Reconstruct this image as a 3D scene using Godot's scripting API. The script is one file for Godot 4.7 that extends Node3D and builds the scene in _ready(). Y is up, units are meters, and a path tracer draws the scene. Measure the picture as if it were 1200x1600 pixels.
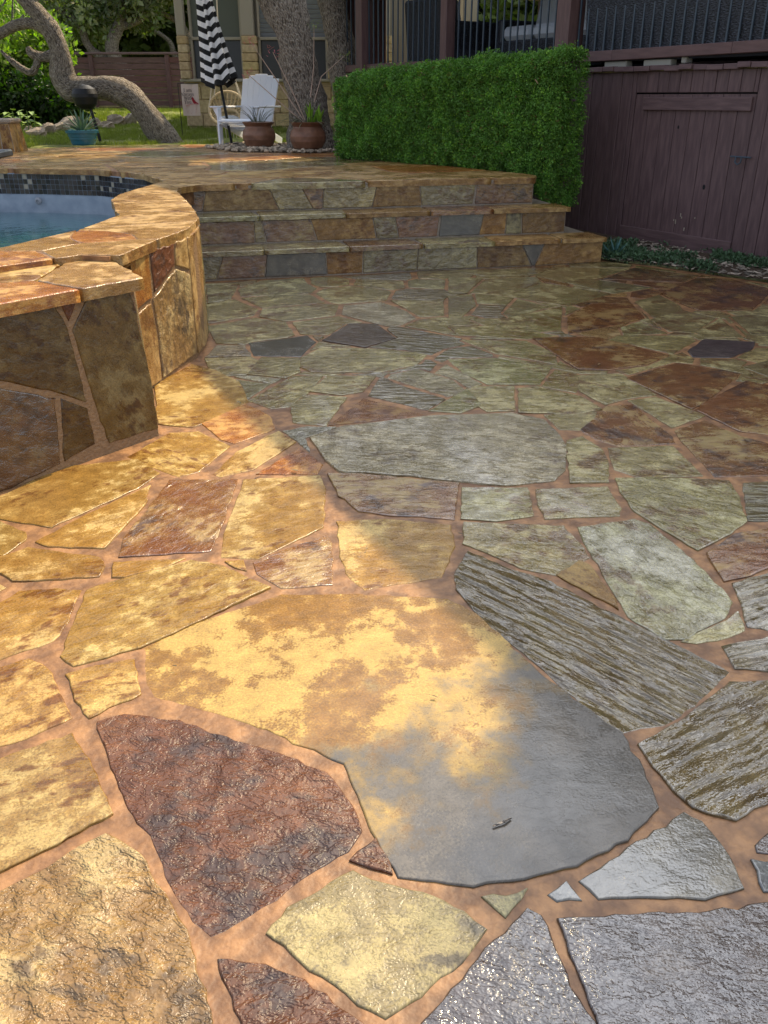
extends Node3D
# A wet flagstone patio with three steps up to a pool terrace. y is up, metres; the camera stands at x = 0, z = 0 and looks towards -z.

const D := 0.715            # height of the upper terrace above the foot of the steps
const SUN_AZ := 35.0        # degrees to the right of the view
const SUN_EL := 48.0
var M := {}                 # materials
var fields := {}            # noise fields that the stone textures are mixed from
var rng := RandomNumberGenerator.new()
var ragged := FastNoiseLite.new()
var patio: MeshInstance3D
var terrace: MeshInstance3D
var steps: Node3D
var pool_wall: Node3D
var Q0 := Vector2(2.09, 10.19)      # the line of the deck skirting, seen from above (x, depth)
var QD := Vector2(0.532, -0.847)
var QN := Vector2(-0.847, -0.532)   # out of that wall, towards the patio

# ------------------------------------------------------------------ mesh builder
class MB:
	var v := PackedVector3Array()
	var n := PackedVector3Array()
	var u := PackedVector2Array()
	var c := PackedColorArray()
	var col := Color(1, 1, 1)
	var off := Vector2.ZERO
	func t3(a: Vector3, b: Vector3, d: Vector3, na: Vector3, nb: Vector3, nd: Vector3, ua := Vector2.ZERO, ub := Vector2.ZERO, ud := Vector2.ZERO) -> void:
		if (d - a).cross(b - a).dot(na + nb + nd) < 0.0:
			v.append_array([a, d, b]); n.append_array([na, nd, nb]); u.append_array([ua + off, ud + off, ub + off])
		else:
			v.append_array([a, b, d]); n.append_array([na, nb, nd]); u.append_array([ua + off, ub + off, ud + off])
		c.append_array([col, col, col])
	func flat(a: Vector3, b: Vector3, d: Vector3, hint: Vector3, ua := Vector2.ZERO, ub := Vector2.ZERO, ud := Vector2.ZERO) -> void:
		var m := (d - a).cross(b - a)
		if m.length_squared() < 1e-16:
			return
		m = m.normalized()
		if m.dot(hint) < 0.0:
			m = -m
		t3(a, b, d, m, m, m, ua, ub, ud)
	func quad(a: Vector3, b: Vector3, d: Vector3, e: Vector3, hint: Vector3) -> void:
		var w := a.distance_to(b)
		var h := a.distance_to(e)
		flat(a, b, d, hint, Vector2.ZERO, Vector2(w, 0), Vector2(w, h))
		flat(a, d, e, hint, Vector2.ZERO, Vector2(w, h), Vector2(0, h))
	func box(x: Transform3D, s: Vector3, bev := 0.004) -> void:
		var h := s * 0.5
		bev = minf(bev, minf(h.x, minf(h.y, h.z)) * 0.6)
		var long := 0 if s.x >= s.y and s.x >= s.z else (1 if s.y >= s.z else 2)
		var P := func(sx: float, sy: float, sz: float, ax: int) -> Vector3:
			var p := Vector3(sx * h.x, sy * h.y, sz * h.z)
			for k in 3:
				if k != ax:
					p[k] -= signf(p[k]) * bev
			return p
		for ax in 3:
			var i := (ax + 1) % 3
			var j := (ax + 2) % 3
			if j == long:
				var sw := i; i = j; j = sw
			for sg in [-1.0, 1.0]:
				var pts := []
				var uv := []
				for k in [[-1.0, -1.0], [1.0, -1.0], [1.0, 1.0], [-1.0, 1.0]]:
					var sv := Vector3.ZERO
					sv[ax] = sg; sv[i] = k[0]; sv[j] = k[1]
					var p: Vector3 = P.call(sv.x, sv.y, sv.z, ax)
					pts.append(x * p); uv.append(Vector2(p[i] + h[i], p[j] + h[j] + ax * 0.37))
				var m := Vector3.ZERO
				m[ax] = sg
				m = (x.basis * m).normalized()
				flat(pts[0], pts[1], pts[2], m, uv[0], uv[1], uv[2])
				flat(pts[0], pts[2], pts[3], m, uv[0], uv[2], uv[3])
		for ax in 3:                                   # the twelve bevelled edges
			var i := (ax + 1) % 3
			var j := (ax + 2) % 3
			for si in [-1.0, 1.0]:
				for sj in [-1.0, 1.0]:
					var q := []
					for e in [[-1.0, i], [1.0, i], [1.0, j], [-1.0, j]]:
						var sv := Vector3.ZERO
						sv[ax] = e[0]; sv[i] = si; sv[j] = sj
						q.append(x * (P.call(sv.x, sv.y, sv.z, e[1]) as Vector3))
					var m := Vector3.ZERO
					m[i] = si; m[j] = sj
					m = x.basis * m
					flat(q[0], q[1], q[2], m); flat(q[0], q[2], q[3], m)
		for sx in [-1.0, 1.0]:
			for sy in [-1.0, 1.0]:
				for sz in [-1.0, 1.0]:
					flat(x * (P.call(sx, sy, sz, 0) as Vector3), x * (P.call(sx, sy, sz, 1) as Vector3), x * (P.call(sx, sy, sz, 2) as Vector3), x.basis * Vector3(sx, sy, sz))
	func tube(path: Array, radii: Array, sides := 8, wob: FastNoiseLite = null, amp := 0.0, lobes := 0, lobe := 0.0) -> void:
		var rings := []
		var norms := []
		var t0: Vector3 = (path[1] - path[0]).normalized()
		var x := t0.cross(Vector3.UP if absf(t0.y) < 0.9 else Vector3.RIGHT).normalized()
		var lens := [0.0]
		for i in path.size():
			if i > 0:
				lens.append(lens[i - 1] + path[i].distance_to(path[i - 1]))
			var t: Vector3 = (path[mini(i + 1, path.size() - 1)] - path[maxi(i - 1, 0)]).normalized()
			x = (x - t * x.dot(t)).normalized()
			var y := t.cross(x)
			var ring := []
			var nr := []
			for k in sides + 1:
				var a := TAU * (k % sides) / sides
				var d := x * cos(a) + y * sin(a)
				var r: float = radii[i]
				if lobes:
					r *= 1.0 + lobe * cos(a * lobes)
				var p: Vector3 = path[i] + d * r
				if wob:
					p += d * wob.get_noise_3dv(p) * amp
				ring.append(p); nr.append(d)
			rings.append(ring); norms.append(nr)
		for i in path.size() - 1:
			for k in sides:
				var c0: float = TAU * radii[i] * k / sides
				var c1: float = TAU * radii[i] * (k + 1) / sides
				var A: Vector3 = rings[i][k]; var B: Vector3 = rings[i][k + 1]; var E: Vector3 = rings[i + 1][k + 1]; var F: Vector3 = rings[i + 1][k]
				t3(A, B, E, norms[i][k], norms[i][k + 1], norms[i + 1][k + 1], Vector2(c0, lens[i]), Vector2(c1, lens[i]), Vector2(c1, lens[i + 1]))
				t3(A, E, F, norms[i][k], norms[i + 1][k + 1], norms[i + 1][k], Vector2(c0, lens[i]), Vector2(c1, lens[i + 1]), Vector2(c0, lens[i + 1]))
		for e in [0, path.size() - 1]:
			var t: Vector3 = (path[0] - path[1]).normalized() if e == 0 else (path[e] - path[e - 1]).normalized()
			for k in sides:
				flat(path[e], rings[e][k], rings[e][k + 1], t)
	func lathe(prof: Array, at := Transform3D.IDENTITY, seg := 24) -> void:
		for i in prof.size() - 1:
			var a: Vector2 = prof[i]
			var b: Vector2 = prof[i + 1]
			var m := Vector2(b.y - a.y, a.x - b.x).normalized()
			for k in seg:
				var p := []
				var q := []
				for e in [[a, k], [a, k + 1], [b, k + 1], [b, k]]:
					var an: float = TAU * (e[1] % seg) / seg
					p.append(at * Vector3(cos(an) * e[0].x, e[0].y, sin(an) * e[0].x))
					q.append((at.basis * Vector3(cos(an) * m.x, m.y, sin(an) * m.x)).normalized())
				var u0 := Vector2(a.x * TAU * k / seg, a.y)
				var u1 := Vector2(a.x * TAU * (k + 1) / seg, a.y)
				var u2 := Vector2(a.x * TAU * (k + 1) / seg, b.y)
				var u3 := Vector2(a.x * TAU * k / seg, b.y)
				if a.x > 1e-5:
					t3(p[0], p[1], p[2], q[0], q[1], q[2], u0, u1, u2)
				if b.x > 1e-5:
					t3(p[0], p[2], p[3], q[0], q[2], q[3], u0, u2, u3)
	func prism(poly: PackedVector2Array, x: Transform3D, d: float) -> void:   # poly lies in the x-y plane, thickness d along +z
		var tr := Geometry2D.triangulate_polygon(poly)
		for k in range(0, tr.size(), 3):
			var a := poly[tr[k]]; var b := poly[tr[k + 1]]; var e := poly[tr[k + 2]]
			flat(x * Vector3(a.x, a.y, d), x * Vector3(b.x, b.y, d), x * Vector3(e.x, e.y, d), x.basis.z, a, b, e)
			flat(x * Vector3(a.x, a.y, 0), x * Vector3(b.x, b.y, 0), x * Vector3(e.x, e.y, 0), -x.basis.z, a, b, e)
		var cw := Geometry2D.is_polygon_clockwise(poly)
		for i in poly.size():
			var a := poly[i]; var b := poly[(i + 1) % poly.size()]
			var o := Vector2(b.y - a.y, a.x - b.x) * (-1.0 if cw else 1.0)
			quad(x * Vector3(a.x, a.y, 0), x * Vector3(b.x, b.y, 0), x * Vector3(b.x, b.y, d), x * Vector3(a.x, a.y, d), x.basis * Vector3(o.x, o.y, 0))
	func blade(at: Vector3, dir: Vector3, length: float, width: float, droop: float, parts := 4, fold := 0.25) -> void:
		var side := dir.cross(Vector3.UP).normalized()
		if side.length() < 0.5:
			side = Vector3.RIGHT
		var prev := []
		var p := at
		var d := dir.normalized()
		for i in parts + 1:
			var t := float(i) / parts
			var w := width * (1.0 - t * t) * (0.75 + 0.5 * t) * 0.5
			var up := side.cross(d).normalized()
			var row := [p - side * w, p - up * w * fold * 2.0, p + side * w]
			if i > 0:
				for k in 2:
					flat(prev[k], prev[k + 1], row[k + 1], up); flat(prev[k], row[k + 1], row[k], up)
			prev = row
			p += d * length / parts
			d = (d + Vector3.DOWN * droop / parts).normalized()
	func rock(at: Vector3, s: Vector3, noise: FastNoiseLite, key: float, rows := 6, segs := 9) -> void:
		var P := func(i: int, k: int) -> Vector3:
			var th := PI * i / rows
			var ph := TAU * (k % segs) / segs
			var d := Vector3(sin(th) * cos(ph), cos(th), sin(th) * sin(ph))
			return at + d * s * (0.85 + 0.45 * noise.get_noise_3dv(d * 60.0 + Vector3(key, key * 1.7, 0)))
		for i in rows:
			for k in segs:
				var a: Vector3 = P.call(i, k); var b: Vector3 = P.call(i, k + 1); var d: Vector3 = P.call(i + 1, k + 1); var e: Vector3 = P.call(i + 1, k)
				var o := (a + d) * 0.5 - at
				flat(a, b, d, o, Vector2(a.x, a.y), Vector2(b.x, b.y), Vector2(d.x, d.y)); flat(a, d, e, o, Vector2(a.x, a.y), Vector2(d.x, d.y), Vector2(e.x, e.y))
	func mesh() -> ArrayMesh:
		var arr := []
		arr.resize(Mesh.ARRAY_MAX)
		arr[Mesh.ARRAY_VERTEX] = v; arr[Mesh.ARRAY_NORMAL] = n; arr[Mesh.ARRAY_TEX_UV] = u; arr[Mesh.ARRAY_COLOR] = c
		var am := ArrayMesh.new()
		am.add_surface_from_arrays(Mesh.PRIMITIVE_TRIANGLES, arr)
		return am

# ------------------------------------------------------------------ naming helpers
func add(parent: Node, called: String, mesh: Mesh, mat: Material, kind := "") -> MeshInstance3D:
	var o := MeshInstance3D.new()
	o.name = numbered(parent, called)
	o.mesh = mesh
	o.material_override = mat
	if kind:
		o.set_meta("kind", kind)
	parent.add_child(o, true)
	return o

func numbered(parent: Node, called: String) -> String:
	var key := "count_" + called
	var k: int = parent.get_meta(key, 0)
	parent.set_meta(key, k + 1)
	return called if k == 0 else "%s_%03d" % [called, k]

func thing(called: String, label: String, category: String, at := Vector3.ZERO, turn := 0.0, group := "") -> Node3D:
	var o := Node3D.new()
	o.name = numbered(self, called)
	add_child(o, true)
	o.position = at
	o.rotation.y = turn
	tag(o, label, category, group)
	return o

func tag(o: Node, label: String, category: String, group := "") -> void:
	o.set_meta("label", label)
	o.set_meta("category", category)
	if group:
		o.set_meta("group", group)

func T(p: Vector3, ry := 0.0, rx := 0.0, rz := 0.0) -> Transform3D:
	return Transform3D(Basis.from_euler(Vector3(rx, ry, rz)), p)

func along(a: Vector3, b: Vector3, up := Vector3.UP) -> Transform3D:      # x runs from a to b, origin in the middle
	var x := (b - a).normalized()
	var z := x.cross(up).normalized()
	return Transform3D(Basis(x, z.cross(x), z), (a + b) * 0.5)

func bar(mb: MB, a: Vector3, b: Vector3, h: float, d: float, bev := 0.003) -> void:
	mb.box(along(a, b), Vector3(a.distance_to(b), h, d), bev)

func gy(z: float) -> float:                                               # the patio falls gently towards the camera (z = depth)
	return 0.012 * (z - 7.7)

func scatter(parent: Node, called: String, mesh: Mesh, mat: Material, xs: Array, cols: PackedColorArray, kind := "") -> MultiMeshInstance3D:
	var mm := MultiMesh.new()
	mm.transform_format = MultiMesh.TRANSFORM_3D
	mm.use_colors = true
	mm.mesh = mesh
	mm.instance_count = xs.size()
	for i in xs.size():
		mm.set_instance_transform(i, xs[i])
		mm.set_instance_color(i, cols[i])
	var o := MultiMeshInstance3D.new()
	o.name = numbered(parent, called)
	o.multimesh = mm
	o.material_override = mat
	if kind:
		o.set_meta("kind", kind)
	parent.add_child(o, true)
	return o

# ------------------------------------------------------------------ textures
func noise(seed_: int, freq: float, oct := 4, type := FastNoiseLite.TYPE_SIMPLEX_SMOOTH, fractal := FastNoiseLite.FRACTAL_FBM, warp := 0.0) -> FastNoiseLite:
	var f := FastNoiseLite.new()
	f.seed = seed_
	f.noise_type = type
	f.frequency = freq
	f.fractal_type = fractal
	f.fractal_octaves = oct
	f.fractal_gain = 0.55
	if warp > 0.0:
		f.domain_warp_enabled = true
		f.domain_warp_amplitude = warp
		f.domain_warp_frequency = freq * 1.6
		f.domain_warp_fractal_octaves = 3
	return f

func crackle(seed_: int, freq: float, oct: int, type: FastNoiseLite.NoiseType, fractal: FastNoiseLite.FractalType, warp: float) -> FastNoiseLite:
	var f := noise(seed_, freq, oct, type, fractal, warp)
	f.fractal_gain = 0.64
	return f

func field(f: FastNoiseLite, w: int, h: int, size: int) -> PackedFloat32Array:
	var im := f.get_seamless_image(w, h)
	im.convert(Image.FORMAT_RF)
	if w != size or h != size:
		im.resize(size, size, Image.INTERPOLATE_CUBIC)
	return im.get_data().to_float32_array()

const N := 1024
func build_fields() -> void:
	fields.B = field(noise(11, 0.0065, 6, FastNoiseLite.TYPE_SIMPLEX_SMOOTH, FastNoiseLite.FRACTAL_FBM, 22.0), 512, 512, N)
	fields.C = field(crackle(12, 0.014, 8, FastNoiseLite.TYPE_SIMPLEX_SMOOTH, FastNoiseLite.FRACTAL_FBM, 14.0), N, N, N)
	fields.F = field(noise(13, 0.16, 3), N, N, N)
	fields.S = field(noise(14, 0.05, 4, FastNoiseLite.TYPE_SIMPLEX_SMOOTH, FastNoiseLite.FRACTAL_FBM, 10.0), 256, N, N)
	fields.R = field(noise(15, 0.026, 5, FastNoiseLite.TYPE_SIMPLEX_SMOOTH, FastNoiseLite.FRACTAL_RIDGED, 8.0), N, N, N)
	fields.L = field(noise(16, 0.02, 4, FastNoiseLite.TYPE_SIMPLEX_SMOOTH, FastNoiseLite.FRACTAL_FBM, 26.0), 640, N, N)
	fields.K = field(noise(18, 0.06, 3, FastNoiseLite.TYPE_SIMPLEX_SMOOTH, FastNoiseLite.FRACTAL_RIDGED, 10.0), 420, N, N)
	fields.W = field(noise(17, 0.03, 2, FastNoiseLite.TYPE_SIMPLEX_SMOOTH, FastNoiseLite.FRACTAL_FBM, 12.0), 200, N, N)

# c0 wet ground colour, c1 the drier crust in sharp patches, c2 stains. p: crust threshold, gain, grain, streak; stain threshold, gain, grain, streak
# r: roughness, + crust, + stain. h: weights of blotch, grain, streak, ridge, ledge, ripple. cm: relief
func stone(called: String, c0: Color, c1: Color, c2: Color, p: Array, r: Array, h: Array, cm: float, shift: int) -> void:
	var B: PackedFloat32Array = fields.B; var C: PackedFloat32Array = fields.C; var F: PackedFloat32Array = fields.F; var S: PackedFloat32Array = fields.S
	var R: PackedFloat32Array = fields.R; var L: PackedFloat32Array = fields.L; var W: PackedFloat32Array = fields.W; var K: PackedFloat32Array = fields.K
	var all := N * N
	var big := called == "big"
	var mask := all - 1
	var rgb := PackedByteArray(); rgb.resize(all * 3)
	var hgt := PackedFloat32Array(); hgt.resize(all)
	var rou := PackedByteArray(); rou.resize(all * 3)
	var o1 := shift * 131 * N + shift * 77
	var o2 := shift * 57 * N + shift * 311
	var p0: float = p[0]; var p1: float = p[1]; var p2: float = p[2]; var p3: float = p[3]; var p4: float = p[4]; var p5: float = p[5]; var p6: float = p[6]; var p7: float = p[7]
	var r0: float = r[0]; var r1: float = r[1]; var r2: float = r[2]
	var h0: float = h[0]; var h1: float = h[1]; var h2: float = h[2]; var h3: float = h[3]; var h4: float = h[4]; var h5: float = h[5]; var h6: float = h[6]
	var c0r := c0.r * 255.0; var c0g := c0.g * 255.0; var c0b := c0.b * 255.0
	var c1r := c1.r * 255.0; var c1g := c1.g * 255.0; var c1b := c1.b * 255.0
	var c2r := c2.r * 255.0; var c2g := c2.g * 255.0; var c2b := c2.b * 255.0
	for i in all:
		var j := (i + o1) & mask
		var k := (i + o2) & mask
		var f := F[i] - 0.5
		var s := S[j] - 0.5
		var c := C[k]
		var k1 := clampf((B[j] * 0.64 + c * 0.36 + f * p2 + s * p3 - p0) * p1, 0.0, 1.0)
		var k2 := clampf((C[j] * 0.4 + B[k] * 0.6 + f * p6 + s * p7 - p4) * p5, 0.0, 1.0)
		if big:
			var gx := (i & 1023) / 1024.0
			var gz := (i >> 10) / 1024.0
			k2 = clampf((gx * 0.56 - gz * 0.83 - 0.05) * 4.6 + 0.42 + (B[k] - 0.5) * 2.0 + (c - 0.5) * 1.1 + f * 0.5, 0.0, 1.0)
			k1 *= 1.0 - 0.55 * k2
		var l := L[j] * 7.0
		var fl := floorf(l)
		l = (fl + smoothstep(0.72, 1.0, l - fl)) / 7.0
		var w := W[j]
		var rise := L[j] * 7.0 - fl
		var g := 1.0 + f * 0.3 + (c - 0.5) * 0.24 + s * 0.08 + (K[j] - 0.5) * 0.05
		if rise > 0.9:                    # the lip of a cleft ledge
			g *= 0.8
		elif rise < 0.1 and fl > 0.0:
			g *= 1.1
		var soft := clampf((B[j] * 0.6 + c * 0.4 - 0.36) * 2.2, 0.0, 0.55)
		var q1 := maxf(k1, soft)
		var a := 1.0 - q1
		var b := 1.0 - k2
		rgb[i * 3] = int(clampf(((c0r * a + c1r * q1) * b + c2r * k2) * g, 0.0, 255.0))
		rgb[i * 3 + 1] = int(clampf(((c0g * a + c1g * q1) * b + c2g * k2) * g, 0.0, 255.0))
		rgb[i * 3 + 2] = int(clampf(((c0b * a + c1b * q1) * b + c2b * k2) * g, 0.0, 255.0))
		hgt[i] = B[j] * h0 + f * h1 + s * h2 + R[j] * h3 + l * h4 + w * h5 + K[j] * h6 + k1 * 0.04
		rou[i * 3] = int(clampf((0.75 - 0.9 * k1 + (c - 0.5) * 2.6) * 255.0, 0.0, 255.0))   # the water film lies thinner on the dry crust
		rou[i * 3 + 1] = int(clampf((r0 + r1 * k1 + r2 * k2 + f * 0.12) * 255.0, 10.0, 255.0))
	var m := StandardMaterial3D.new()
	m.resource_name = called
	m.vertex_color_use_as_albedo = true
	m.albedo_texture = ImageTexture.create_from_image(Image.create_from_data(N, N, false, Image.FORMAT_RGB8, rgb))
	m.roughness = 1.0
	var wet := ImageTexture.create_from_image(Image.create_from_data(N, N, false, Image.FORMAT_RGB8, rou))
	m.roughness_texture = wet
	m.roughness_texture_channel = BaseMaterial3D.TEXTURE_CHANNEL_GREEN
	m.clearcoat_enabled = true
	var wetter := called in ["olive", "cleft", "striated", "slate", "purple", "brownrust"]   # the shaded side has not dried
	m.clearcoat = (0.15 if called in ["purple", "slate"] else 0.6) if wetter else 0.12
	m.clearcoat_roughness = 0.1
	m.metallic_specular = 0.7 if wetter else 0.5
	m.clearcoat_texture = wet
	m.heightmap_enabled = true
	m.heightmap_texture = ImageTexture.create_from_image(Image.create_from_data(N, N, false, Image.FORMAT_RF, hgt.to_byte_array()))
	m.heightmap_scale = cm
	m.uv1_scale = Vector3(0.66, 0.66, 1)
	M[called] = m

func hexc(s: String) -> Color:
	return Color.html(s)

# a plainer surface: two colours mixed by one noise, relief from the same noise
func plain(called: String, a: String, b: String, f: FastNoiseLite, w: int, h: int, rough: float, cm: float, metres: float, tri := false, contrast := 1.6) -> StandardMaterial3D:
	var size := 448
	var im := f.get_seamless_image(w, h)
	im.convert(Image.FORMAT_RF)
	im.resize(size, size, Image.INTERPOLATE_CUBIC)
	var d := im.get_data().to_float32_array()
	var ca := hexc(a); var cb := hexc(b)
	var rgb := PackedByteArray(); rgb.resize(size * size * 3)
	for i in size * size:
		var c := ca.lerp(cb, clampf((d[i] - 0.5) * contrast + 0.5, 0.0, 1.0))
		rgb[i * 3] = c.r8; rgb[i * 3 + 1] = c.g8; rgb[i * 3 + 2] = c.b8
	var m := StandardMaterial3D.new()
	m.resource_name = called
	m.vertex_color_use_as_albedo = true
	m.albedo_texture = ImageTexture.create_from_image(Image.create_from_data(size, size, false, Image.FORMAT_RGB8, rgb))
	m.roughness = rough
	if cm > 0.0:
		m.heightmap_enabled = true
		m.heightmap_texture = ImageTexture.create_from_image(im)
		m.heightmap_scale = cm
	m.uv1_scale = Vector3.ONE / metres
	if tri:
		m.uv1_triplanar = true
		m.uv1_world_triplanar = true
	M[called] = m
	return m

func paint(called: String, c: String, rough: float, metal := 0.0) -> StandardMaterial3D:
	var m := StandardMaterial3D.new()
	m.resource_name = called
	m.albedo_color = hexc(c)
	m.roughness = rough
	m.metallic = metal
	m.vertex_color_use_as_albedo = true
	M[called] = m
	return m

func leafy(called: String, rough: float, back: Color) -> void:
	var m := paint(called, "ffffff", rough)
	m.backlight_enabled = true
	m.backlight = back
	m.metallic_specular = 0.4

func build_materials() -> void:
	build_fields()
	stone("gold", hexc("88642b"), hexc("a88c54"), hexc("664217"), [0.5, 8.0, 0.12, 0.25, 0.59, 8.0, 0.1, 0.35], [0.3, 0.24, -0.06], [0.1, 0.02, 0.03, 0.0, 0.5, 0.06, 0.03], 0.7, 1)
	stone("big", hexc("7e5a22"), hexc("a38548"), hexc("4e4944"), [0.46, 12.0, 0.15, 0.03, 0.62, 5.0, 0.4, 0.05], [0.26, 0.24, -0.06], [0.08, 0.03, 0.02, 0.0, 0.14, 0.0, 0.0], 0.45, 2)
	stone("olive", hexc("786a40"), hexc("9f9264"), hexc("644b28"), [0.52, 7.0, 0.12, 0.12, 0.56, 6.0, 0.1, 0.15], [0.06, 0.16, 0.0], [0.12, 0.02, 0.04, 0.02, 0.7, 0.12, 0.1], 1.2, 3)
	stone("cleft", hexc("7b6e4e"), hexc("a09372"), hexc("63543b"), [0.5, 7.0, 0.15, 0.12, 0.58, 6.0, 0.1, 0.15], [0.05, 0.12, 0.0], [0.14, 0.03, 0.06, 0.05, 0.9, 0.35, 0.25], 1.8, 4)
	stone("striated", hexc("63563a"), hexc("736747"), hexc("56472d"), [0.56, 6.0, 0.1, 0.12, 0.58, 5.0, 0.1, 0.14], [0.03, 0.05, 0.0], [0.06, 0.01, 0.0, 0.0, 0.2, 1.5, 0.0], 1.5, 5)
	stone("brownrust", hexc("714622"), hexc("8f7443"), hexc("4d3525"), [0.54, 7.0, 0.1, 0.35, 0.55, 6.0, 0.1, 0.35], [0.24, 0.16, 0.0], [0.1, 0.02, 0.06, 0.0, 0.6, 0.1, 0.06], 0.8, 6)
	stone("rust", hexc("8c5526"), hexc("a87f44"), hexc("704222"), [0.54, 8.0, 0.1, 0.25, 0.58, 6.0, 0.1, 0.25], [0.28, 0.22, 0.0], [0.1, 0.03, 0.05, 0.02, 0.6, 0.0, 0.04], 0.8, 7)
	stone("red", hexc("5f361c"), hexc("774b2b"), hexc("412d26"), [0.58, 6.0, 0.12, 0.25, 0.54, 5.0, 0.1, 0.2], [0.42, 0.1, 0.02], [0.5, 0.02, 0.03, 0.02, 0.9, 0.1, 0.07], 1.2, 8)
	stone("purple", hexc("54463f"), hexc("685a4e"), hexc("4b3c36"), [0.56, 7.0, 0.15, 0.1, 0.56, 6.0, 0.1, 0.1], [0.16, 0.06, 0.0], [0.3, 0.06, 0.03, 0.12, 0.4, 0.0, 0.12], 1.0, 9)
	stone("slate", hexc("625f57"), hexc("787263"), hexc("4f4c48"), [0.55, 7.0, 0.15, 0.1, 0.6, 6.0, 0.1, 0.1], [0.18, 0.1, 0.0], [0.12, 0.03, 0.03, 0.0, 0.2, 0.0, 0.02], 0.5, 10)
	stone("tan", hexc("886638"), hexc("a68755"), hexc("714f2c"), [0.5, 7.0, 0.12, 0.2, 0.58, 6.0, 0.1, 0.25], [0.28, 0.24, -0.04], [0.1, 0.03, 0.05, 0.02, 0.6, 0.06, 0.05], 0.9, 11)
	stone("rough", hexc("80633a"), hexc("a08a5e"), hexc("5b4a34"), [0.5, 6.0, 0.12, 0.2, 0.57, 6.0, 0.1, 0.3], [0.36, 0.14, 0.0], [1.2, 0.03, 0.08, 0.0, 0.8, 0.0, 0.02], 1.8, 12)
	stone("lichen", hexc("766d4e"), hexc("928a66"), hexc("4c483e"), [0.47, 8.0, 0.15, 0.1, 0.58, 8.0, 0.2, 0.1], [0.36, 0.2, 0.0], [0.4, 0.03, 0.02, 0.02, 0.5, 0.0, 0.03], 0.9, 13)
	plain("mortar", "67482e", "997048", crackle(31, 0.014, 8, FastNoiseLite.TYPE_SIMPLEX_SMOOTH, FastNoiseLite.FRACTAL_FBM, 0.0), 512, 512, 0.55, 0.45, 0.9, false, 1.9)
	plain("wall_mortar", "6c5236", "8a6c4a", noise(30, 0.05, 5), 512, 512, 0.6, 0.4, 0.5, true)
	plain("joint", "75695a", "9c9080", noise(32, 0.07, 4), 512, 512, 0.5, 0.3, 0.5, true)
	plain("wood", "543f40", "6a5352", noise(33, 0.05, 5), 64, 512, 0.6, 0.12, 1.2, false, 1.4)
	plain("post_wood", "58413f", "6b504d", noise(34, 0.05, 5), 64, 512, 0.6, 0.1, 1.2, false, 1.2)
	plain("bark", "5a5046", "c2b6a6", noise(35, 0.05, 5, FastNoiseLite.TYPE_SIMPLEX_SMOOTH, FastNoiseLite.FRACTAL_RIDGED, 8.0), 512, 170, 0.9, 9.0, 0.9, false, 1.7)
	plain("limestone", "b09a78", "cdb994", noise(36, 0.02, 5), 512, 512, 0.85, 0.6, 1.0, true)
	plain("clay", "63422f", "8c634a", noise(37, 0.012, 5), 256, 256, 0.5, 0.5, 0.6, true)
	plain("soil", "3a2c20", "6a543c", noise(38, 0.06, 5), 512, 512, 0.9, 3.0, 0.6, true)
	plain("lawn", "4d5a22", "8a8a40", noise(39, 0.02, 5), 512, 512, 0.95, 3.0, 1.6, true)
	plain("plaster", "7f8d9c", "9aa6b2", noise(40, 0.012, 5), 512, 512, 0.7, 0.1, 1.6, true)
	plain("pool_floor", "2c4a54", "3c6068", noise(41, 0.02, 4), 256, 256, 0.7, 0.0, 2.0, true)
	plain("boulder", "8d8172", "b8aa98", noise(42, 0.05, 5), 512, 512, 0.85, 2.0, 0.5, true)
	plain("wicker", "15171c", "3c4049", noise(43, 0.06, 2), 128, 512, 0.55, 0.9, 0.35, false, 2.2)
	plain("hill", "27331a", "4c5a2c", noise(44, 0.05, 5), 256, 256, 1.0, 0.0, 6.0, true)
	leafy("hedge_leaf", 0.4, Color(0.5, 0.7, 0.15))
	leafy("oak_leaf", 0.4, Color(0.8, 1.0, 0.3))
	leafy("grass_leaf", 0.6, Color(0.8, 0.9, 0.25))
	leafy("plant_leaf", 0.45, Color(0.4, 0.5, 0.15))
	paint("white_paint", "dfe4ec", 0.45)
	paint("black_iron", "17181a", 0.5, 0.3)
	paint("bar_iron", "3c4854", 0.45, 0.2)
	paint("rattan", "c9b48e", 0.6)
	paint("rope", "d6cbb4", 0.8)
	leafy("sail_cloth", 0.9, Color(0.2, 0.19, 0.17))
	M.sail_cloth.albedo_color = hexc("a89f92")
	paint("canvas", "ffffff", 0.85)
	paint("flag_cloth", "d8c6be", 0.85)
	paint("print_dark", "5a4a4e", 0.85)
	paint("print_red", "9c2230", 0.8)
	paint("print_pink", "d08a8c", 0.85)
	paint("teal_glaze", "2d6478", 0.25)
	paint("cushion", "b0b6be", 0.9)
	paint("dark_wood_cap", "8a7a68", 0.7)
	paint("roof_paint", "5a4a47", 0.8)
	paint("trim", "a39a88", 0.7)
	paint("screen_cloth", "5d6256", 0.6)
	paint("screen_dark", "23282a", 0.3)
	paint("blind", "8d9298", 0.7)
	paint("concrete_block", "9c9a90", 0.9)
	paint("tile_glaze", "ffffff", 0.15)
	paint("dead_leaf", "c9a184", 0.7)
	var wm := paint("water", "2f5a66", 0.04)
	wm.transparency = BaseMaterial3D.TRANSPARENCY_ALPHA
	wm.albedo_color = Color(0.2, 0.45, 0.48, 0.42)
	var gl := paint("glass", "20282c", 0.05)
	gl.transparency = BaseMaterial3D.TRANSPARENCY_ALPHA
	gl.albedo_color = Color(0.1, 0.12, 0.14, 0.3)

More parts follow.
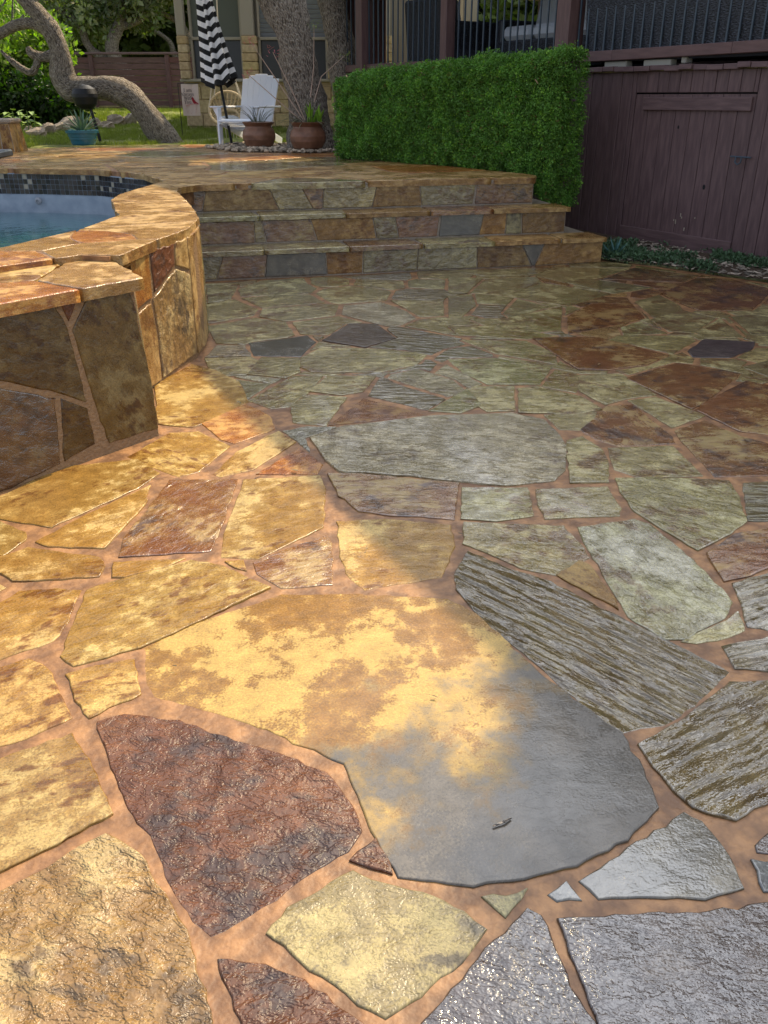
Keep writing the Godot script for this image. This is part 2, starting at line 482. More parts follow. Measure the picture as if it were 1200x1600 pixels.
# ------------------------------------------------------------------ stones
# A stone with a ragged outline q (plan metres), rounded arris and thickness; m places a plan point at a height above the stone's bed
func slab(parent: Node, called: String, q: PackedVector2Array, m: Callable, mat: String, b: float, ang: float, thick: float, seg: float, rag: float, bev: float, tilt := 0.0) -> MeshInstance3D:
	if Geometry2D.is_polygon_clockwise(q):
		q.reverse()
	var P := PackedVector2Array()
	for i in q.size():
		var a := q[i]
		var e := q[(i + 1) % q.size()]
		var nrm := Vector2(e.y - a.y, a.x - e.x).normalized()
		var cnt := maxi(1, roundi(a.distance_to(e) / seg))
		for k in cnt:
			var p := a.lerp(e, float(k) / cnt)
			P.append(p + nrm * rag * (ragged.get_noise_2d(p.x * 900.0, p.y * 900.0) * 0.7 + ragged.get_noise_2d(p.x * 3300.0 + 50.0, p.y * 3300.0) * 0.5))
	var cen := Vector2.ZERO
	for p in P:
		cen += p / P.size()
	var I := PackedVector2Array()
	for i in P.size():
		var d0 := (P[i] - P[(i + P.size() - 1) % P.size()]).normalized()
		var d1 := (P[(i + 1) % P.size()] - P[i]).normalized()
		var nn := Vector2(-d0.y - d1.y, d0.x + d1.x)
		nn = nn.normalized() if nn.length() > 0.2 else (cen - P[i]).normalized()
		I.append(P[i] + nn * bev * (1.0 + 0.6 * ragged.get_noise_2d(P[i].x * 2500.0, P[i].y * 2500.0)))
	var tr := Geometry2D.triangulate_polygon(I)
	if tr.is_empty():
		I = P
		tr = Geometry2D.triangulate_polygon(I)
	var tl := Vector2(rng.randf_range(-tilt, tilt), rng.randf_range(-tilt, tilt))
	var mb := MB.new()
	var warm := rng.randf_range(-0.09, 0.09)
	mb.col = Color(b * (1.0 + warm), b, b * (1.0 - 1.6 * warm))
	mb.off = Vector2(rng.randf() * 3.0, rng.randf() * 3.0)
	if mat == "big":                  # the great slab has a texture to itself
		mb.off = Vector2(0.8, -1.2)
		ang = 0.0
	var top := PackedVector3Array()
	var low := PackedVector3Array()
	var base := PackedVector3Array()
	var up := PackedVector3Array()
	var side := PackedVector3Array()
	var uvt := PackedVector2Array()
	for i in P.size():
		var hi := (I[i] - cen).dot(tl)
		var a: Vector3 = m.call(I[i], hi)
		top.append(a)
		low.append(m.call(P[i], hi - bev * 0.8))
		base.append(m.call(P[i], -thick))
		var n0: Vector3 = ((m.call(I[i], hi + 1.0) as Vector3) - a).normalized()
		up.append(n0)
		var out := (P[i] - I[i]).normalized() if I[i].distance_to(P[i]) > 1e-5 else (P[i] - cen).normalized()
		side.append(((m.call(I[i] + out * 0.01, hi) as Vector3) - a).normalized())
		uvt.append(I[i].rotated(-ang))
	for k in range(0, tr.size(), 3):
		mb.t3(top[tr[k]], top[tr[k + 1]], top[tr[k + 2]], up[tr[k]], up[tr[k + 1]], up[tr[k + 2]], uvt[tr[k]], uvt[tr[k + 1]], uvt[tr[k + 2]])
	var arc := 0.0
	for i in P.size():
		var j := (i + 1) % P.size()
		var run := P[i].distance_to(P[j])
		var e0 := Vector2(arc, 0.0)
		var e1 := Vector2(arc + run, 0.0)
		arc += run
		var s0 := (side[i] + up[i] * 0.5).normalized()
		var s1 := (side[j] + up[j] * 0.5).normalized()
		var u0 := uvt[i] + Vector2(0.004, 0.004)
		var u1 := uvt[j] + Vector2(0.004, 0.004)
		mb.t3(top[i], top[j], low[j], up[i], up[j], s1, uvt[i], uvt[j], u1)
		mb.t3(top[i], low[j], low[i], up[i], s1, s0, uvt[i], u1, u0)
		mb.t3(low[i], low[j], base[j], side[i], side[j], side[j], e0, e1, e1 + Vector2(0, thick))
		mb.t3(low[i], base[j], base[i], side[i], side[j], side[i], e0, e1 + Vector2(0, thick), e0 + Vector2(0, thick))
	return add(parent, called, mb.mesh(), M[mat])

func poly(a: Array) -> PackedVector2Array:
	var q := PackedVector2Array()
	for i in range(0, a.size(), 2):
		q.append(Vector2(a[i], a[i + 1]))
	return q

func patio_map(p: Vector2, h: float) -> Vector3:
	return Vector3(p.x, gy(p.y) + 0.006 + h, -p.y)

func flag(mat: String, b: float, ang: float, a: Array) -> void:
	var q := poly(a)
	var near := 1.0
	for p in q:
		near = minf(near, p.y / 6.0)
	var lift := rng.randf_range(-0.002, 0.002)
	slab(patio, "flagstone", q, func(p: Vector2, h: float) -> Vector3: return patio_map(p, h + lift), mat, b, ang, 0.03, 0.018 + 0.05 * maxf(near, 0.0), 0.011, 0.0045, 0.009)

func cope(mat: String, b: float, ang: float, a: Array) -> void:
	slab(terrace, "coping_stone" if a[1] < 8.0 and a[0] < -0.9 else "terrace_flagstone", poly(a), func(p: Vector2, h: float) -> Vector3: return Vector3(p.x, D + h, -p.y), mat, b, ang, 0.055, 0.05, 0.007, 0.006, 0.004)

func block_cope(mat: String, b: float, ang: float, a: Array) -> void:
	slab(pool_wall, "coping_stone", poly(a), func(p: Vector2, h: float) -> Vector3: return Vector3(p.x, D - 0.03 + h, -p.y), mat, b, ang, 0.055, 0.03, 0.014, 0.008, 0.004)

const FACE_O := Vector2(-1.07, 3.79)
const FACE_D := Vector2(-0.622, -0.783)
const FACE_N := Vector2(0.783, -0.622)
func face_map(p: Vector2, h: float) -> Vector3:
	var batter := 0.055 * p.y / 0.66
	var w := FACE_O + FACE_D * p.x + FACE_N * (h + 0.006 - batter)
	return Vector3(w.x, p.y, -w.y)

var wall_path: Curve2D
func curve_map(p: Vector2, h: float) -> Vector3:
	var w := wall_path.sample_baked(clampf(p.x, 0.0, wall_path.get_baked_length()))
	var w2 := wall_path.sample_baked(clampf(p.x + 0.02, 0.0, wall_path.get_baked_length()))
	var w1 := wall_path.sample_baked(clampf(p.x - 0.02, 0.0, wall_path.get_baked_length()))
	var d := (w2 - w1).normalized()
	var o := Vector2(d.y, -d.x)
	w += o * (h + 0.008)
	return Vector3(w.x, gy(w.y) + p.y, -w.y)

func wall_stone(m: Callable, mat: String, b: float, ang: float, a: Array) -> void:
	slab(pool_wall, "wall_stone", poly(a), m, mat, b, ang, 0.02, 0.04, 0.012, 0.007)

const STEP_D := Vector2(0.972, 0.233)
const STEP_Z := [7.66, 7.97, 8.25, 8.6]
const STEP_H := [0.0, 0.24, 0.478, 0.715]
const STEP_END := [2.076, 1.760, 1.465]
func step_map(i: int, s: float, y: float, out: float) -> Vector3:
	var w := Vector2(0, STEP_Z[i]) + STEP_D * s + Vector2(STEP_D.y, -STEP_D.x) * out
	return Vector3(w.x, y, -w.y)

func riser_stone(i: int, mat: String, b: float, ang: float, a: Array) -> void:
	var proud := rng.randf_range(0.004, 0.012)
	slab(steps, "riser_stone", poly(a), func(p: Vector2, h: float) -> Vector3: return step_map(i, p.x, STEP_H[i] + p.y, h + proud), mat, b, ang, 0.03, 0.05, 0.008, 0.005)

func tread_stone(i: int, mat: String, b: float, ang: float, a: Array) -> void:
	var lift := rng.randf_range(-0.004, 0.004)
	slab(steps, "tread_stone", poly(a), func(p: Vector2, h: float) -> Vector3: return step_map(i, p.x, STEP_H[i + 1] + h + lift, -p.y), mat, b, ang, 0.042, 0.04, 0.012, 0.007, 0.004)

# ------------------------------------------------------------------ ready
func _ready() -> void:
	rng.seed = 4
	ragged.seed = 5
	ragged.frequency = 0.02
	var cam := Camera3D.new()
	cam.name = "camera"
	cam.position = Vector3(0, 1.4, 0)
	cam.rotation_degrees = Vector3(-26.029, 0, 0)
	cam.fov = 62.016
	cam.near = 0.05
	cam.far = 400.0
	cam.current = true
	add_child(cam)
	var sky_m := PhysicalSkyMaterial.new()          # a bright hazy summer sky
	sky_m.rayleigh_coefficient = 2.0
	sky_m.rayleigh_color = Color(0.36, 0.42, 0.54)
	sky_m.mie_coefficient = 0.035
	sky_m.mie_eccentricity = 0.68
	sky_m.mie_color = Color(0.93, 0.9, 0.87)
	sky_m.turbidity = 10.0
	sky_m.ground_color = Color(0.35, 0.33, 0.28)
	sky_m.energy_multiplier = 4.0
	var sky := Sky.new()
	sky.sky_material = sky_m
	var env := Environment.new()
	env.background_mode = Environment.BG_SKY
	env.sky = sky
	env.background_energy_multiplier = 1.95
	env.tonemap_mode = Environment.TONE_MAPPER_LINEAR
	env.tonemap_exposure = 1.32
	env.sdfgi_enabled = true
	env.ssao_enabled = true
	env.ssil_enabled = true
	var we := WorldEnvironment.new()
	we.name = "world_environment"
	we.environment = env
	add_child(we)
	var az := deg_to_rad(SUN_AZ)
	var el := deg_to_rad(SUN_EL)
	var to_sun := Vector3(sin(az) * cos(el), sin(el), -cos(az) * cos(el))
	var sun := DirectionalLight3D.new()
	sun.name = "sun"
	sun.basis = Basis.looking_at(-to_sun, Vector3.UP)
	sun.light_energy = 1.6
	sun.light_color = Color(1.0, 0.9, 0.73)
	sun.light_angular_distance = 0.5
	sun.shadow_enabled = true
	add_child(sun)

	build_materials()
	build_ground()
	build_patio()
	build_terrace()
	build_steps()
	build_pool()
	build_pool_wall()
	build_porch()
	build_house()
	build_hedge()
	build_planting_strip()
	build_trees()
	build_garden()
	build_seating()
	build_debris()

# ------------------------------------------------------------------ the ground, patio and terrace
func ground_y(x: float, z: float) -> float:        # z = depth
	if x * 0.86 + z * 0.5 > 9.0 and x > -0.5 and z < 14.0:
		return 0.1
	if z > 12.0:
		var s := smoothstep(14.0, 24.0, z)
		return 0.69 + 0.4 * s + maxf(0.0, z - 34.0) * 0.28
	return -1.3 if x < -1.6 and z > 1.5 else -0.35

func build_ground() -> void:
	var mb := MB.new()
	var xs := []
	var zs := []
	for i in 61:
		xs.append(-90.0 + i * 3.0 if i < 27 or i > 33 else -9.0 + (i - 27) * 3.0)
	for i in 50:
		zs.append(-30.0 + i * 1.5 if i < 44 else 36.0 + (i - 44) * 18.0)
	for i in xs.size() - 1:
		for j in zs.size() - 1:
			var a := Vector3(xs[i], ground_y(xs[i], zs[j]), -zs[j]); var b := Vector3(xs[i + 1], ground_y(xs[i + 1], zs[j]), -zs[j])
			var c := Vector3(xs[i + 1], ground_y(xs[i + 1], zs[j + 1]), -zs[j + 1]); var d := Vector3(xs[i], ground_y(xs[i], zs[j + 1]), -zs[j + 1])
			mb.quad(a, b, c, d, Vector3.UP)
	add(self, "ground", mb.mesh(), M.lawn, "structure")

func bed(q: PackedVector2Array, y: Callable, thick: float) -> MB:
	var mb := MB.new()
	var tr := Geometry2D.triangulate_polygon(q)
	for k in range(0, tr.size(), 3):
		var a := q[tr[k]]; var b := q[tr[k + 1]]; var d := q[tr[k + 2]]
		mb.flat(Vector3(a.x, y.call(a.y), -a.y), Vector3(b.x, y.call(b.y), -b.y), Vector3(d.x, y.call(d.y), -d.y), Vector3.UP, a, b, d)
	var s := -1.0 if Geometry2D.is_polygon_clockwise(q) else 1.0
	for i in q.size():
		var a := q[i]; var b := q[(i + 1) % q.size()]
		var o := Vector3(b.y - a.y, 0, b.x - a.x) * s
		mb.quad(Vector3(a.x, y.call(a.y), -a.y), Vector3(b.x, y.call(b.y), -b.y), Vector3(b.x, (y.call(b.y) as float) - thick, -b.y), Vector3(a.x, (y.call(a.y) as float) - thick, -a.y), o)
	return mb

func build_patio() -> void:
	var q := poly([-3.6, -0.8, 2.8, -0.8, 4.8, 1.0, 4.8, 5.5, 3.4, 7.1, 2.85, 7.6, 2.35, 8.08, 2.1, 8.3, 2.05, 8.5, -1.9, 7.6, -1.9, 3.3, -2.9, 1.9])
	patio = add(self, "patio", bed(q, func(z: float) -> float: return gy(z), 0.4).mesh(), M.mortar, "structure")
	flag("gold", 1.00, 0.00, [-1.165,4.146, -1.103,3.932, -0.929,3.886, -0.812,4.05, -0.706,4.266, -0.807,4.591, -0.978,4.806, -1.137,4.908, -1.27,4.531])
	flag("rust", 1.25, 0.00, [-0.766,3.733, -0.69,3.676, -0.523,3.868, -0.571,4.057, -0.723,4.232, -0.9,3.947])
	flag("gold", 1.00, -0.66, [-0.966,3.373, -0.868,3.306, -0.795,3.36, -0.704,3.651, -0.887,3.829, -1.023,3.812, -1.147,3.529])
	flag("gold", 1.12, 1.08, [-0.692,3.306, -0.565,3.381, -0.408,3.697, -0.506,3.837, -0.668,3.582, -0.731,3.334])
	flag("rust", 1.20, 0.78, [-0.286,3.334, -0.265,3.444, -0.39,3.636, -0.547,3.334])
	flag("gold", 0.95, 0.66, [-1.569,2.916, -1.47,2.916, -1.372,2.884, -1.25,2.848, -1.012,3.187, -0.958,3.348, -1.094,3.502, -1.405,3.41, -1.55,3.115, -1.597,2.983])
	flag("gold", 1.08, 0.61, [-1.209,2.695, -0.998,2.686, -0.978,2.823, -0.941,3.039, -0.968,3.22, -1.168,2.929, -1.269,2.734])
	flag("gold", 0.90, 0.00, [-1.407,2.542, -1.347,2.613, -1.303,2.749, -1.33,2.809, -1.461,2.897, -1.562,2.902])
	flag("brownrust", 0.90, 1.16, [-0.929,2.955, -0.954,2.773, -0.935,2.621, -0.616,2.667, -0.609,2.901, -0.615,3.277, -0.901,3.27])
	flag("gold", 0.95, 0.38, [-0.594,2.798, -0.575,2.621, -0.437,2.608, -0.227,2.849, -0.241,3.188, -0.271,3.316, -0.587,3.277])
	flag("brownrust", 1.10, 0.35, [-0.436,2.508, -0.339,2.417, -0.17,2.438, -0.187,2.725, -0.212,2.784, -0.387,2.655, -0.458,2.587])
	flag("gold", 1.10, 0.00, [-0.512,2.55, -0.472,2.529, -0.492,2.605, -0.555,2.595])
	flag("gold", 0.85, 0.18, [-1.308,2.512, -1.243,2.458, -1.2,2.458, -0.962,2.491, -0.962,2.565, -1.002,2.623, -1.274,2.688, -1.352,2.623, -1.386,2.542])
	flag("gold", 1.05, 0.36, [-0.919,2.487, -0.875,2.487, -0.75,2.555, -0.696,2.618, -0.948,2.587])
	flag("gold", 1.00, 0.60, [-0.943,2.045, -0.888,1.993, -0.718,2.085, -0.558,2.237, -0.375,2.418, -0.552,2.561, -0.671,2.601, -0.911,2.459, -0.981,2.407])
	flag("gold", 1.10, 0.70, [-1.169,1.987, -1.111,2.026, -1.082,2.048, -0.985,2.118, -0.977,2.224, -0.996,2.407, -1.079,2.419, -1.199,2.399, -1.234,2.33, -1.289,2.266])
	flag("gold", 0.85, 0.62, [-1.03,1.626, -0.965,1.664, -0.886,1.712, -0.818,1.774, -0.958,1.988, -1.03,2.034, -1.096,1.988, -1.169,1.944])
	flag("gold", 1.00, 0.30, [-0.835,1.846, -0.773,1.77, -0.663,1.871, -0.723,2.031, -0.825,1.998, -0.899,1.958])
	flag("gold", 1.00, 0.00, [-0.159,2.631, -0.119,2.479, -0.064,2.405, 0.195,2.487, 0.257,2.701, 0.254,2.865, 0,2.918, -0.179,2.897])
	flag("brownrust", 0.95, 0.00, [-0.182,3.12, -0.1,2.982, 0,2.949, 0.267,2.911, 0.316,3.244, -0.109,3.336, -0.241,3.336])
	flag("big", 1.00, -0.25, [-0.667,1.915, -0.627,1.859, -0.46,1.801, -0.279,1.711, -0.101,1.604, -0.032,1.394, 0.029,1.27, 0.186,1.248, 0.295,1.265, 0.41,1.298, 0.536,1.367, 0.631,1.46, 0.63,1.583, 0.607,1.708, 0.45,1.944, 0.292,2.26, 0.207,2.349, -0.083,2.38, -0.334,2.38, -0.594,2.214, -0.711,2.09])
	flag("red", 0.78, -0.22, [-0.665,1.593, -0.59,1.46, -0.506,1.358, -0.447,1.25, -0.383,1.167, -0.337,1.126, -0.239,1.196, -0.161,1.274, -0.076,1.337, -0.046,1.395, -0.073,1.476, -0.139,1.579, -0.263,1.645, -0.356,1.68, -0.444,1.72, -0.536,1.765, -0.686,1.79, -0.753,1.757])
	flag("gold", 0.85, 0.25, [-0.875,1.242, -0.812,1.285, -0.715,1.358, -0.616,1.445, -0.71,1.594, -0.8,1.716, -0.949,1.623, -1.022,1.572])
	flag("rough", 0.90, -0.43, [-0.702,1.317, -0.773,1.251, -0.815,1.225, -0.868,1.167, -0.734,0.872, -0.282,0.872, -0.303,0.961, -0.329,1.02, -0.359,1.084, -0.373,1.125, -0.455,1.235, -0.493,1.283, -0.526,1.334, -0.62,1.39])
	flag("lichen", 0.90, 0.00, [-0.159,1.081, -0.095,1.032, -0.047,0.995, 0.002,0.969, 0.047,0.995, 0.108,1.044, 0.167,1.098, 0.204,1.149, 0.162,1.19, 0.106,1.228, 0,1.255, -0.068,1.293, -0.133,1.243, -0.195,1.197, -0.233,1.138])
	flag("red", 0.75, 0.00, [-0.003,1.285, 0.022,1.279, 0.005,1.325, -0.018,1.376, -0.074,1.316])
	flag("red", 0.75, 0.37, [-0.294,1.026, -0.244,0.949, -0.246,0.872, -0.01,0.883, -0.036,0.959, -0.087,1, -0.148,1.043, -0.224,1.076, -0.318,1.085])
	flag("purple", 0.52, -0.39, [0.214,1.125, 0.142,1.043, 0.067,0.961, 0.021,0.872, 0.367,0.872, 0.372,0.958, 0.343,1.026, 0.328,1.125, 0.316,1.179, 0.291,1.193])
	flag("purple", 0.55, 0.00, [0.359,1.071, 0.377,0.972, 0.393,0.872, 0.744,0.872, 0.866,1.22, 0.711,1.195, 0.578,1.183, 0.462,1.18, 0.347,1.172])
	flag("slate", 0.60, 0.20, [0.438,1.217, 0.55,1.218, 0.655,1.217, 0.747,1.242, 0.747,1.324, 0.718,1.421, 0.685,1.45, 0.652,1.427, 0.53,1.347, 0.408,1.263])
	flag("lichen", 0.85, 0.00, [0.241,1.175, 0.26,1.196, 0.299,1.242, 0.199,1.224])
	flag("slate", 0.80, 0.00, [0.352,1.212, 0.405,1.214, 0.384,1.259, 0.336,1.229])
	flag("slate", 0.85, 0.00, [0.782,1.258, 0.783,1.229, 0.848,1.239, 0.877,1.308, 0.786,1.317])
	flag("purple", 0.65, 0.00, [0.808,1.336, 0.888,1.332, 0.923,1.414, 0.864,1.395, 0.809,1.356])
	flag("striated", 0.80, 0.57, [0.67,1.54, 0.709,1.461, 0.796,1.423, 0.854,1.459, 0.984,1.519, 1.169,1.944, 0.967,1.928, 0.862,1.839, 0.768,1.757, 0.638,1.673])
	flag("striated", 0.78, -0.81, [0.237,2.409, 0.318,2.199, 0.406,2.06, 0.515,1.856, 0.57,1.752, 0.608,1.714, 0.754,1.754, 0.88,1.868, 0.985,1.973, 0.864,2.114, 0.713,2.282, 0.561,2.461, 0.443,2.536, 0.296,2.666, 0.235,2.501])
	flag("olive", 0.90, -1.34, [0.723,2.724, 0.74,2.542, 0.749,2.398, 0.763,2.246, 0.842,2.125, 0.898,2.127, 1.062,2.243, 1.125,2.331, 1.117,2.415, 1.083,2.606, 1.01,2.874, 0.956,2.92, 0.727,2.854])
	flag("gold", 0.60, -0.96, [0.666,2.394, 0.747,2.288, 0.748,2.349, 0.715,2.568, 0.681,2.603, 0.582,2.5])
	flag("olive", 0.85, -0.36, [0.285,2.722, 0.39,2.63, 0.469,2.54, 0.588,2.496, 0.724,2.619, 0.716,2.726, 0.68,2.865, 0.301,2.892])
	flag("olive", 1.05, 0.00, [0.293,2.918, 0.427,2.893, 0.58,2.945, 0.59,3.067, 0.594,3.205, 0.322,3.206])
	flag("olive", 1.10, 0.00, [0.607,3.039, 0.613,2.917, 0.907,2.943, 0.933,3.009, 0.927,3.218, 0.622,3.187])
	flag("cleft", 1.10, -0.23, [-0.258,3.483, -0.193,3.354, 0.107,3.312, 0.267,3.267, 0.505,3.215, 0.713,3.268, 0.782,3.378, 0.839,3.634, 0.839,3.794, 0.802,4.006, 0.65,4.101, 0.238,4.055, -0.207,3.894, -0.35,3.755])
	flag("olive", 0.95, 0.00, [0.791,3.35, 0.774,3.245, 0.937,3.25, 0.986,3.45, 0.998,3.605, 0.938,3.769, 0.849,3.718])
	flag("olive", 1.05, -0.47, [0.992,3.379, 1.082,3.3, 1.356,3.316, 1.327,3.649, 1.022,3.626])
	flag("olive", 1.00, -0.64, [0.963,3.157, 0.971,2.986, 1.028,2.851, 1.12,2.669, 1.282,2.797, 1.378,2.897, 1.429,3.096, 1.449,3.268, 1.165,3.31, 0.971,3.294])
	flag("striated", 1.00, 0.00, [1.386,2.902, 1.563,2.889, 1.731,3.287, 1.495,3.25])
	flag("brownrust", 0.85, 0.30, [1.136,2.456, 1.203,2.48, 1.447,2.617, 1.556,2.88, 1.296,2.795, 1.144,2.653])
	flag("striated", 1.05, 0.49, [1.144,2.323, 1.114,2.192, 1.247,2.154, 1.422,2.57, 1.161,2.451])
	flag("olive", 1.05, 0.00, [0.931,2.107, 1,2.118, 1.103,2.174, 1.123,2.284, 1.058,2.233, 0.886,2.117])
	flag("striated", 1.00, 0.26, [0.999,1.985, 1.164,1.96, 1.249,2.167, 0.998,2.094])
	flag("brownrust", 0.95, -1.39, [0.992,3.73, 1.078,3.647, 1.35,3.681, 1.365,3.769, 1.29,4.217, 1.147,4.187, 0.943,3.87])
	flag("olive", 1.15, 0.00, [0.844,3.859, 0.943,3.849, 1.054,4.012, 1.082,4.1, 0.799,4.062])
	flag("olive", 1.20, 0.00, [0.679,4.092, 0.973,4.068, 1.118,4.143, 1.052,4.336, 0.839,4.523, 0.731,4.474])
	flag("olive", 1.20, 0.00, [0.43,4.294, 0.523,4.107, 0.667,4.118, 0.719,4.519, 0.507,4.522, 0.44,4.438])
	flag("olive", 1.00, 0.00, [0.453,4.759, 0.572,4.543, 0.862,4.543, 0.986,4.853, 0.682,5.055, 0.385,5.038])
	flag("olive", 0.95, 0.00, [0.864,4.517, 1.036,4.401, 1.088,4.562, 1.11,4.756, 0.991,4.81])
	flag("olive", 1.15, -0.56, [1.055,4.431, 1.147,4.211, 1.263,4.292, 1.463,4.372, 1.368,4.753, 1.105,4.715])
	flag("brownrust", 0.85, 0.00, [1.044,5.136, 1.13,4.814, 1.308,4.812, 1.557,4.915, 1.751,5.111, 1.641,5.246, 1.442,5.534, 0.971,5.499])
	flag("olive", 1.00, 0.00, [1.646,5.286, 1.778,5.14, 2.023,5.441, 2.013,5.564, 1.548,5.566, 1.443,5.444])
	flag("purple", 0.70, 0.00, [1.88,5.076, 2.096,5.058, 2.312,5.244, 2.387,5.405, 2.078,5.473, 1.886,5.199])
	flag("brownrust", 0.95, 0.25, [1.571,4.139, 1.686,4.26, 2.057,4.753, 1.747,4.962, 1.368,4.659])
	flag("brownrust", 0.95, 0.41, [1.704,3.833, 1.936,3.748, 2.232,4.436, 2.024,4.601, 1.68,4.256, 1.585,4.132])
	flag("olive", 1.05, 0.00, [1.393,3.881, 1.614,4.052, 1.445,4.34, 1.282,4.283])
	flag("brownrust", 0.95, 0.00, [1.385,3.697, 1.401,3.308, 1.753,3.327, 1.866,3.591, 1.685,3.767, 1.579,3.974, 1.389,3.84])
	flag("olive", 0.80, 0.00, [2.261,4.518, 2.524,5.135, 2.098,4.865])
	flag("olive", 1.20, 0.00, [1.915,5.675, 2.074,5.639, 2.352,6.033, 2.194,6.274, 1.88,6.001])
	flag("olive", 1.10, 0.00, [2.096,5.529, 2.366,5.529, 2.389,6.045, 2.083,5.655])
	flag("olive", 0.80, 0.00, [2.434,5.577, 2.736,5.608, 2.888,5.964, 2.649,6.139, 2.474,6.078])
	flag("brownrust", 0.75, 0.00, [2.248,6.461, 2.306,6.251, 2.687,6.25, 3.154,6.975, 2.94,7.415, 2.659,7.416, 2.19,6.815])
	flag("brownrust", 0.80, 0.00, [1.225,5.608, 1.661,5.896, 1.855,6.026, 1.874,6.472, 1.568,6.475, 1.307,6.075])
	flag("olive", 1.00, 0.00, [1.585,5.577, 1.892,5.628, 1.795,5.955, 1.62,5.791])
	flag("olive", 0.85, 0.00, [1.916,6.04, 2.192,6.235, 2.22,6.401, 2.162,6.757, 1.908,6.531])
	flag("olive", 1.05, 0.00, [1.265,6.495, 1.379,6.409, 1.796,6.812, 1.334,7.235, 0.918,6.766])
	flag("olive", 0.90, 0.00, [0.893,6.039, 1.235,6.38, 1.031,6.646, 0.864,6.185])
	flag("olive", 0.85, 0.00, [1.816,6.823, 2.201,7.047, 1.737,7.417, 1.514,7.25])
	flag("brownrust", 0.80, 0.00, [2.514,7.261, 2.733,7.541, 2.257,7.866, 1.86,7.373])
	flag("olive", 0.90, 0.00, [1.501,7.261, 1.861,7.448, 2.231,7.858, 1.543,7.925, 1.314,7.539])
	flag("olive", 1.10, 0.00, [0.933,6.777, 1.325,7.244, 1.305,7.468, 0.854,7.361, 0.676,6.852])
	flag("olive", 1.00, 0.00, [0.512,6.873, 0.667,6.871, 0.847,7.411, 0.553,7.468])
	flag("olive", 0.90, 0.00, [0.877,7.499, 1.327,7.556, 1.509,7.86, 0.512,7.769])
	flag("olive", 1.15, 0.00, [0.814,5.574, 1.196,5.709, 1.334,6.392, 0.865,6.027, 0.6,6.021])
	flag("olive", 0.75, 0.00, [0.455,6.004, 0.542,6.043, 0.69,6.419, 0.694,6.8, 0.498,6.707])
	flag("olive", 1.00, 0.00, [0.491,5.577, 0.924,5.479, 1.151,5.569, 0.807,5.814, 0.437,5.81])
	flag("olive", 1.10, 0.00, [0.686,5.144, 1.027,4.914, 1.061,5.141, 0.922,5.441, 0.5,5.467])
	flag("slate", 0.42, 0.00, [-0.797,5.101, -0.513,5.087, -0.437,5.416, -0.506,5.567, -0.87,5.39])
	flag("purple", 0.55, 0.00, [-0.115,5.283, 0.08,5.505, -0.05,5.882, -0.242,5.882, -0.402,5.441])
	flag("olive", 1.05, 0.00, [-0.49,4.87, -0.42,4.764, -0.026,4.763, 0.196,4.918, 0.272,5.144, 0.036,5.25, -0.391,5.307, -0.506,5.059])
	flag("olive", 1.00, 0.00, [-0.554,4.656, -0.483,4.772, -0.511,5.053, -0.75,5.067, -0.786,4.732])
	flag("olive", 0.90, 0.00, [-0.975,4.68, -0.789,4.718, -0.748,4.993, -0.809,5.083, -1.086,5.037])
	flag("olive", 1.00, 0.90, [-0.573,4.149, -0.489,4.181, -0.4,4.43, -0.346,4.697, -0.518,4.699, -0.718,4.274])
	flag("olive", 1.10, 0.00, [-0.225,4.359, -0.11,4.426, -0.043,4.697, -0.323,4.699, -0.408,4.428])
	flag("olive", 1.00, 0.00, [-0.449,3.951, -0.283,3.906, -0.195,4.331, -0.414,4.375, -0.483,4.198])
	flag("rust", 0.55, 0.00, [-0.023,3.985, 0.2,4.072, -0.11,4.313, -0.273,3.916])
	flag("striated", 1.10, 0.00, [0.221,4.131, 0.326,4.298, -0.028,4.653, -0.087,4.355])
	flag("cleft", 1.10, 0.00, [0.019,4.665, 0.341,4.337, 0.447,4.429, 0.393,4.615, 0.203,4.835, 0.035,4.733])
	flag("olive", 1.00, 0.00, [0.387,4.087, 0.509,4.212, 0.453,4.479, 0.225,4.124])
	flag("olive", 0.90, 0.00, [-0.846,4.376, -0.745,4.217, -0.63,4.557, -0.918,4.663])
	flag("olive", 0.90, 0.00, [-1.335,6.493, -1.18,6.629, -1.206,7.182, -1.475,7.154])
	flag("brownrust", 1.00, 0.29, [-0.91,-0.59, -0.63,-0.59, -0.63,-0.37, -0.7,-0.15, -0.89,-0.11, -0.94,-0.19, -0.97,-0.41])
	flag("cleft", 0.97, 0.28, [4.16,2.66, 4.3,2.74, 4.58,2.8, 4.59,3.05, 4.13,3.4, 4.07,3.37, 4.05,3.27, 4.04,2.87, 4.07,2.71])
	flag("olive", 0.88, 0.01, [2.91,5.58, 3.04,5.67, 3.1,5.79, 2.92,5.98, 2.79,5.7])
	flag("tan", 0.82, -0.25, [1.47,5.51, 1.57,5.58, 1.59,5.76, 1.7,5.9, 1.29,5.62, 1.32,5.55])
	flag("olive", 0.92, -0.33, [1.88,5.74, 1.88,6.23, 1.87,6.04, 1.8,5.97])
	flag("olive", 1.02, -0.08, [-0.94,5.36, -0.89,5.35, -0.85,5.42, -0.63,5.52, -0.59,5.58, -0.68,5.91, -0.91,6.04, -1.21,5.81, -1.08,5.38])
	flag("cleft", 1.04, 0.09, [0.02,5.81, 0.07,5.8, 0.13,5.86, 0.23,6.03, 0.17,6.24, -0.02,6.54, -0.3,6.42, -0.31,6.14])
	flag("olive", 1.03, 0.27, [-0.91,6.35, -0.45,6.5, -0.58,6.78, -0.81,6.77, -1.1,6.66])
	flag("olive", 0.84, -0.25, [2.84,2.09, 2.88,2.1, 3.04,2.34, 3.07,2.49, 2.9,2.65, 2.58,2.63, 2.46,2.4, 2.51,2.27, 2.54,2.22])
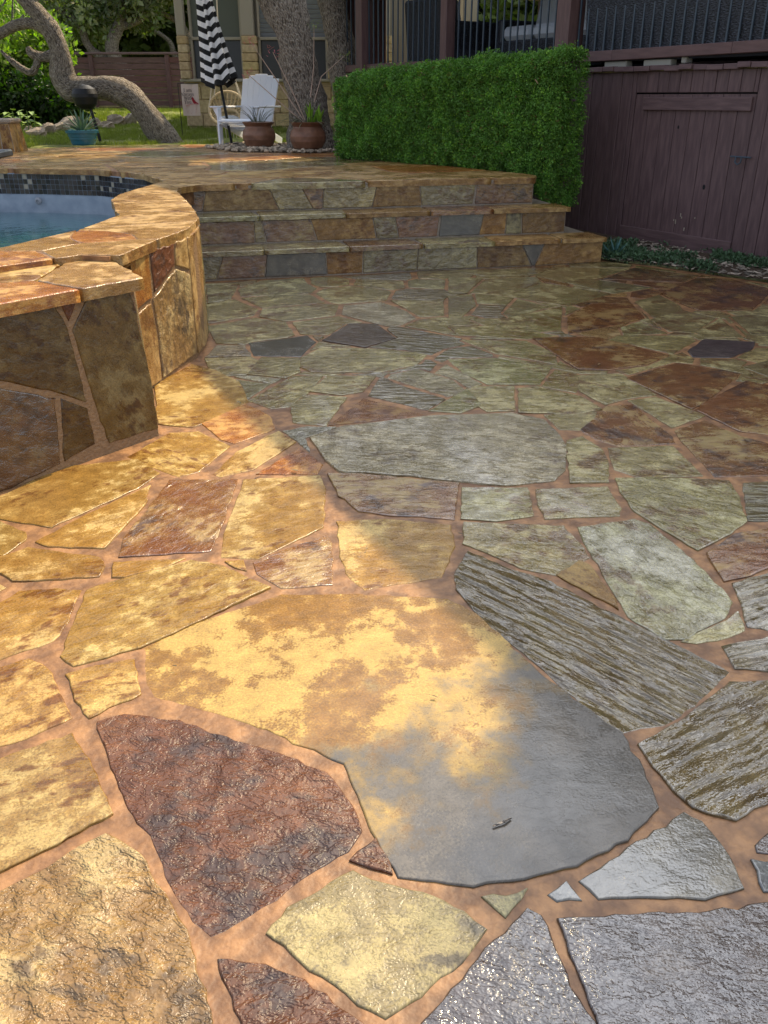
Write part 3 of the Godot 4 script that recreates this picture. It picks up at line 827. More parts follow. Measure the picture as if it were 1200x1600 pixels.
	flag("olive", 1.02, 0.22, [4.02,3.39, 4.17,3.46, 4.27,3.75, 4.15,3.91, 3.82,3.97, 3.68,3.81, 3.72,3.52, 3.84,3.43])
	flag("olive", 0.97, 0.27, [4.28,1.34, 4.58,1.56, 4.59,1.7, 4.21,1.97, 4.12,1.92, 4.1,1.64, 4.18,1.39])
	flag("striated", 0.90, -0.16, [1.38,-0.4, 1.56,-0.37, 1.57,-0.31, 1.5,-0.13, 1.19,-0.07, 1.09,-0.26, 1.26,-0.37])
	flag("olive", 1.04, -0.03, [1.19,1.07, 1.55,1.17, 1.64,1.35, 1.37,1.62, 1.17,1.76, 1.1,1.74, 0.96,1.47, 0.92,1.23])
	flag("gold", 0.95, 0.04, [-2.31,0.19, -2.13,0.23, -2.08,0.54, -2.1,0.81, -2.17,0.91, -2.3,0.95, -2.65,0.81, -2.66,0.33])
	flag("olive", 1.05, -0.15, [3.09,1.94, 3.43,1.95, 3.54,2.22, 3.09,2.38, 2.88,2.06, 2.91,1.99])
	flag("olive", 0.99, -0.38, [2.15,-0.17, 2.25,-0.14, 2.22,0.12, 2.15,0.24, 1.99,0.22, 1.94,0.14, 1.96,-0.08, 2.02,-0.15])
	flag("olive", 1.07, -0.08, [3.78,4.13, 3.94,4.43, 3.91,4.51, 3.73,4.56, 3.49,4.54, 3.56,4.29])
	flag("brownrust", 0.85, 0.37, [2.9,3.6, 3.14,3.62, 3.27,3.8, 3.14,4, 2.95,4.16, 2.86,4.02, 2.76,3.75])
	flag("olive", 0.89, 0.34, [1.58,2.13, 1.88,2.16, 1.96,2.4, 1.83,2.6, 1.54,2.62, 1.41,2.44, 1.38,2.39, 1.45,2.17])
	flag("olive", 0.98, 0.38, [2.57,0.75, 2.71,0.89, 2.75,1.07, 2.71,1.16, 2.55,1.11, 2.41,0.92, 2.41,0.87])
	flag("cleft", 0.96, 0.05, [0.18,0.08, 0.63,0.2, 0.73,0.35, 0.72,0.48, 0.18,0.64, 0.08,0.35])
	flag("olive", 1.08, -0.18, [-1.18,7.06, -1.09,7.19, -1.07,7.32, -1.5,7.19, -1.49,7.16, -1.22,7.2, -1.19,7.16])
	flag("gold", 0.92, -0.39, [-0.7,-0.13, -0.61,-0.08, -0.44,0.1, -0.44,0.19, -0.55,0.31, -0.91,0.24, -0.94,-0.03, -0.9,-0.08])
	flag("cleft", 1.07, -0.31, [2.72,1.19, 2.95,1.22, 3.09,1.31, 3,1.56, 2.86,1.72, 2.58,1.52, 2.65,1.3])
	flag("olive", 1.05, -0.39, [4.25,4.38, 4.3,4.39, 4.4,4.59, 4.58,4.78, 4.33,5, 3.93,4.96, 3.92,4.56, 3.96,4.48])
	flag("cleft", 1.08, -0.26, [2.29,0.43, 2.51,0.48, 2.58,0.68, 2.54,0.75, 2.37,0.87, 2.26,0.86, 2.21,0.73, 2.22,0.53])
	flag("striated", 0.88, 0.01, [3.47,0.21, 3.51,0.21, 3.81,0.49, 3.52,0.69, 3.38,0.65, 3.3,0.56])
	flag("olive", 0.96, -0.09, [3.59,1.7, 3.87,1.79, 4.04,1.93, 3.89,2.04, 3.56,2.18, 3.46,1.94])
	flag("brownrust", 0.86, -0.23, [-1.17,0.51, -1.04,0.51, -0.85,0.78, -1.03,0.91, -1.31,0.94, -1.39,0.73, -1.29,0.54])
	flag("gold", 1.11, 0.38, [-2.23,-0.59, -1.85,-0.6, -1.73,-0.28, -1.86,-0.11, -1.97,0.12, -2.1,0.19, -2.27,0.14, -2.47,-0.24])
	flag("striated", 0.92, 0.31, [1.62,-0.59, 2.12,-0.59, 2.18,-0.41, 2.19,-0.22, 1.96,-0.15, 1.61,-0.32, 1.58,-0.41])
	flag("olive", 0.88, 0.40, [3.39,0.7, 3.51,0.73, 3.81,1.1, 3.5,1.42, 3.11,1.26])
	flag("gold", 0.83, -0.28, [-1.84,2.21, -1.79,2.21, -1.73,2.26, -1.61,2.46, -1.85,2.77, -2.25,2.24])
	flag("brownrust", 0.81, 0.22, [-2.19,0.95, -2.03,1.09, -1.83,1.39, -1.97,1.68, -2.46,1.49, -2.3,1.01])
	flag("brownrust", 0.98, -0.09, [3.36,6.2, 3.45,6.22, 3.55,6.74, 3.41,6.91, 3.12,6.88, 2.88,6.51, 3.06,6.25])
	flag("gold", 0.85, 0.07, [-3.23,-0.59, -2.78,-0.6, -2.78,-0.27, -2.85,-0.23, -3.01,-0.25])
	flag("olive", 0.83, -0.11, [0.06,6.96, 0.17,7.04, 0.16,7.3, -0.01,7.36, -0.24,7.36, -0.25,7.15, -0.13,7.05])
	flag("brownrust", 0.78, 0.07, [-2.7,0.86, -2.6,0.87, -2.34,0.99, -2.5,1.5, -2.65,1.59, -2.88,0.97])
	flag("olive", 0.86, -0.09, [2.87,4.35, 3.05,4.43, 3.27,4.63, 2.98,4.96, 2.82,4.95, 2.59,4.61, 2.7,4.43])
	flag("gold", 0.92, -0.22, [-0.58,-0.59, -0.28,-0.6, -0.24,-0.5, -0.19,-0.12, -0.41,0.06, -0.66,-0.16])
	flag("olive", 0.90, -0.25, [3.59,5.63, 3.76,5.84, 3.72,6.09, 3.47,6.19, 3.42,6.16, 3.29,5.84, 3.44,5.7])
	flag("tan", 0.82, 0.04, [2.21,4.13, 2.26,4.12, 2.45,4.23, 2.63,4.42, 2.56,4.6, 2.37,4.66, 2.27,4.5, 2.2,4.6, 2.12,4.55, 2.25,4.43, 2.13,4.17])
	flag("cleft", 1.11, 0.08, [1.99,2.42, 2.44,2.42, 2.55,2.66, 2.44,2.93, 2.05,2.94, 1.86,2.63])
	flag("brownrust", 0.75, -0.31, [-1.36,-0.03, -1.22,-0.03, -0.98,0.02, -0.94,0.26, -1.06,0.47, -1.3,0.51, -1.49,0.28, -1.53,0.19, -1.44,-0.01])
	flag("gold", 0.90, 0.16, [-1.98,0.17, -1.57,0.22, -1.34,0.54, -1.41,0.72, -1.46,0.75, -2.03,0.73, -2.08,0.24])
	flag("brownrust", 0.86, 0.32, [0.91,7.84, 1.45,7.87, 1.56,7.94, 1.66,7.93, 1.66,8.04])
	flag("brownrust", 0.83, -0.26, [-3.03,-0.2, -2.88,-0.19, -2.76,0.28, -3.06,0.39, -3.22,-0.07])
	flag("olive", 0.86, -0.02, [2.51,1.55, 2.57,1.55, 2.84,1.77, 2.88,1.94, 2.85,2.04, 2.53,2.2, 2.14,1.82, 2.29,1.62])
	flag("striated", 1.02, -0.18, [1.97,1.31, 2.1,1.35, 2.26,1.58, 2.09,1.81, 1.93,1.69, 1.79,1.44, 1.8,1.39])
	flag("olive", 1.07, -0.34, [1.68,1.39, 1.74,1.4, 1.87,1.66, 2.05,1.85, 1.88,2.11, 1.45,2.12, 1.24,1.78])
	flag("cleft", 0.97, -0.35, [2.33,-0.13, 2.79,-0.11, 2.82,0.17, 2.53,0.44, 2.28,0.38, 2.2,0.27, 2.28,0.02, 2.29,-0.11])
	flag("gold", 0.91, 0.02, [-1.35,1.02, -1.29,1.05, -1.23,1.19, -1.25,1.34, -1.31,1.42, -1.51,1.29, -1.46,1.14])
	flag("olive", 0.85, -0.29, [2.95,-0.28, 3.45,0.17, 3.25,0.52, 3.18,0.5, 2.86,0.15, 2.83,-0.13])
	flag("cleft", 1.14, 0.13, [1.92,0.23, 2.15,0.27, 2.25,0.4, 2.18,0.62, 2.2,0.87, 2.11,0.94, 1.91,0.87, 1.71,0.85, 1.57,0.6, 1.58,0.41, 1.62,0.34])
	flag("striated", 1.01, -0.29, [3.06,2.54, 3.43,2.78, 3.35,3.04, 3.13,3.03, 2.95,2.95, 2.92,2.68])
	flag("olive", 1.12, -0.02, [0.77,0.62, 0.89,0.65, 1.16,0.78, 1.19,1.03, 0.88,1.18, 0.79,0.92, 0.71,0.83])
	flag("brownrust", 0.95, 0.37, [1.97,6.68, 2.05,6.67, 2.17,6.77, 2.28,6.96, 2.16,7, 1.98,6.89, 1.92,6.71])
	flag("olive", 1.02, -0.34, [-1.23,5.87, -0.93,6.11, -0.93,6.32, -1.15,6.64, -1.33,6.48, -1.41,6.56, -1.35,6.19])
	flag("olive", 1.06, -0.14, [3.42,3.32, 3.54,3.35, 3.7,3.49, 3.64,3.79, 3.31,3.79, 3.17,3.6, 3.26,3.45])
	flag("olive", 0.84, 0.04, [2.41,5.89, 2.44,5.92, 2.45,6.06, 2.49,6.11, 2.47,6.2, 2.45,6.23, 2.28,6.25, 2.25,6.22, 2.35,6.06, 2.41,6.02])
	flag("olive", 1.12, 0.19, [0.47,5.57, 0.49,5.57, 0.43,5.8, 0.66,5.84, 0.59,6, 0.67,6.05, 0.61,6.1, 0.49,6, 0.42,6.06, 0.26,6, 0.14,5.82])
	flag("tan", 0.69, 0.37, [2.54,3.13, 2.68,3.16, 2.86,3.52, 2.88,3.58, 2.72,3.71, 2.49,3.69, 2.32,3.44])
	flag("brownrust", 0.84, 0.15, [2.28,6.99, 2.35,7.03, 2.5,7.23, 2.09,7.31, 2.06,7.18, 2.2,7.06, 2.2,7.02])
	flag("olive", 1.11, -0.07, [3.56,5, 3.86,5.01, 3.89,5.13, 3.89,5.31, 3.62,5.5, 3.49,5.34, 3.42,5.19])
	flag("olive", 1.10, 0.06, [0.35,-0.34, 0.75,-0.34, 0.62,0.16, 0.23,0.04])
	flag("striated", 1.04, -0.10, [0.35,4.97, 0.4,5.06, 0.66,5.08, 0.67,5.13, 0.56,5.32, 0.45,5.28, 0.37,5.2, 0.3,5.03])
	flag("olive", 1.02, -0.34, [-0.52,7.07, -0.41,7.08, -0.29,7.18, -0.29,7.37, -0.43,7.5, -0.6,7.45, -0.63,7.41, -0.61,7.21])
	flag("olive", 1.15, 0.30, [-0.45,5.58, -0.37,5.59, -0.26,5.88, -0.15,5.91, -0.32,6.08, -0.64,5.9, -0.56,5.61])
	flag("tan", 0.74, 0.35, [4.38,5.36, 4.58,5.43, 4.18,5.92, 4.11,5.81, 4.17,5.45])
	flag("tan", 0.81, -0.05, [3.3,4.67, 3.35,4.67, 3.38,4.71, 3.52,4.98, 3.41,5.17, 3.19,5.18, 3.05,4.96])
	flag("gold", 0.99, 0.01, [0.12,0.65, 0.17,0.66, 0.23,0.83, -0.19,0.84, -0.16,0.78])
	flag("brownrust", 0.92, -0.02, [3.66,2.64, 4.01,2.74, 4,3.36, 3.75,3.45, 3.46,3.27, 3.38,3.08, 3.47,2.78])
	flag("olive", 1.14, -0.31, [4.08,1.97, 4.21,2.02, 4.33,2.23, 4.15,2.63, 3.98,2.68, 3.69,2.61, 3.58,2.23])
	flag("striated", 1.04, -0.01, [0.18,7.34, 0.24,7.42, 0.23,7.67, -0.38,7.5, -0.27,7.41])
	flag("olive", 0.94, -0.29, [2.83,5, 3.02,5, 3.15,5.2, 3.07,5.34, 2.93,5.47, 2.71,5.27])
	flag("striated", 0.89, -0.26, [4.19,0.86, 4.4,1.03, 4.29,1.3, 4.21,1.33, 4.05,1.25, 3.92,1.11, 4.07,0.94])
	flag("brownrust", 0.93, -0.05, [1.46,6.37, 1.57,6.49, 1.87,6.48, 1.89,6.66, 1.71,6.71, 1.43,6.45])
	flag("olive", 0.93, 0.13, [2.82,0.21, 2.94,0.28, 3.12,0.5, 2.9,0.64, 2.62,0.68, 2.55,0.47])
	flag("gold", 1.03, 0.24, [-0.84,0.83, -0.78,0.92, -0.89,1.16, -0.88,1.21, -1.05,1.55, -1.02,1.6, -1.13,1.63, -1.26,1.46, -1.2,1.19, -1.28,0.99, -1.03,0.94])
	flag("olive", 1.11, -0.09, [1.5,0.64, 1.58,0.67, 1.68,0.86, 1.55,1.14, 1.24,1.03, 1.22,0.95, 1.22,0.81])
	flag("gold", 0.89, -0.29, [-1.38,1.86, -1.29,1.87, -1.25,2.1, -1.32,2.27, -1.25,2.42, -1.33,2.49, -1.56,2.45, -1.76,2.18, -1.7,1.92])
	flag("brownrust", 0.99, 0.28, [4.29,3.77, 4.54,3.79, 4.59,3.83, 4.59,4.25, 4.31,4.36, 4.17,3.93])
	flag("olive", 1.13, -0.18, [1.7,0.89, 1.93,0.9, 2.09,0.99, 2,1.26, 1.75,1.38, 1.67,1.34, 1.58,1.16])
	flag("olive", 0.86, -0.02, [2.22,0.91, 2.36,0.91, 2.44,1.05, 2.65,1.21, 2.54,1.51, 2.31,1.57, 2.18,1.39, 2.04,1.27, 2.12,0.97])
	flag("olive", 1.09, -0.09, [3.47,4.58, 3.88,4.58, 3.9,4.7, 3.88,4.96, 3.56,4.95, 3.4,4.67])
	flag("striated", 0.98, -0.15, [1.41,-0.07, 1.5,-0.05, 1.61,0.28, 1.57,0.35, 1.32,0.31, 1.12,0.2, 1.2,-0.03])
	flag("olive", 0.97, -0.34, [2.09,4.56, 2.19,4.62, 2.09,4.85, 2.17,4.97, 2.11,5.03, 1.92,5.05, 1.87,4.91, 2.06,4.75, 1.97,4.61])
	flag("olive", 0.91, 0.09, [2.52,4.65, 2.58,4.68, 2.79,4.98, 2.66,5.24, 2.35,5.29, 2.14,5.07, 2.23,4.96, 2.49,5.13, 2.53,5.11, 2.36,4.7])
	flag("tan", 0.84, 0.06, [4.58,3.12, 4.59,3.77, 4.32,3.73, 4.19,3.44])
	flag("gold", 1.03, 0.05, [-0.55,0.57, -0.34,0.68, -0.23,0.83, -0.77,0.86, -0.8,0.78])
	flag("tan", 0.69, -0.04, [3.93,5.82, 4.1,5.84, 4.16,5.94, 3.97,6.2, 3.75,6.09, 3.79,5.86])
	flag("gold", 1.07, -0.19, [-0.21,-0.59, 0.21,-0.59, 0.33,-0.37, 0.17,0.04, -0.15,-0.12])
	flag("olive", 1.08, 0.39, [4.58,1.76, 4.59,2.25, 4.38,2.23, 4.25,2, 4.4,1.85])
	flag("olive", 0.97, 0.10, [0.39,7.01, 0.49,7.01, 0.52,7.34, 0.27,7.38, 0.2,7.31, 0.2,7.06])
	flag("gold", 1.14, 0.15, [-1.59,1.34, -1.54,1.33, -1.27,1.5, -1.17,1.66, -1.27,1.8, -1.7,1.87, -1.93,1.68, -1.81,1.42])
	flag("olive", 1.09, -0.20, [4.37,2.27, 4.59,2.3, 4.58,2.77, 4.38,2.74, 4.19,2.63, 4.23,2.45])
	flag("gold", 1.07, 0.03, [-2.52,1.55, -2.38,1.56, -2.03,1.71, -2.26,2.21, -2.6,1.79, -2.65,1.63])
	flag("olive", 0.88, -0.18, [1.05,0.24, 1.54,0.41, 1.52,0.58, 1.2,0.77, 0.76,0.55, 0.74,0.5, 0.77,0.38])
	flag("gold", 1.00, 0.36, [-2.74,0.32, -2.7,0.34, -2.68,0.46, -2.69,0.81, -2.88,0.91, -3.06,0.43])
	flag("gold", 0.95, 0.23, [-1.81,-0.59, -1.4,-0.6, -1.38,-0.56, -1.48,-0.37, -1.57,-0.29, -1.67,-0.27, -1.78,-0.45])
	flag("olive", 0.85, 0.35, [0.48,7.38, 0.52,7.39, 0.57,7.48, 0.74,7.45, 0.78,7.55, 0.5,7.75, 0.31,7.71, 0.29,7.67, 0.29,7.42])
	flag("cleft", 0.86, -0.04, [1.77,2.64, 1.83,2.65, 2.04,2.98, 1.98,3.17, 1.98,3.39, 1.85,3.47, 1.75,3.3, 1.51,2.71, 1.54,2.65])
	flag("olive", 0.94, 0.06, [2.17,-0.59, 2.6,-0.6, 2.92,-0.3, 2.8,-0.15, 2.26,-0.17, 2.22,-0.21])
	flag("gold", 0.97, 0.12, [-0.18,-0.08, 0.13,0.07, 0.05,0.28, -0.15,0.28, -0.4,0.17, -0.4,0.1])
	flag("olive", 0.85, 0.29, [2.22,7.88, 2.28,8.03, 2.08,8.16, 1.7,8.06, 1.69,7.93])
	flag("tan", 0.90, -0.30, [1.8,6.72, 1.9,6.73, 1.93,6.86, 1.8,6.81, 1.75,6.74])
	flag("olive", 1.12, 0.38, [1.73,6.89, 1.6,7.11, 1.56,7.11, 1.54,7.06])
	flag("olive", 1.00, 0.23, [-1.12,6.73, -0.58,6.83, -0.54,7.02, -0.64,7.21, -0.68,7.42, -1.03,7.32, -1.18,6.99])
	flag("gold", 0.91, 0.17, [-2.76,-0.25, -2.51,-0.24, -2.36,0.01, -2.33,0.15, -2.51,0.25, -2.7,0.29, -2.83,-0.05, -2.83,-0.2])
	flag("olive", 0.94, -0.33, [1.4,4.72, 1.73,4.97, 1.84,4.94, 1.88,5.04, 1.85,5.18, 1.78,5.13, 1.75,5.15, 1.75,5.1, 1.55,4.89, 1.34,4.8])
	flag("olive", 0.93, -0.06, [3.14,6.92, 3.28,6.91, 3.39,6.95, 3.04,7.28, 3.16,6.99])
	flag("gold", 0.98, -0.38, [-1.57,2.48, -1.38,2.51, -1.45,2.56, -1.57,2.87, -1.82,2.82, -1.72,2.62])
	flag("gold", 0.96, -0.37, [-1.33,-0.59, -0.96,-0.59, -1,-0.43, -0.99,-0.22, -0.93,-0.08, -0.97,-0.03, -1.44,-0.06, -1.57,-0.23, -1.42,-0.41])
	flag("striated", 0.93, 0.23, [0.18,6.6, 0.46,6.6, 0.49,6.7, 0.67,6.84, 0.53,6.86, 0.49,6.97, 0.18,7, 0.09,6.92, 0.06,6.65])
	flag("olive", 0.98, 0.40, [2.93,3, 3.34,3.09, 3.37,3.14, 3.4,3.28, 3.13,3.58, 2.92,3.56, 2.74,3.16])
	flag("striated", 1.10, 0.15, [0.05,4.59, 0,4.68, 0.02,4.74, 0.21,4.85, 0.27,4.79, 0.32,4.94, 0.29,5, 0.25,5.02, 0.22,4.93, 0.02,4.77, -0.19,4.74, -0.06,4.71])
	flag("cleft", 1.01, 0.15, [-0.63,4.56, -0.58,4.64, -0.77,4.71, -0.85,4.68])
	flag("olive", 0.97, 0.05, [3.18,5.22, 3.39,5.22, 3.6,5.54, 3.59,5.58, 3.25,5.8, 3.14,5.78, 2.95,5.54])
	flag("gold", 0.99, 0.27, [-0.43,0.23, 0.04,0.33, 0.1,0.61, -0.17,0.76, -0.24,0.74, -0.52,0.51, -0.52,0.34])
	flag("striated", 0.90, 0.14, [2.09,1.86, 2.3,1.99, 2.46,2.16, 2.49,2.25, 2.44,2.38, 1.99,2.37, 1.91,2.13])
	flag("olive", 0.89, 0.28, [2.55,7.68, 2.59,7.72, 2.3,8, 2.27,7.87])
	flag("olive", 0.99, 0.06, [4.05,3.95, 4.15,3.96, 4.23,4.15, 4.26,4.34, 4,4.42, 3.92,4.35, 3.81,4.07, 3.85,4])
	flag("olive", 0.96, -0.31, [3.32,3.83, 3.65,3.83, 3.8,4.01, 3.77,4.08, 3.56,4.24, 3.43,4.57, 3.34,4.63, 2.93,4.31, 2.95,4.23])
	flag("olive", 1.02, -0.38, [-0.33,6.47, 0.02,6.59, 0.06,6.87, 0.05,6.92, -0.27,7.13, -0.5,7.02, -0.55,6.83, -0.4,6.51])
	flag("olive", 0.99, -0.08, [3.86,1.13, 4.15,1.35, 4.07,1.61, 4.04,1.85, 3.62,1.66, 3.58,1.58, 3.55,1.45])
	flag("striated", 0.86, -0.33, [0.29,5.12, 0.38,5.26, 0.52,5.36, 0.49,5.45, 0.51,5.49, 0.11,5.78, 0.04,5.77, 0.02,5.73, 0.09,5.5, -0.09,5.29, 0.13,5.23])
	flag("olive", 0.84, 0.03, [0.8,-0.32, 1.04,-0.25, 1.16,-0.03, 1.07,0.21, 0.77,0.33, 0.67,0.19])
	flag("olive", 1.12, 0.24, [2.28,5.45, 2.31,5.45, 2.3,5.5, 2.1,5.51, 2.06,5.62, 1.94,5.65, 1.88,5.59, 2.01,5.57, 2.05,5.46, 2.11,5.49])
	flag("olive", 0.91, -0.02, [2,3.42, 2.28,3.47, 2.46,3.71, 2.26,4.06, 2.15,4.12, 2.11,4.11, 1.96,3.76, 1.93,3.74, 1.83,3.76, 1.8,3.71, 1.81,3.66, 1.89,3.59, 1.87,3.51])
	flag("olive", 0.93, 0.32, [0.86,7.39, 1.24,7.47, 1.27,7.52, 0.89,7.48, 0.8,7.54, 0.79,7.45])
	flag("cleft", 0.99, -0.31, [0.8,-0.59, 1.59,-0.58, 1.55,-0.44, 1.35,-0.43, 1.04,-0.29, 0.8,-0.37])
	flag("olive", 1.02, 0.34, [3.93,5, 4.31,5.03, 4.38,5.33, 4.17,5.43, 3.95,5.31, 3.9,5.12])
	flag("olive", 1.05, 0.38, [0.92,6.44, 1.01,6.67, 0.88,6.77, 0.72,6.82, 0.71,6.49])
	flag("olive", 0.88, -0.22, [3.71,6.14, 3.94,6.23, 3.59,6.68, 3.51,6.47, 3.5,6.22])
	flag("olive", 0.93, -0.12, [2.57,2.68, 2.79,2.67, 2.87,2.68, 2.89,2.74, 2.92,2.97, 2.69,3.13, 2.54,3.08, 2.48,2.97])
	flag("olive", 0.98, -0.00, [2.85,6, 2.92,6.02, 3.02,6.23, 2.86,6.47, 2.69,6.24, 2.5,6.23, 2.53,6.12, 2.66,6.14])
	flag("olive", 0.86, 0.01, [3.9,5.34, 4.14,5.45, 4.07,5.8, 3.79,5.81, 3.63,5.6, 3.64,5.54])
	flag("brownrust", 0.95, 0.16, [2.68,7.44, 2.86,7.44, 2.75,7.54])
	flag("cleft", 0.83, 0.11, [-1.09,5.06, -0.81,5.1, -0.88,5.32, -1.06,5.33])
	flag("striated", 1.02, 0.03, [0.59,0.54, 0.73,0.56, 0.68,0.83, 0.27,0.83, 0.22,0.66])
	flag("striated", 1.03, 0.02, [0.72,6.05, 0.87,6.05, 0.84,6.18, 0.92,6.41, 0.71,6.44, 0.63,6.14])
	flag("olive", 1.02, 0.29, [2.12,2.97, 2.44,2.97, 2.51,3.09, 2.38,3.33, 2.27,3.43, 2.01,3.38, 2.03,3.1, 2.06,3])
	flag("olive", 1.12, 0.10, [-0.46,5.21, -0.38,5.32, -0.21,5.31, -0.37,5.4, -0.42,5.45, -0.39,5.54, -0.47,5.56, -0.42,5.42])
	flag("olive", 1.12, -0.15, [1.13,4.74, 1.28,4.75, 1.3,4.79, 1.13,4.8, 1.06,4.99, 1.01,4.91, 0.7,5.1, 0.69,5.06])
	flag("brownrust", 1.00, -0.24, [1.49,7.11, 1.54,7.17, 1.31,7.51, 1.34,7.25])
	flag("olive", 1.11, -0.29, [1.59,-0.28, 1.93,-0.12, 1.91,0.21, 1.64,0.27, 1.52,-0.08])
	flag("olive", 0.86, -0.33, [4.56,4.83, 4.59,4.85, 4.57,5.38, 4.42,5.32, 4.35,5.06, 4.38,4.99])
	flag("cleft", 0.85, 0.27, [-0.33,3.58, -0.37,3.75, -0.23,3.89, -0.37,3.9, -0.49,3.84])
	flag("cleft", 1.00, 0.16, [0.46,4.49, 0.55,4.55, 0.37,4.93, 0.29,4.76, 0.4,4.63])
	flag("gold", 0.95, 0.15, [-0.93,0.29, -0.64,0.32, -0.54,0.38, -0.54,0.54, -0.82,0.74, -1.02,0.5])
	flag("gold", 0.85, 0.06, [-1.78,0.78, -1.42,0.8, -1.34,0.97, -1.48,1.11, -1.56,1.29, -1.78,1.36, -2.13,0.91, -2.06,0.8])
	flag("brownrust", 1.01, 0.37, [2.5,3.74, 2.72,3.76, 2.91,4.22, 2.89,4.31, 2.69,4.4, 2.29,4.09])
	flag("olive", 1.05, 0.11, [2.66,5.28, 2.91,5.54, 2.78,5.65, 2.69,5.58, 2.45,5.57, 2.42,5.61, 2.42,5.85, 2.39,5.55, 2.34,5.48, 2.4,5.39, 2.38,5.33])
	flag("olive", 0.99, 0.15, [-0.69,5.94, -0.35,6.12, -0.34,6.44, -0.44,6.46, -0.9,6.3, -0.89,6.07])
	flag("olive", 1.08, -0.01, [0.26,6.07, 0.43,6.11, 0.46,6.56, 0.05,6.58])
	flag("olive", 0.83, 0.04, [0.65,5.48, 0.84,5.48, 0.62,5.53, 0.56,5.49])
	flag("striated", 1.12, -0.01, [1.15,5.54, 1.27,5.55, 1.21,5.62, 1.2,5.69, 1.07,5.64, 1.17,5.58])
	flag("olive", 0.88, -0.24, [3.83,0.53, 4.17,0.82, 3.86,1.09, 3.57,0.73])
	flag("olive", 1.15, 0.34, [-0.34,4.7, -0.22,4.75, -0.4,4.75, -0.46,4.79, -0.49,4.73])
	flag("olive", 1.01, -0.29, [3.12,1.35, 3.5,1.47, 3.56,1.67, 3.43,1.92, 2.92,1.92, 2.88,1.76])
	flag("cleft", 0.85, -0.32, [0.24,-0.59, 0.76,-0.6, 0.76,-0.42, 0.73,-0.38, 0.36,-0.38])
	flag("cleft", 0.97, 0.01, [1.15,1.81, 1.21,1.83, 1.42,2.15, 1.36,2.36])
	flag("brownrust", 0.80, -0.10, [-3.4,-0.59, -3.28,-0.59, -3.06,-0.26, -3.09,-0.2, -3.22,-0.12])
	flag("tan", 0.84, 0.28, [3.12,5.82, 3.26,5.85, 3.36,6.08, 3.35,6.17, 3.21,6.22, 3.04,6.21, 2.95,6])
	flag("olive", 0.95, -0.11, [4.41,1.06, 4.59,1.19, 4.58,1.51, 4.32,1.32])
	flag("olive", 0.95, -0.24, [3.15,0.54, 3.26,0.56, 3.33,0.67, 3.07,1.2, 2.79,1.15, 2.74,0.89, 2.65,0.74, 2.95,0.66])
	flag("gold", 0.85, 0.23, [-2.74,-0.59, -2.27,-0.59, -2.41,-0.38, -2.52,-0.27, -2.73,-0.3])
	flag("olive", 1.11, 0.24, [3.5,2.27, 3.54,2.27, 3.58,2.35, 3.65,2.6, 3.46,2.75, 3.1,2.48, 3.12,2.42])
	flag("brownrust", 0.91, -0.25, [-1.14,1.67, -1.08,1.68, -1.22,2.03, -1.25,1.83])
	flag("olive", 1.14, 0.24, [4.53,4.29, 4.59,4.31, 4.58,4.72, 4.43,4.59, 4.34,4.4])
	flag("brownrust", 0.82, -0.31, [2.01,7.22, 2.05,7.31, 1.85,7.38, 1.94,7.52, 1.8,7.39])
	flag("gold", 1.09, -0.08, [-1.98,1.72, -1.86,1.78, -1.74,1.9, -1.79,2.16, -2.16,2.2, -2.2,2.18, -2.16,2.03])
	flag("gold", 1.11, 0.16, [-1.69,-0.25, -1.6,-0.22, -1.47,-0.04, -1.52,0.13, -1.62,0.21, -1.82,0.18, -1.92,0.11, -1.83,-0.11])
	flag("olive", 1.07, -0.08, [1.3,6.11, 1.45,6.32, 1.41,6.41, 1.37,6.39, 1.15,6.56, 1.24,6.39, 1.19,6.32, 1.31,6.4, 1.35,6.36])

func build_debris() -> void:
	for s in [[Vector3(0.243, -0.076, -1.400), 0.5, "thin dark curled twig lying on the great foreground slab"], [Vector3(-0.418, -0.027, -5.491), 1.2, "short dark twig on the shaded paving near the steps"]]:
		var mb := MB.new()
		var p: Vector3 = s[0]
		var d := Vector3(cos(s[1]), 0, -sin(s[1]))
		mb.tube([p + Vector3(0, 0.012, 0), p + d * 0.025 + Vector3(0.006, 0.014, 0), p + d * 0.05 + Vector3(0, 0.012, 0)], [0.0022, 0.003, 0.002], 5)
		tag(add(self, "twig", mb.mesh(), M.bark), s[2], "twig")
	var xs := []
	var cols := PackedColorArray()
	for i in 110:
		var p := Vector2(rng.randf_range(-1.0, 3.2), rng.randf_range(1.6, 8.0))
		if p.y > 7.4 + p.x * 0.2 or p.x > 1.0 + p.y * 0.3:
			continue
		xs.append(Transform3D(Basis.from_euler(Vector3(rng.randf_range(-0.2, 0.2), rng.randf() * TAU, rng.randf_range(-0.2, 0.2))).scaled(Vector3.ONE * rng.randf_range(0.5, 1.0) * minf(1.0, 0.3 + p.y / 7.0)), Vector3(p.x, gy(p.y) + 0.016, -p.y)))
		var g := rng.randf_range(0.08, 0.3)
		cols.append(Color(g, g * 0.75, g * 0.4))
	var lf := MB.new()
	lf.blade(Vector3(-0.02, 0, 0), Vector3(1, 0.1, 0), 0.045, 0.018, 0.3, 3)
	scatter(self, "fallen_leaves", lf.mesh(), M.plant_leaf, xs, cols, "stuff")

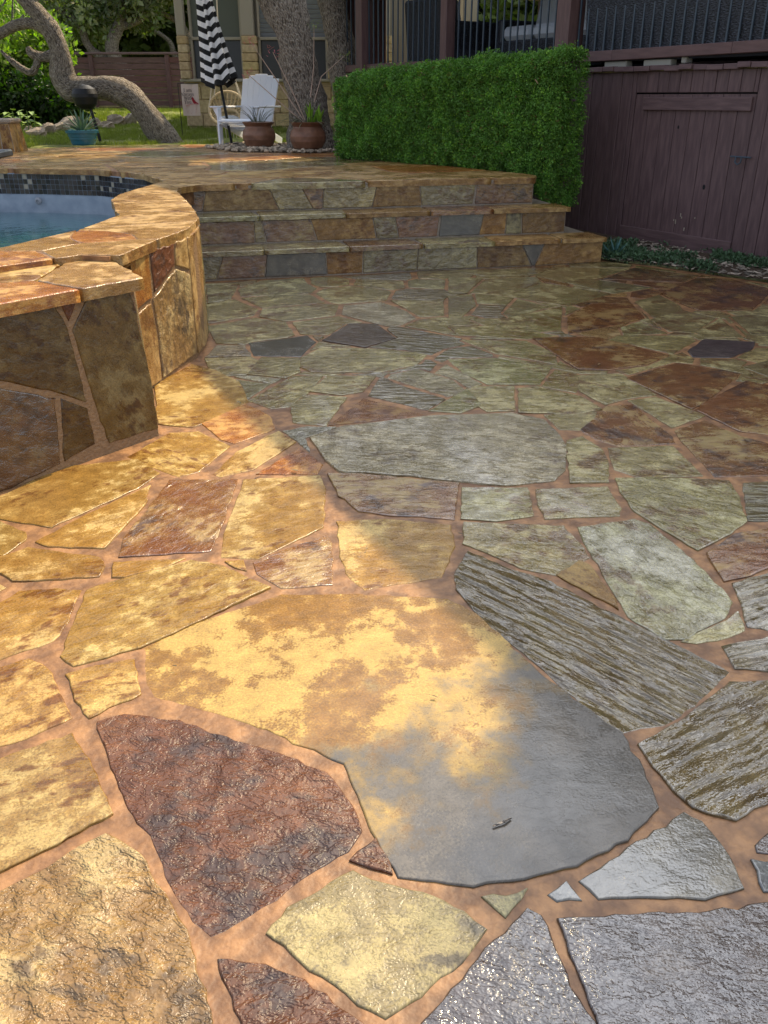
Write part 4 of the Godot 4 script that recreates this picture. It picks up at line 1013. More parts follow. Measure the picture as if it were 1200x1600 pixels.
func build_terrace() -> void:
	var pool: PackedVector2Array = PackedVector2Array([Vector2(-2.350, 3.200), Vector2(-1.930, 4.450), Vector2(-1.850, 4.740), Vector2(-1.750, 5.080), Vector2(-1.710, 5.500), Vector2(-1.700, 5.750), Vector2(-1.840, 6.100), Vector2(-2.000, 6.620), Vector2(-2.060, 7.050), Vector2(-2.020, 7.450), Vector2(-1.970, 8.020), Vector2(-2.000, 8.200), Vector2(-2.340, 8.920), Vector2(-2.970, 9.470), Vector2(-3.640, 9.650), Vector2(-4.300, 9.720), Vector2(-5.600, 9.600), Vector2(-6.900, 8.900), Vector2(-7.400, 7.200), Vector2(-6.800, 5.200), Vector2(-5.200, 3.700), Vector2(-3.600, 2.900)])
	var ring: PackedVector2Array = PackedVector2Array([Vector2(-1.450, 4.240), Vector2(-1.270, 4.200), Vector2(-1.200, 4.750), Vector2(-1.150, 5.000), Vector2(-1.130, 5.260), Vector2(-1.160, 5.610), Vector2(-1.290, 6.120), Vector2(-1.550, 6.950), Vector2(-1.630, 7.160), Vector2(-1.720, 7.550)])
	# mortar bed under the coping: the coping band, then the deck round the far side of the pool
	var band := PackedVector2Array()
	var inset := Geometry2D.offset_polygon(pool, 0.03)[0]
	var q := PackedVector2Array()
	for p in ring:
		q.append(p + Vector2(-0.045, 0.0))
	q.append_array(PackedVector2Array([Vector2(-1.62, 7.93), Vector2(1.40, 8.64), Vector2(1.40, 8.86), Vector2(-0.4, 11.5), Vector2(-0.3, 12.7), Vector2(-1.0, 12.24), Vector2(-2.1, 12.5), Vector2(-2.66, 14.45), Vector2(-3.2, 14.55), Vector2(-4.4, 14.15), Vector2(-5.0, 13.45), Vector2(-6.2, 13.15), Vector2(-8.4, 12.2), Vector2(-9, 8.5), Vector2(-8.6, 5), Vector2(-6.6, 2.4), Vector2(-4.2, 1.3), Vector2(-2.6, 2.4), Vector2(-2.15, 2.9), Vector2(-1.7, 4.0)]))
	var cut := Geometry2D.clip_polygons(q, inset)
	var outer := q
	if Geometry2D.is_polygon_clockwise(inset) == false:
		inset.reverse()
	# join the hole to the outline by a slit at the left, out of the frame
	var mb := MB.new()
	var parts := Geometry2D.clip_polygons(q, PackedVector2Array([Vector2(-30, 6.0), Vector2(-4.0, 6.0), Vector2(-4.0, 6.01), Vector2(-30, 6.01)]))
	for part in parts:
		for piece in Geometry2D.clip_polygons(part, inset):
			if not Geometry2D.is_polygon_clockwise(piece):
				var b := bed(piece, func(_z: float) -> float: return D - 0.006, 0.16)
				mb.v.append_array(b.v); mb.n.append_array(b.n); mb.u.append_array(b.u); mb.c.append_array(b.c)
	terrace = add(self, "terrace", mb.mesh(), M.mortar, "structure")
	cope("tan", 1.18, 0.30, [-1.74,5.16, -1.15,5.46, -1.16,5.6, -1.24,5.9, -1.76,5.91, -1.7,5.76])
	cope("rust", 1.32, -0.49, [-1.99,3.64, -1.95,3.66, -1.56,4.12, -1.71,4.33, -1.96,4.32, -1.98,4.3, -2.16,3.78])
	cope("rust", 1.49, 0.40, [-1.57,4.61, -1.53,4.61, -1.39,4.67, -1.33,4.71, -1.34,4.77, -1.39,4.89, -1.47,4.96, -1.6,5.03, -1.73,5.05, -1.73,4.93, -1.7,4.81, -1.65,4.7])
	cope("tan", 1.20, 0.44, [-1.46,5.92, -1.24,5.92, -1.43,6.56, -1.66,6.54, -1.95,6.48, -1.78,5.94])
	cope("tan", 1.22, -0.28, [-2.05,7.13, -1.81,7.24, -1.67,7.33, -1.72,7.57, -1.99,8.09])
	cope("tan", 1.30, 0.03, [-2.34,3.22, -1.99,3.61, -2.05,3.68, -2.16,3.76])
	cope("tan", 1.29, -0.00, [-1.55,4.13, -1.45,4.24, -1.27,4.21, -1.21,4.7, -1.32,4.71, -1.46,4.63, -1.57,4.59, -1.69,4.34])
	cope("tan", 1.34, 0.26, [-1.96,6.5, -1.44,6.58, -1.67,7.31, -2.05,7.11, -2.06,7.04, -2.01,6.64])
	cope("tan", 1.13, 0.12, [-1.27,4.72, -1.21,4.72, -1.15,5, -1.13,5.17, -1.15,5.45, -1.69,5.16, -1.75,5.11, -1.74,5.06, -1.59,5.04, -1.45,4.96, -1.37,4.86, -1.32,4.73])
	cope("tan", 1.20, -0.06, [-1.96,4.33, -1.7,4.35, -1.58,4.6, -1.65,4.69, -1.71,4.81, -1.75,5.05])
	cope("rust", 1.29, -0.30, [-3.46,12.82, -3.33,12.81, -3.27,12.87, -3.2,13.45, -3.67,13.61, -4.12,13.61, -4.43,13.52, -4.27,12.96])
	cope("olive", 1.11, -0.24, [-0.54,10.39, -0.38,10.48, 0,10.98, -0.35,11.53, -0.92,11.5, -1.38,10.93, -0.89,10.57])
	cope("tan", 1.61, 0.05, [-2.64,9.17, -1.87,9.45, -1.89,9.92, -2.1,10.48, -3.01,10.49, -3.08,10.25])
	cope("rust", 1.43, 0.02, [-2.86,13.72, -2.4,13.72, -2.59,14.42, -2.63,14.5, -3.12,14.58, -3.11,14.2])
	cope("tan", 1.51, 0.31, [-5.06,12.37, -4.32,12.97, -4.47,13.53, -4.75,13.77, -5.03,13.49, -5.71,13.32, -5.5,12.56])
	cope("tan", 1.48, 0.17, [-2.11,8.42, -1.67,8.62, -1.59,8.95, -1.59,9.22, -1.65,9.38, -1.87,9.43, -2.57,9.16, -2.35,8.93])
	cope("tan", 1.42, 0.44, [-4.99,11.09, -4.41,11.09, -4.11,11.64, -4.39,11.87, -4.95,12.15, -5.23,11.74, -5.33,11.37])
	cope("olive", 1.26, -0.33, [-2.91,11.5, -2.69,11.54, -2.07,12.29, -2.73,12.75, -3.25,12.83, -3.33,12.72, -3.46,11.82])
	cope("olive", 1.28, 0.10, [-3.21,13.5, -2.92,13.7, -3.13,14.17, -3.2,14.6, -4.41,14.2, -4.73,13.82, -4.47,13.56, -4.15,13.63, -3.67,13.63])
	cope("olive", 1.41, -0.08, [-6.59,12.32, -5.55,12.54, -5.75,13.3, -6.2,13.2, -7.17,12.63])
	cope("rust", 1.42, -0.19, [-6.49,10.09, -6.15,10.11, -5.92,10.32, -6.25,10.86, -6.62,11.2, -6.83,11.14, -6.96,10.87, -7.01,10.47])
	cope("rust", 1.38, 0.16, [-4.96,9.97, -4.27,10.2, -4.12,10.75, -4.4,11.05, -5.05,11.08, -5.6,10.38])
	cope("rust", 1.62, 0.16, [0.26,9.12, 1.05,9.45, 0.55,10.17, -0.13,9.99, 0.07,9.27])
	cope("gold", 1.39, -0.49, [-2.69,10.52, -2.08,10.51, -1.62,10.91, -1.94,11.17, -2.38,11.4, -2.7,11.51, -2.85,11.48, -3.09,10.67, -2.95,10.54])
	cope("tan", 1.49, 0.13, [-0.66,9.12, 0.03,9.25, -0.14,9.92, -0.2,10.03, -0.35,10.1, -0.79,9.87, -1.16,9.44])
	cope("olive", 1.35, -0.11, [-6.86,11.17, -6.64,11.22, -6.59,11.32, -6.54,11.77, -6.57,12.27, -7.25,12.6, -7.61,12.39, -7.71,11.42])
	cope("tan", 1.56, -0.45, [-3.99,9.97, -3.75,9.99, -3.14,10.25, -3.04,10.5, -3.07,10.61, -3.62,10.73, -4.09,10.72, -4.24,10.2])
	cope("gold", 1.63, -0.43, [-4.09,11.7, -3.5,11.86, -3.38,12.78, -4.3,12.93, -5,12.33, -4.95,12.19])
	cope("tan", 1.44, -0.02, [-7.39,9.24, -6.99,9.54, -6.52,10.05, -7.03,10.42, -7.4,10.3, -7.86,10.04, -7.88,9.58])
	cope("tan", 1.29, -0.40, [-0.34,8.39, -0.21,8.39, 0.03,8.61, 0.23,8.97, 0.25,9.1, -0.02,9.21, -0.65,9.06, -0.8,8.56])
	cope("gold", 1.62, -0.36, [-3.21,10.7, -3.12,10.7, -2.92,11.47, -3.5,11.81, -4.06,11.64, -4.38,11.06, -4.07,10.76])
	cope("tan", 1.50, -0.38, [-6.56,11.25, -5.9,11.38, -5.38,11.39, -5.28,11.69, -5,12.18, -5.04,12.32, -5.55,12.51, -6.51,12.27])
	cope("rust", 1.43, -0.38, [-1.31,11.97, -1.19,11.97, -1,12.28, -1.77,12.48, -1.86,12.47, -2.01,12.32, -1.6,12.06])
	cope("tan", 1.41, -0.35, [-2.76,12.77, -2.66,12.77, -2.22,13.1, -2.4,13.68, -2.87,13.68, -3.18,13.39, -3.23,12.87])
	cope("tan", 1.44, 0.17, [-1.29,7.94, -1.21,7.94, -1.12,8.06, -1,8.48, -1.65,8.61, -2.07,8.38, -1.99,8.24, -1.81,8.14])
	cope("olive", 1.30, 0.14, [-1.64,9.39, -1.2,9.44, -0.86,9.84, -0.4,10.14, -0.5,10.35, -1.42,10.91, -1.59,10.87, -2.04,10.5, -1.87,9.97, -1.81,9.47])
	cope("gold", 1.43, 0.28, [-6.94,8.92, -5.79,9.5, -6.12,10.1, -6.46,10.04, -7.3,9.23])
	cope("rust", 1.58, -0.36, [-0.96,11.55, -0.34,11.57, -0.31,12.25, -0.72,12.38, -0.92,12.31, -1.18,11.92])
	cope("tan", 1.55, -0.26, [-7.83,10.15, -7.05,10.46, -6.9,11.15, -7.71,11.37])
	cope("tan", 1.46, -0.19, [1.06,8.47, 1.42,8.56, 1.46,8.74, 1.43,8.91, 1.07,9.4, 0.39,9.07, 0.71,8.72])
	cope("rust", 1.51, -0.14, [-1.59,10.95, -1.44,10.95, -0.97,11.53, -1.24,11.92, -2.04,12.25, -2.62,11.53, -2.01,11.25])
	cope("tan", 1.50, 0.23, [-2.84,9.34, -2.79,9.35, -2.82,9.47, -3.11,10.2, -3.93,9.92, -3.92,9.69, -2.98,9.48])
	cope("gold", 1.50, 0.13, [-1.04,8.52, -0.85,8.56, -0.67,9.08, -1.18,9.4, -1.57,9.35, -1.56,8.95, -1.63,8.64])
	cope("tan", 1.35, -0.25, [-0.14,8.2, 1,8.47, 0.33,9.05, 0.1,8.66, -0.2,8.36])
	cope("gold", 1.62, 0.38, [-5.88,10.32, -5.69,10.34, -5.1,11.06, -5.34,11.34, -5.9,11.36, -6.5,11.21])
	cope("tan", 1.51, -0.49, [-1.73,7.6, -1.6,7.83, -1.3,7.92, -1.97,8.2, -1.98,8.1])
	cope("tan", 1.43, 0.12, [-5.76,9.52, -5.57,9.61, -5.03,9.66, -5,9.96, -5.65,10.33, -5.94,10.25, -6.06,10.05])
	cope("tan", 1.36, -0.22, [-2.06,12.32, -1.87,12.5, -2.05,12.56, -2.25,13.05, -2.63,12.75, -2.49,12.57])
	cope("tan", 1.62, -0.34, [-4.98,9.67, -4,9.69, -3.97,9.92, -4.27,10.15, -4.95,9.93])
	cope("tan", 1.51, -0.13, [-0.19,10.04, 0.53,10.2, 0.03,10.92, -0.45,10.34, -0.35,10.13])
	cope("olive", 1.22, -0.16, [-1.16,7.95, -0.17,8.17, -0.25,8.35, -0.85,8.53, -0.95,8.48])
	cope("olive", 1.35, 0.34, [-0.31,12.27, -0.27,12.72, -0.78,12.42])

func build_steps() -> void:
	steps = thing("garden_steps", "three broad flagstone steps rising from the patio to the pool terrace", "steps", Vector3.ZERO)
	var mb := MB.new()
	for i in 3:
		var e: float = STEP_END[i] - 0.012
		var q := PackedVector2Array([Vector2(-1.85, 0), Vector2(e, 0), Vector2(e, 1.0 - i * 0.2), Vector2(-1.85, 1.0 - i * 0.2)])
		var top: float = STEP_H[i + 1] - (0.012 if i < 2 else 0.02)
		var P := func(p: Vector2, y: float) -> Vector3: return step_map(i, p.x, y, -p.y)
		mb.quad(P.call(q[0], top), P.call(q[1], top), P.call(q[2], top), P.call(q[3], top), Vector3.UP)
		mb.quad(P.call(q[0], -0.1), P.call(q[1], -0.1), P.call(q[1], top), P.call(q[0], top), Vector3(0, 0, 1))
		mb.quad(P.call(q[1], -0.1), P.call(q[2], -0.1), P.call(q[2], top), P.call(q[1], top), Vector3(1, 0, 0))
		mb.quad(P.call(q[0], -0.1), P.call(q[3], -0.1), P.call(q[3], top), P.call(q[0], top), Vector3(-1, 0, 0))
		mb.quad(P.call(q[3], -0.1), P.call(q[2], -0.1), P.call(q[2], top), P.call(q[3], top), Vector3(0, 0, -1))
	add(steps, "mortar_core", mb.mesh(), M.joint)
	riser_stone(0, "olive", 0.70, -0.19, [-1.638,0.012, -1.459,0.012, -1.393,0.195, -1.638,0.195])
	riser_stone(0, "brownrust", 0.85, 0.05, [-1.451,0.012, -1.052,0.012, -1.021,0.195, -1.385,0.195])
	riser_stone(0, "slate", 0.60, -0.11, [-1.044,0.012, -0.511,0.012, -0.518,0.195, -1.013,0.195])
	riser_stone(0, "tan", 0.75, -0.04, [-0.503,0.012, -0.197,0.012, -0.189,0.195, -0.51,0.195])
	riser_stone(0, "olive", 0.80, 0.19, [-0.189,0.012, 0.292,0.012, 0.305,0.195, -0.181,0.195])
	riser_stone(0, "olive", 0.85, 0.19, [0.3,0.012, 0.857,0.012, 0.849,0.195, 0.313,0.195])
	riser_stone(0, "tan", 0.75, -0.11, [0.865,0.012, 1.376,0.012, 1.278,0.195, 0.857,0.195])
	riser_stone(0, "slate", 0.50, 0.06, [1.384,0.012, 1.411,0.012, 1.493,0.195, 1.286,0.195])
	riser_stone(0, "tan", 0.80, 0.12, [1.419,0.012, 2.072,0.012, 2.072,0.195, 1.501,0.195])
	riser_stone(1, "brownrust", 0.85, 0.16, [-1.677,0.012, -1.159,0.012, -1.16,0.193, -1.677,0.193])
	riser_stone(1, "olive", 0.75, 0.23, [-1.151,0.012, -1.06,0.012, -1.094,0.193, -1.152,0.193])
	riser_stone(1, "brownrust", 0.95, 0.09, [-1.052,0.012, -0.612,0.012, -0.668,0.193, -1.086,0.193])
	riser_stone(1, "tan", 0.80, 0.24, [-0.604,0.012, -0.075,0.012, -0.109,0.193, -0.66,0.193])
	riser_stone(1, "olive", 0.80, -0.04, [-0.067,0.012, 0.132,0.012, 0.097,0.193, -0.101,0.193])
	riser_stone(1, "brownrust", 0.85, 0.24, [0.14,0.012, 0.495,0.012, 0.514,0.193, 0.105,0.193])
	riser_stone(1, "slate", 0.65, -0.13, [0.515,0.012, 0.897,0.012, 0.935,0.193, 0.534,0.193])
	riser_stone(1, "tan", 0.80, 0.30, [0.905,0.012, 1.151,0.012, 1.157,0.193, 0.943,0.193])
	riser_stone(1, "lichen", 0.90, -0.17, [1.159,0.012, 1.31,0.012, 1.301,0.193, 1.165,0.193])
	riser_stone(1, "tan", 0.72, 0.28, [1.324,0.012, 1.743,0.012, 1.743,0.193, 1.316,0.193])
	riser_stone(2, "brownrust", 0.85, 0.01, [-1.793,0.012, -1.645,0.012, -1.599,0.192, -1.793,0.192])
	riser_stone(2, "tan", 0.75, 0.20, [-1.637,0.012, -0.967,0.012, -1.05,0.192, -1.591,0.192])
	riser_stone(2, "olive", 0.85, 0.11, [-0.959,0.012, -0.663,0.012, -0.759,0.192, -1.042,0.192])
	riser_stone(2, "brownrust", 0.85, 0.18, [-0.655,0.012, -0.575,0.012, -0.558,0.192, -0.751,0.192])
	riser_stone(2, "olive", 0.90, -0.08, [-0.567,0.012, -0.118,0.012, -0.07,0.192, -0.55,0.192])
	riser_stone(2, "tan", 0.75, -0.21, [-0.11,0.012, 0.353,0.012, 0.331,0.192, -0.062,0.192])
	riser_stone(2, "olive", 0.85, -0.19, [0.361,0.012, 0.855,0.012, 0.874,0.192, 0.339,0.192])
	riser_stone(2, "brownrust", 0.72, -0.25, [0.876,0.012, 1.448,0.012, 1.448,0.192, 0.894,0.192])
	tread_stone(0, "olive", 0.90, 0.12, [-1.625,-0.03, -1.044,-0.031, -1.009,0.31, -1.625,0.31])
	tread_stone(0, "olive", 1.15, -0.14, [-1.036,-0.03, -0.315,-0.034, -0.36,0.31, -1.036,0.31])
	tread_stone(0, "brownrust", 0.90, 0.14, [-0.307,-0.03, 0.343,-0.033, 0.295,0.31, -0.307,0.31])
	tread_stone(0, "olive", 1.00, -0.08, [0.362,-0.03, 1.009,-0.031, 1.017,0.31, 0.362,0.31])
	tread_stone(0, "tan", 0.95, -0.09, [1.017,-0.03, 1.646,-0.029, 1.63,0.31, 1.017,0.31])
	tread_stone(0, "tan", 1.10, -0.19, [1.667,-0.03, 2.094,-0.036, 2.074,0.31, 1.667,0.31])
	tread_stone(1, "olive", 1.00, 0.13, [-1.666,-0.03, -1.108,-0.028, -1.148,0.28, -1.666,0.28])
	tread_stone(1, "olive", 1.05, -0.00, [-1.1,-0.03, -0.352,-0.031, -0.33,0.28, -1.1,0.28])
	tread_stone(1, "tan", 0.80, -0.02, [-0.344,-0.03, 0.423,-0.023, 0.406,0.28, -0.344,0.28])
	tread_stone(1, "brownrust", 0.90, -0.07, [0.431,-0.03, 1.02,-0.032, 1.051,0.28, 0.431,0.28])
	tread_stone(1, "tan", 1.00, 0.12, [1.028,-0.03, 1.775,-0.036, 1.755,0.28, 1.028,0.28])

# ------------------------------------------------------------------ pool
func build_pool() -> void:
	var pool: PackedVector2Array = PackedVector2Array([Vector2(-2.350, 3.200), Vector2(-1.930, 4.450), Vector2(-1.850, 4.740), Vector2(-1.750, 5.080), Vector2(-1.710, 5.500), Vector2(-1.700, 5.750), Vector2(-1.840, 6.100), Vector2(-2.000, 6.620), Vector2(-2.060, 7.050), Vector2(-2.020, 7.450), Vector2(-1.970, 8.020), Vector2(-2.000, 8.200), Vector2(-2.340, 8.920), Vector2(-2.970, 9.470), Vector2(-3.640, 9.650), Vector2(-4.300, 9.720), Vector2(-5.600, 9.600), Vector2(-6.900, 8.900), Vector2(-7.400, 7.200), Vector2(-6.800, 5.200), Vector2(-5.200, 3.700), Vector2(-3.600, 2.900)])
	if Geometry2D.is_polygon_clockwise(pool):
		pool.reverse()
	var shell := thing("swimming_pool", "curved swimming pool with grey plaster walls and a dark mosaic waterline", "pool", Vector3.ZERO)
	var wall := MB.new()
	var tiles := MB.new()
	var wq := Geometry2D.offset_polygon(pool, 0.02)[0]
	for i in wq.size():
		var a := wq[i]; var b := wq[(i + 1) % wq.size()]
		var o := Vector3(-(b.y - a.y), 0, -(b.x - a.x))
		wall.quad(Vector3(a.x, D - 0.05, -a.y), Vector3(b.x, D - 0.05, -b.y), Vector3(b.x, -0.9, -b.y), Vector3(a.x, -0.9, -a.y), o)
		var length := a.distance_to(b)
		var cnt := maxi(1, roundi(length / 0.052))
		var inw := Vector2(-(b.y - a.y), b.x - a.x).normalized() * 0.006
		for k in cnt:
			for r in 4:
				var w0 := a.lerp(b, (k + 0.05) / cnt) + inw
				var w1 := a.lerp(b, (k + 0.95) / cnt) + inw
				var y1 := D - 0.06 - r * 0.05
				var y0 := y1 - 0.046
				var g := rng.randf_range(0.008, 0.05)
				tiles.col = Color(g * 1.15, g, g * 0.85) if rng.randf() > 0.09 else Color(0.3, 0.27, 0.2)
				tiles.quad(Vector3(w0.x, y1, -w0.y), Vector3(w1.x, y1, -w1.y), Vector3(w1.x, y0, -w1.y), Vector3(w0.x, y0, -w0.y), o)
	add(shell, "plaster_wall", wall.mesh(), M.plaster)
	add(shell, "waterline_tile", tiles.mesh(), M.tile_glaze, "stuff")
	var floor_ := MB.new()
	var tr := Geometry2D.triangulate_polygon(wq)
	for k in range(0, tr.size(), 3):
		var p := wq[tr[k]]; var p2 := wq[tr[k + 1]]; var p3 := wq[tr[k + 2]]
		floor_.flat(Vector3(p.x, -0.9, -p.y), Vector3(p2.x, -0.9, -p2.y), Vector3(p3.x, -0.9, -p3.y), Vector3.UP)
	add(shell, "pool_floor", floor_.mesh(), M.pool_floor)
	for h in [[60, 314], [70, 350]]:
		var at := Vector3(-3.690, 0.393, -9.630) if h[1] == 314 else Vector3(-3.665, 0.145, -9.630)
		var ft := MB.new()
		ft.lathe([Vector2(0.0, 0.012), Vector2(0.014, 0.012), Vector2(0.016, 0.024), Vector2(0.034, 0.016), Vector2(0.038, 0.0)], Transform3D(Basis(Vector3.RIGHT, PI / 2), at), 16)
		add(shell, "return_fitting", ft.mesh(), M.blind)
	var ledge := MB.new()
	ledge.box(T(Vector3(-4.75, 0.0, -9.25), 0.15), Vector3(1.1, 0.78, 0.9), 0.05)
	add(shell, "entry_bench", ledge.mesh(), M.plaster)
	var w := MB.new()
	var iq := Geometry2D.offset_polygon(pool, 0.012)[0]
	tr = Geometry2D.triangulate_polygon(iq)
	for k in range(0, tr.size(), 3):
		var p := iq[tr[k]]; var p2 := iq[tr[k + 1]]; var p3 := iq[tr[k + 2]]
		w.flat(Vector3(p.x, 0.27, -p.y), Vector3(p2.x, 0.27, -p2.y), Vector3(p3.x, 0.27, -p3.y), Vector3.UP, p, p2, p3)
	var wm: StandardMaterial3D = M.water
	var f := noise(61, 0.03, 3)
	var im := f.get_seamless_image(256, 256)
	im.convert(Image.FORMAT_RF)
	wm.heightmap_enabled = true
	wm.heightmap_texture = ImageTexture.create_from_image(im)
	wm.heightmap_scale = 0.25
	wm.uv1_scale = Vector3(0.8, 0.8, 1)
	add(self, "pool_water", w.mesh(), wm, "structure")

func build_pool_wall() -> void:
	pool_wall = thing("pool_wall", "low curved pool wall clad in irregular golden flagstones with an overhanging coping", "wall", Vector3.ZERO)
	wall_path = Curve2D.new()
	for p in [Vector2(-1.30, 4.30), Vector2(-1.255, 4.52), Vector2(-1.2, 4.78), Vector2(-1.14, 5.06), Vector2(-1.13, 5.3), Vector2(-1.165, 5.62), Vector2(-1.295, 6.13), Vector2(-1.56, 6.95), Vector2(-1.69, 7.3)]:
		wall_path.add_point(p)
	wall_path.bake_interval = 0.02
	var mb := MB.new()
	var length := wall_path.get_baked_length()
	var steps_ := 60
	for i in steps_:
		var a := curve_map(Vector2(length * i / steps_, -0.06), -0.008)
		var b := curve_map(Vector2(length * (i + 1) / steps_, -0.06), -0.008)
		mb.quad(a, b, Vector3(b.x, D - 0.05, b.z), Vector3(a.x, D - 0.05, a.z), Vector3(a.z - b.z, 0, b.x - a.x) * -1.0)
	# the pier: battered front face and its right end
	var fo := func(s: float, y: float) -> Vector3: return face_map(Vector2(s, y), -0.006)
	mb.quad(fo.call(0.0, -0.1), fo.call(1.9, -0.1), fo.call(1.9, D - 0.08), fo.call(0.0, D - 0.08), Vector3(FACE_N.x, 0, -FACE_N.y))
	var e0: Vector3 = fo.call(0.0, -0.1)
	var e1: Vector3 = fo.call(0.0, D - 0.08)
	mb.quad(e0, Vector3(-1.29, -0.1, -4.45), Vector3(-1.29, D - 0.08, -4.45), e1, Vector3(1, 0, -0.3))
	mb.quad(e1, fo.call(1.9, D - 0.08), Vector3(-2.6, D - 0.085, -3.2), Vector3(-1.32, D - 0.085, -4.3), Vector3.UP)
	add(pool_wall, "mortar_core", mb.mesh(), M.wall_mortar)
	slab(pool_wall, "wall_stone", poly([0.015, 0.01, 0.60, 0.01, 0.55, 0.62, 0.02, 0.62]), func(p: Vector2, h: float) -> Vector3:
		var d := Vector2(-0.22, 0.66).normalized()
		var w := FACE_O + d * p.x + Vector2(d.y, -d.x) * (h + 0.006) - FACE_N * 0.055 * p.y / 0.66
		return Vector3(w.x, p.y - 0.03, -w.y), "olive", 0.9, 1.0, 0.02, 0.04, 0.01, 0.007)
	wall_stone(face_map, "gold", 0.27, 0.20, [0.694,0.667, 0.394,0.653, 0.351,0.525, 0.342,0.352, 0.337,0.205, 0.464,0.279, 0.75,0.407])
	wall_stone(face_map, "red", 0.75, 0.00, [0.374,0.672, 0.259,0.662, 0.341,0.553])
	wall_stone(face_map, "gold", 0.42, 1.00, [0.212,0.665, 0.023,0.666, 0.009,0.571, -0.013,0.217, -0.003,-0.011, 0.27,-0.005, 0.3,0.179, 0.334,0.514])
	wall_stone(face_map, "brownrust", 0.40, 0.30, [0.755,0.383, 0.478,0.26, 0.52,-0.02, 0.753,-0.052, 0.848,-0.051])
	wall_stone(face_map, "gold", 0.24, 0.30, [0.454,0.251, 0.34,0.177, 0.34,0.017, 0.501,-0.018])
	wall_stone(face_map, "olive", 0.80, 0.20, [0.86,0.03, 1.25,0, 1.3,0.62, 0.88,0.62])
	wall_stone(face_map, "brownrust", 0.80, 0.20, [1.28,0, 1.7,-0.02, 1.7,0.62, 1.33,0.62])
	wall_stone(curve_map, "rust", 1.00, 1.30, [0,0.43, 0.29,0.47, 0.31,0.7, 0,0.7])
	wall_stone(curve_map, "tan", 1.10, 1.40, [0,0.02, 0.29,0.02, 0.3,0.28, 0.27,0.45, 0,0.41])
	wall_stone(curve_map, "rough", 1.30, 1.50, [0.31,0.02, 0.78,0.03, 0.8,0.5, 0.62,0.56, 0.3,0.46, 0.32,0.28])
	wall_stone(curve_map, "red", 1.20, 0.50, [0.33,0.49, 0.6,0.58, 0.62,0.7, 0.33,0.7])
	wall_stone(curve_map, "tan", 1.10, 0.50, [0.62,0.58, 0.8,0.52, 0.8,0.7, 0.64,0.7])
	wall_stone(curve_map, "tan", 1.20, 1.50, [0.82,0.02, 1.22,0.02, 1.24,0.7, 0.82,0.7])
	wall_stone(curve_map, "olive", 1.00, 1.40, [1.25,0.02, 1.6,0.02, 1.66,0.33, 1.25,0.3])
	wall_stone(curve_map, "olive", 0.90, 1.40, [1.26,0.33, 1.66,0.36, 1.62,0.7, 1.26,0.7])
	wall_stone(curve_map, "brownrust", 0.90, 1.40, [1.63,0.02, 2.2,0.02, 2.2,0.7, 1.68,0.7])
	wall_stone(curve_map, "olive", 0.80, 1.40, [2.23,0.02, 2.9,0.02, 2.9,0.7, 2.23,0.7])
	block_cope("rust", 1.40, 0.30, [-2.39,2.16, -2.36,2.17, -2.03,2.6, -2.22,2.82, -2.33,2.79, -2.49,2.7, -2.47,2.41, -2.42,2.21])
	block_cope("tan", 1.10, 0.31, [-1.25,3.58, -1.06,3.82, -1.3,4.22, -1.44,4.25, -1.53,4.23, -1.5,3.75])
	block_cope("gold", 1.10, 0.34, [-2.07,3.15, -1.93,3.16, -1.84,3.47, -1.81,3.65, -1.93,3.75, -2.25,3.3])
	block_cope("rust", 1.40, -0.06, [-2.51,2.71, -2.23,2.83, -2.17,2.98, -2.08,3.13, -2.26,3.29, -2.35,3.19, -2.83,2.89, -2.78,2.8])
	block_cope("gold", 1.10, -0.24, [-2.03,2.61, -1.69,3.01, -1.91,3.15, -2.02,3.14, -2.07,3.13, -2.17,2.97, -2.21,2.84, -2.14,2.74])
	block_cope("rust", 1.40, -0.13, [-1.69,3.03, -1.26,3.56, -1.51,3.74, -1.8,3.64, -1.91,3.16])
	block_cope("gold", 1.10, 0.34, [-2.93,2.58, -2.88,2.63, -2.79,2.79, -2.84,2.88, -3.1,2.72])
	block_cope("gold", 1.10, -0.17, [-2.44,2.2, -2.43,2.21, -2.48,2.43, -2.51,2.7, -2.78,2.79, -2.91,2.57])
	block_cope("gold", 1.10, 0.26, [-1.81,3.66, -1.52,3.76, -1.52,3.98, -1.55,4.23, -1.59,4.22, -1.62,4.2, -1.92,3.76])

# ------------------------------------------------------------------ porch on the right
func sk(s: float, out: float, y: float) -> Vector3:       # s metres along the skirting (towards the camera), out in front of it
	var w := Q0 + QD * s + QN * out
	return Vector3(w.x, y, -w.y)

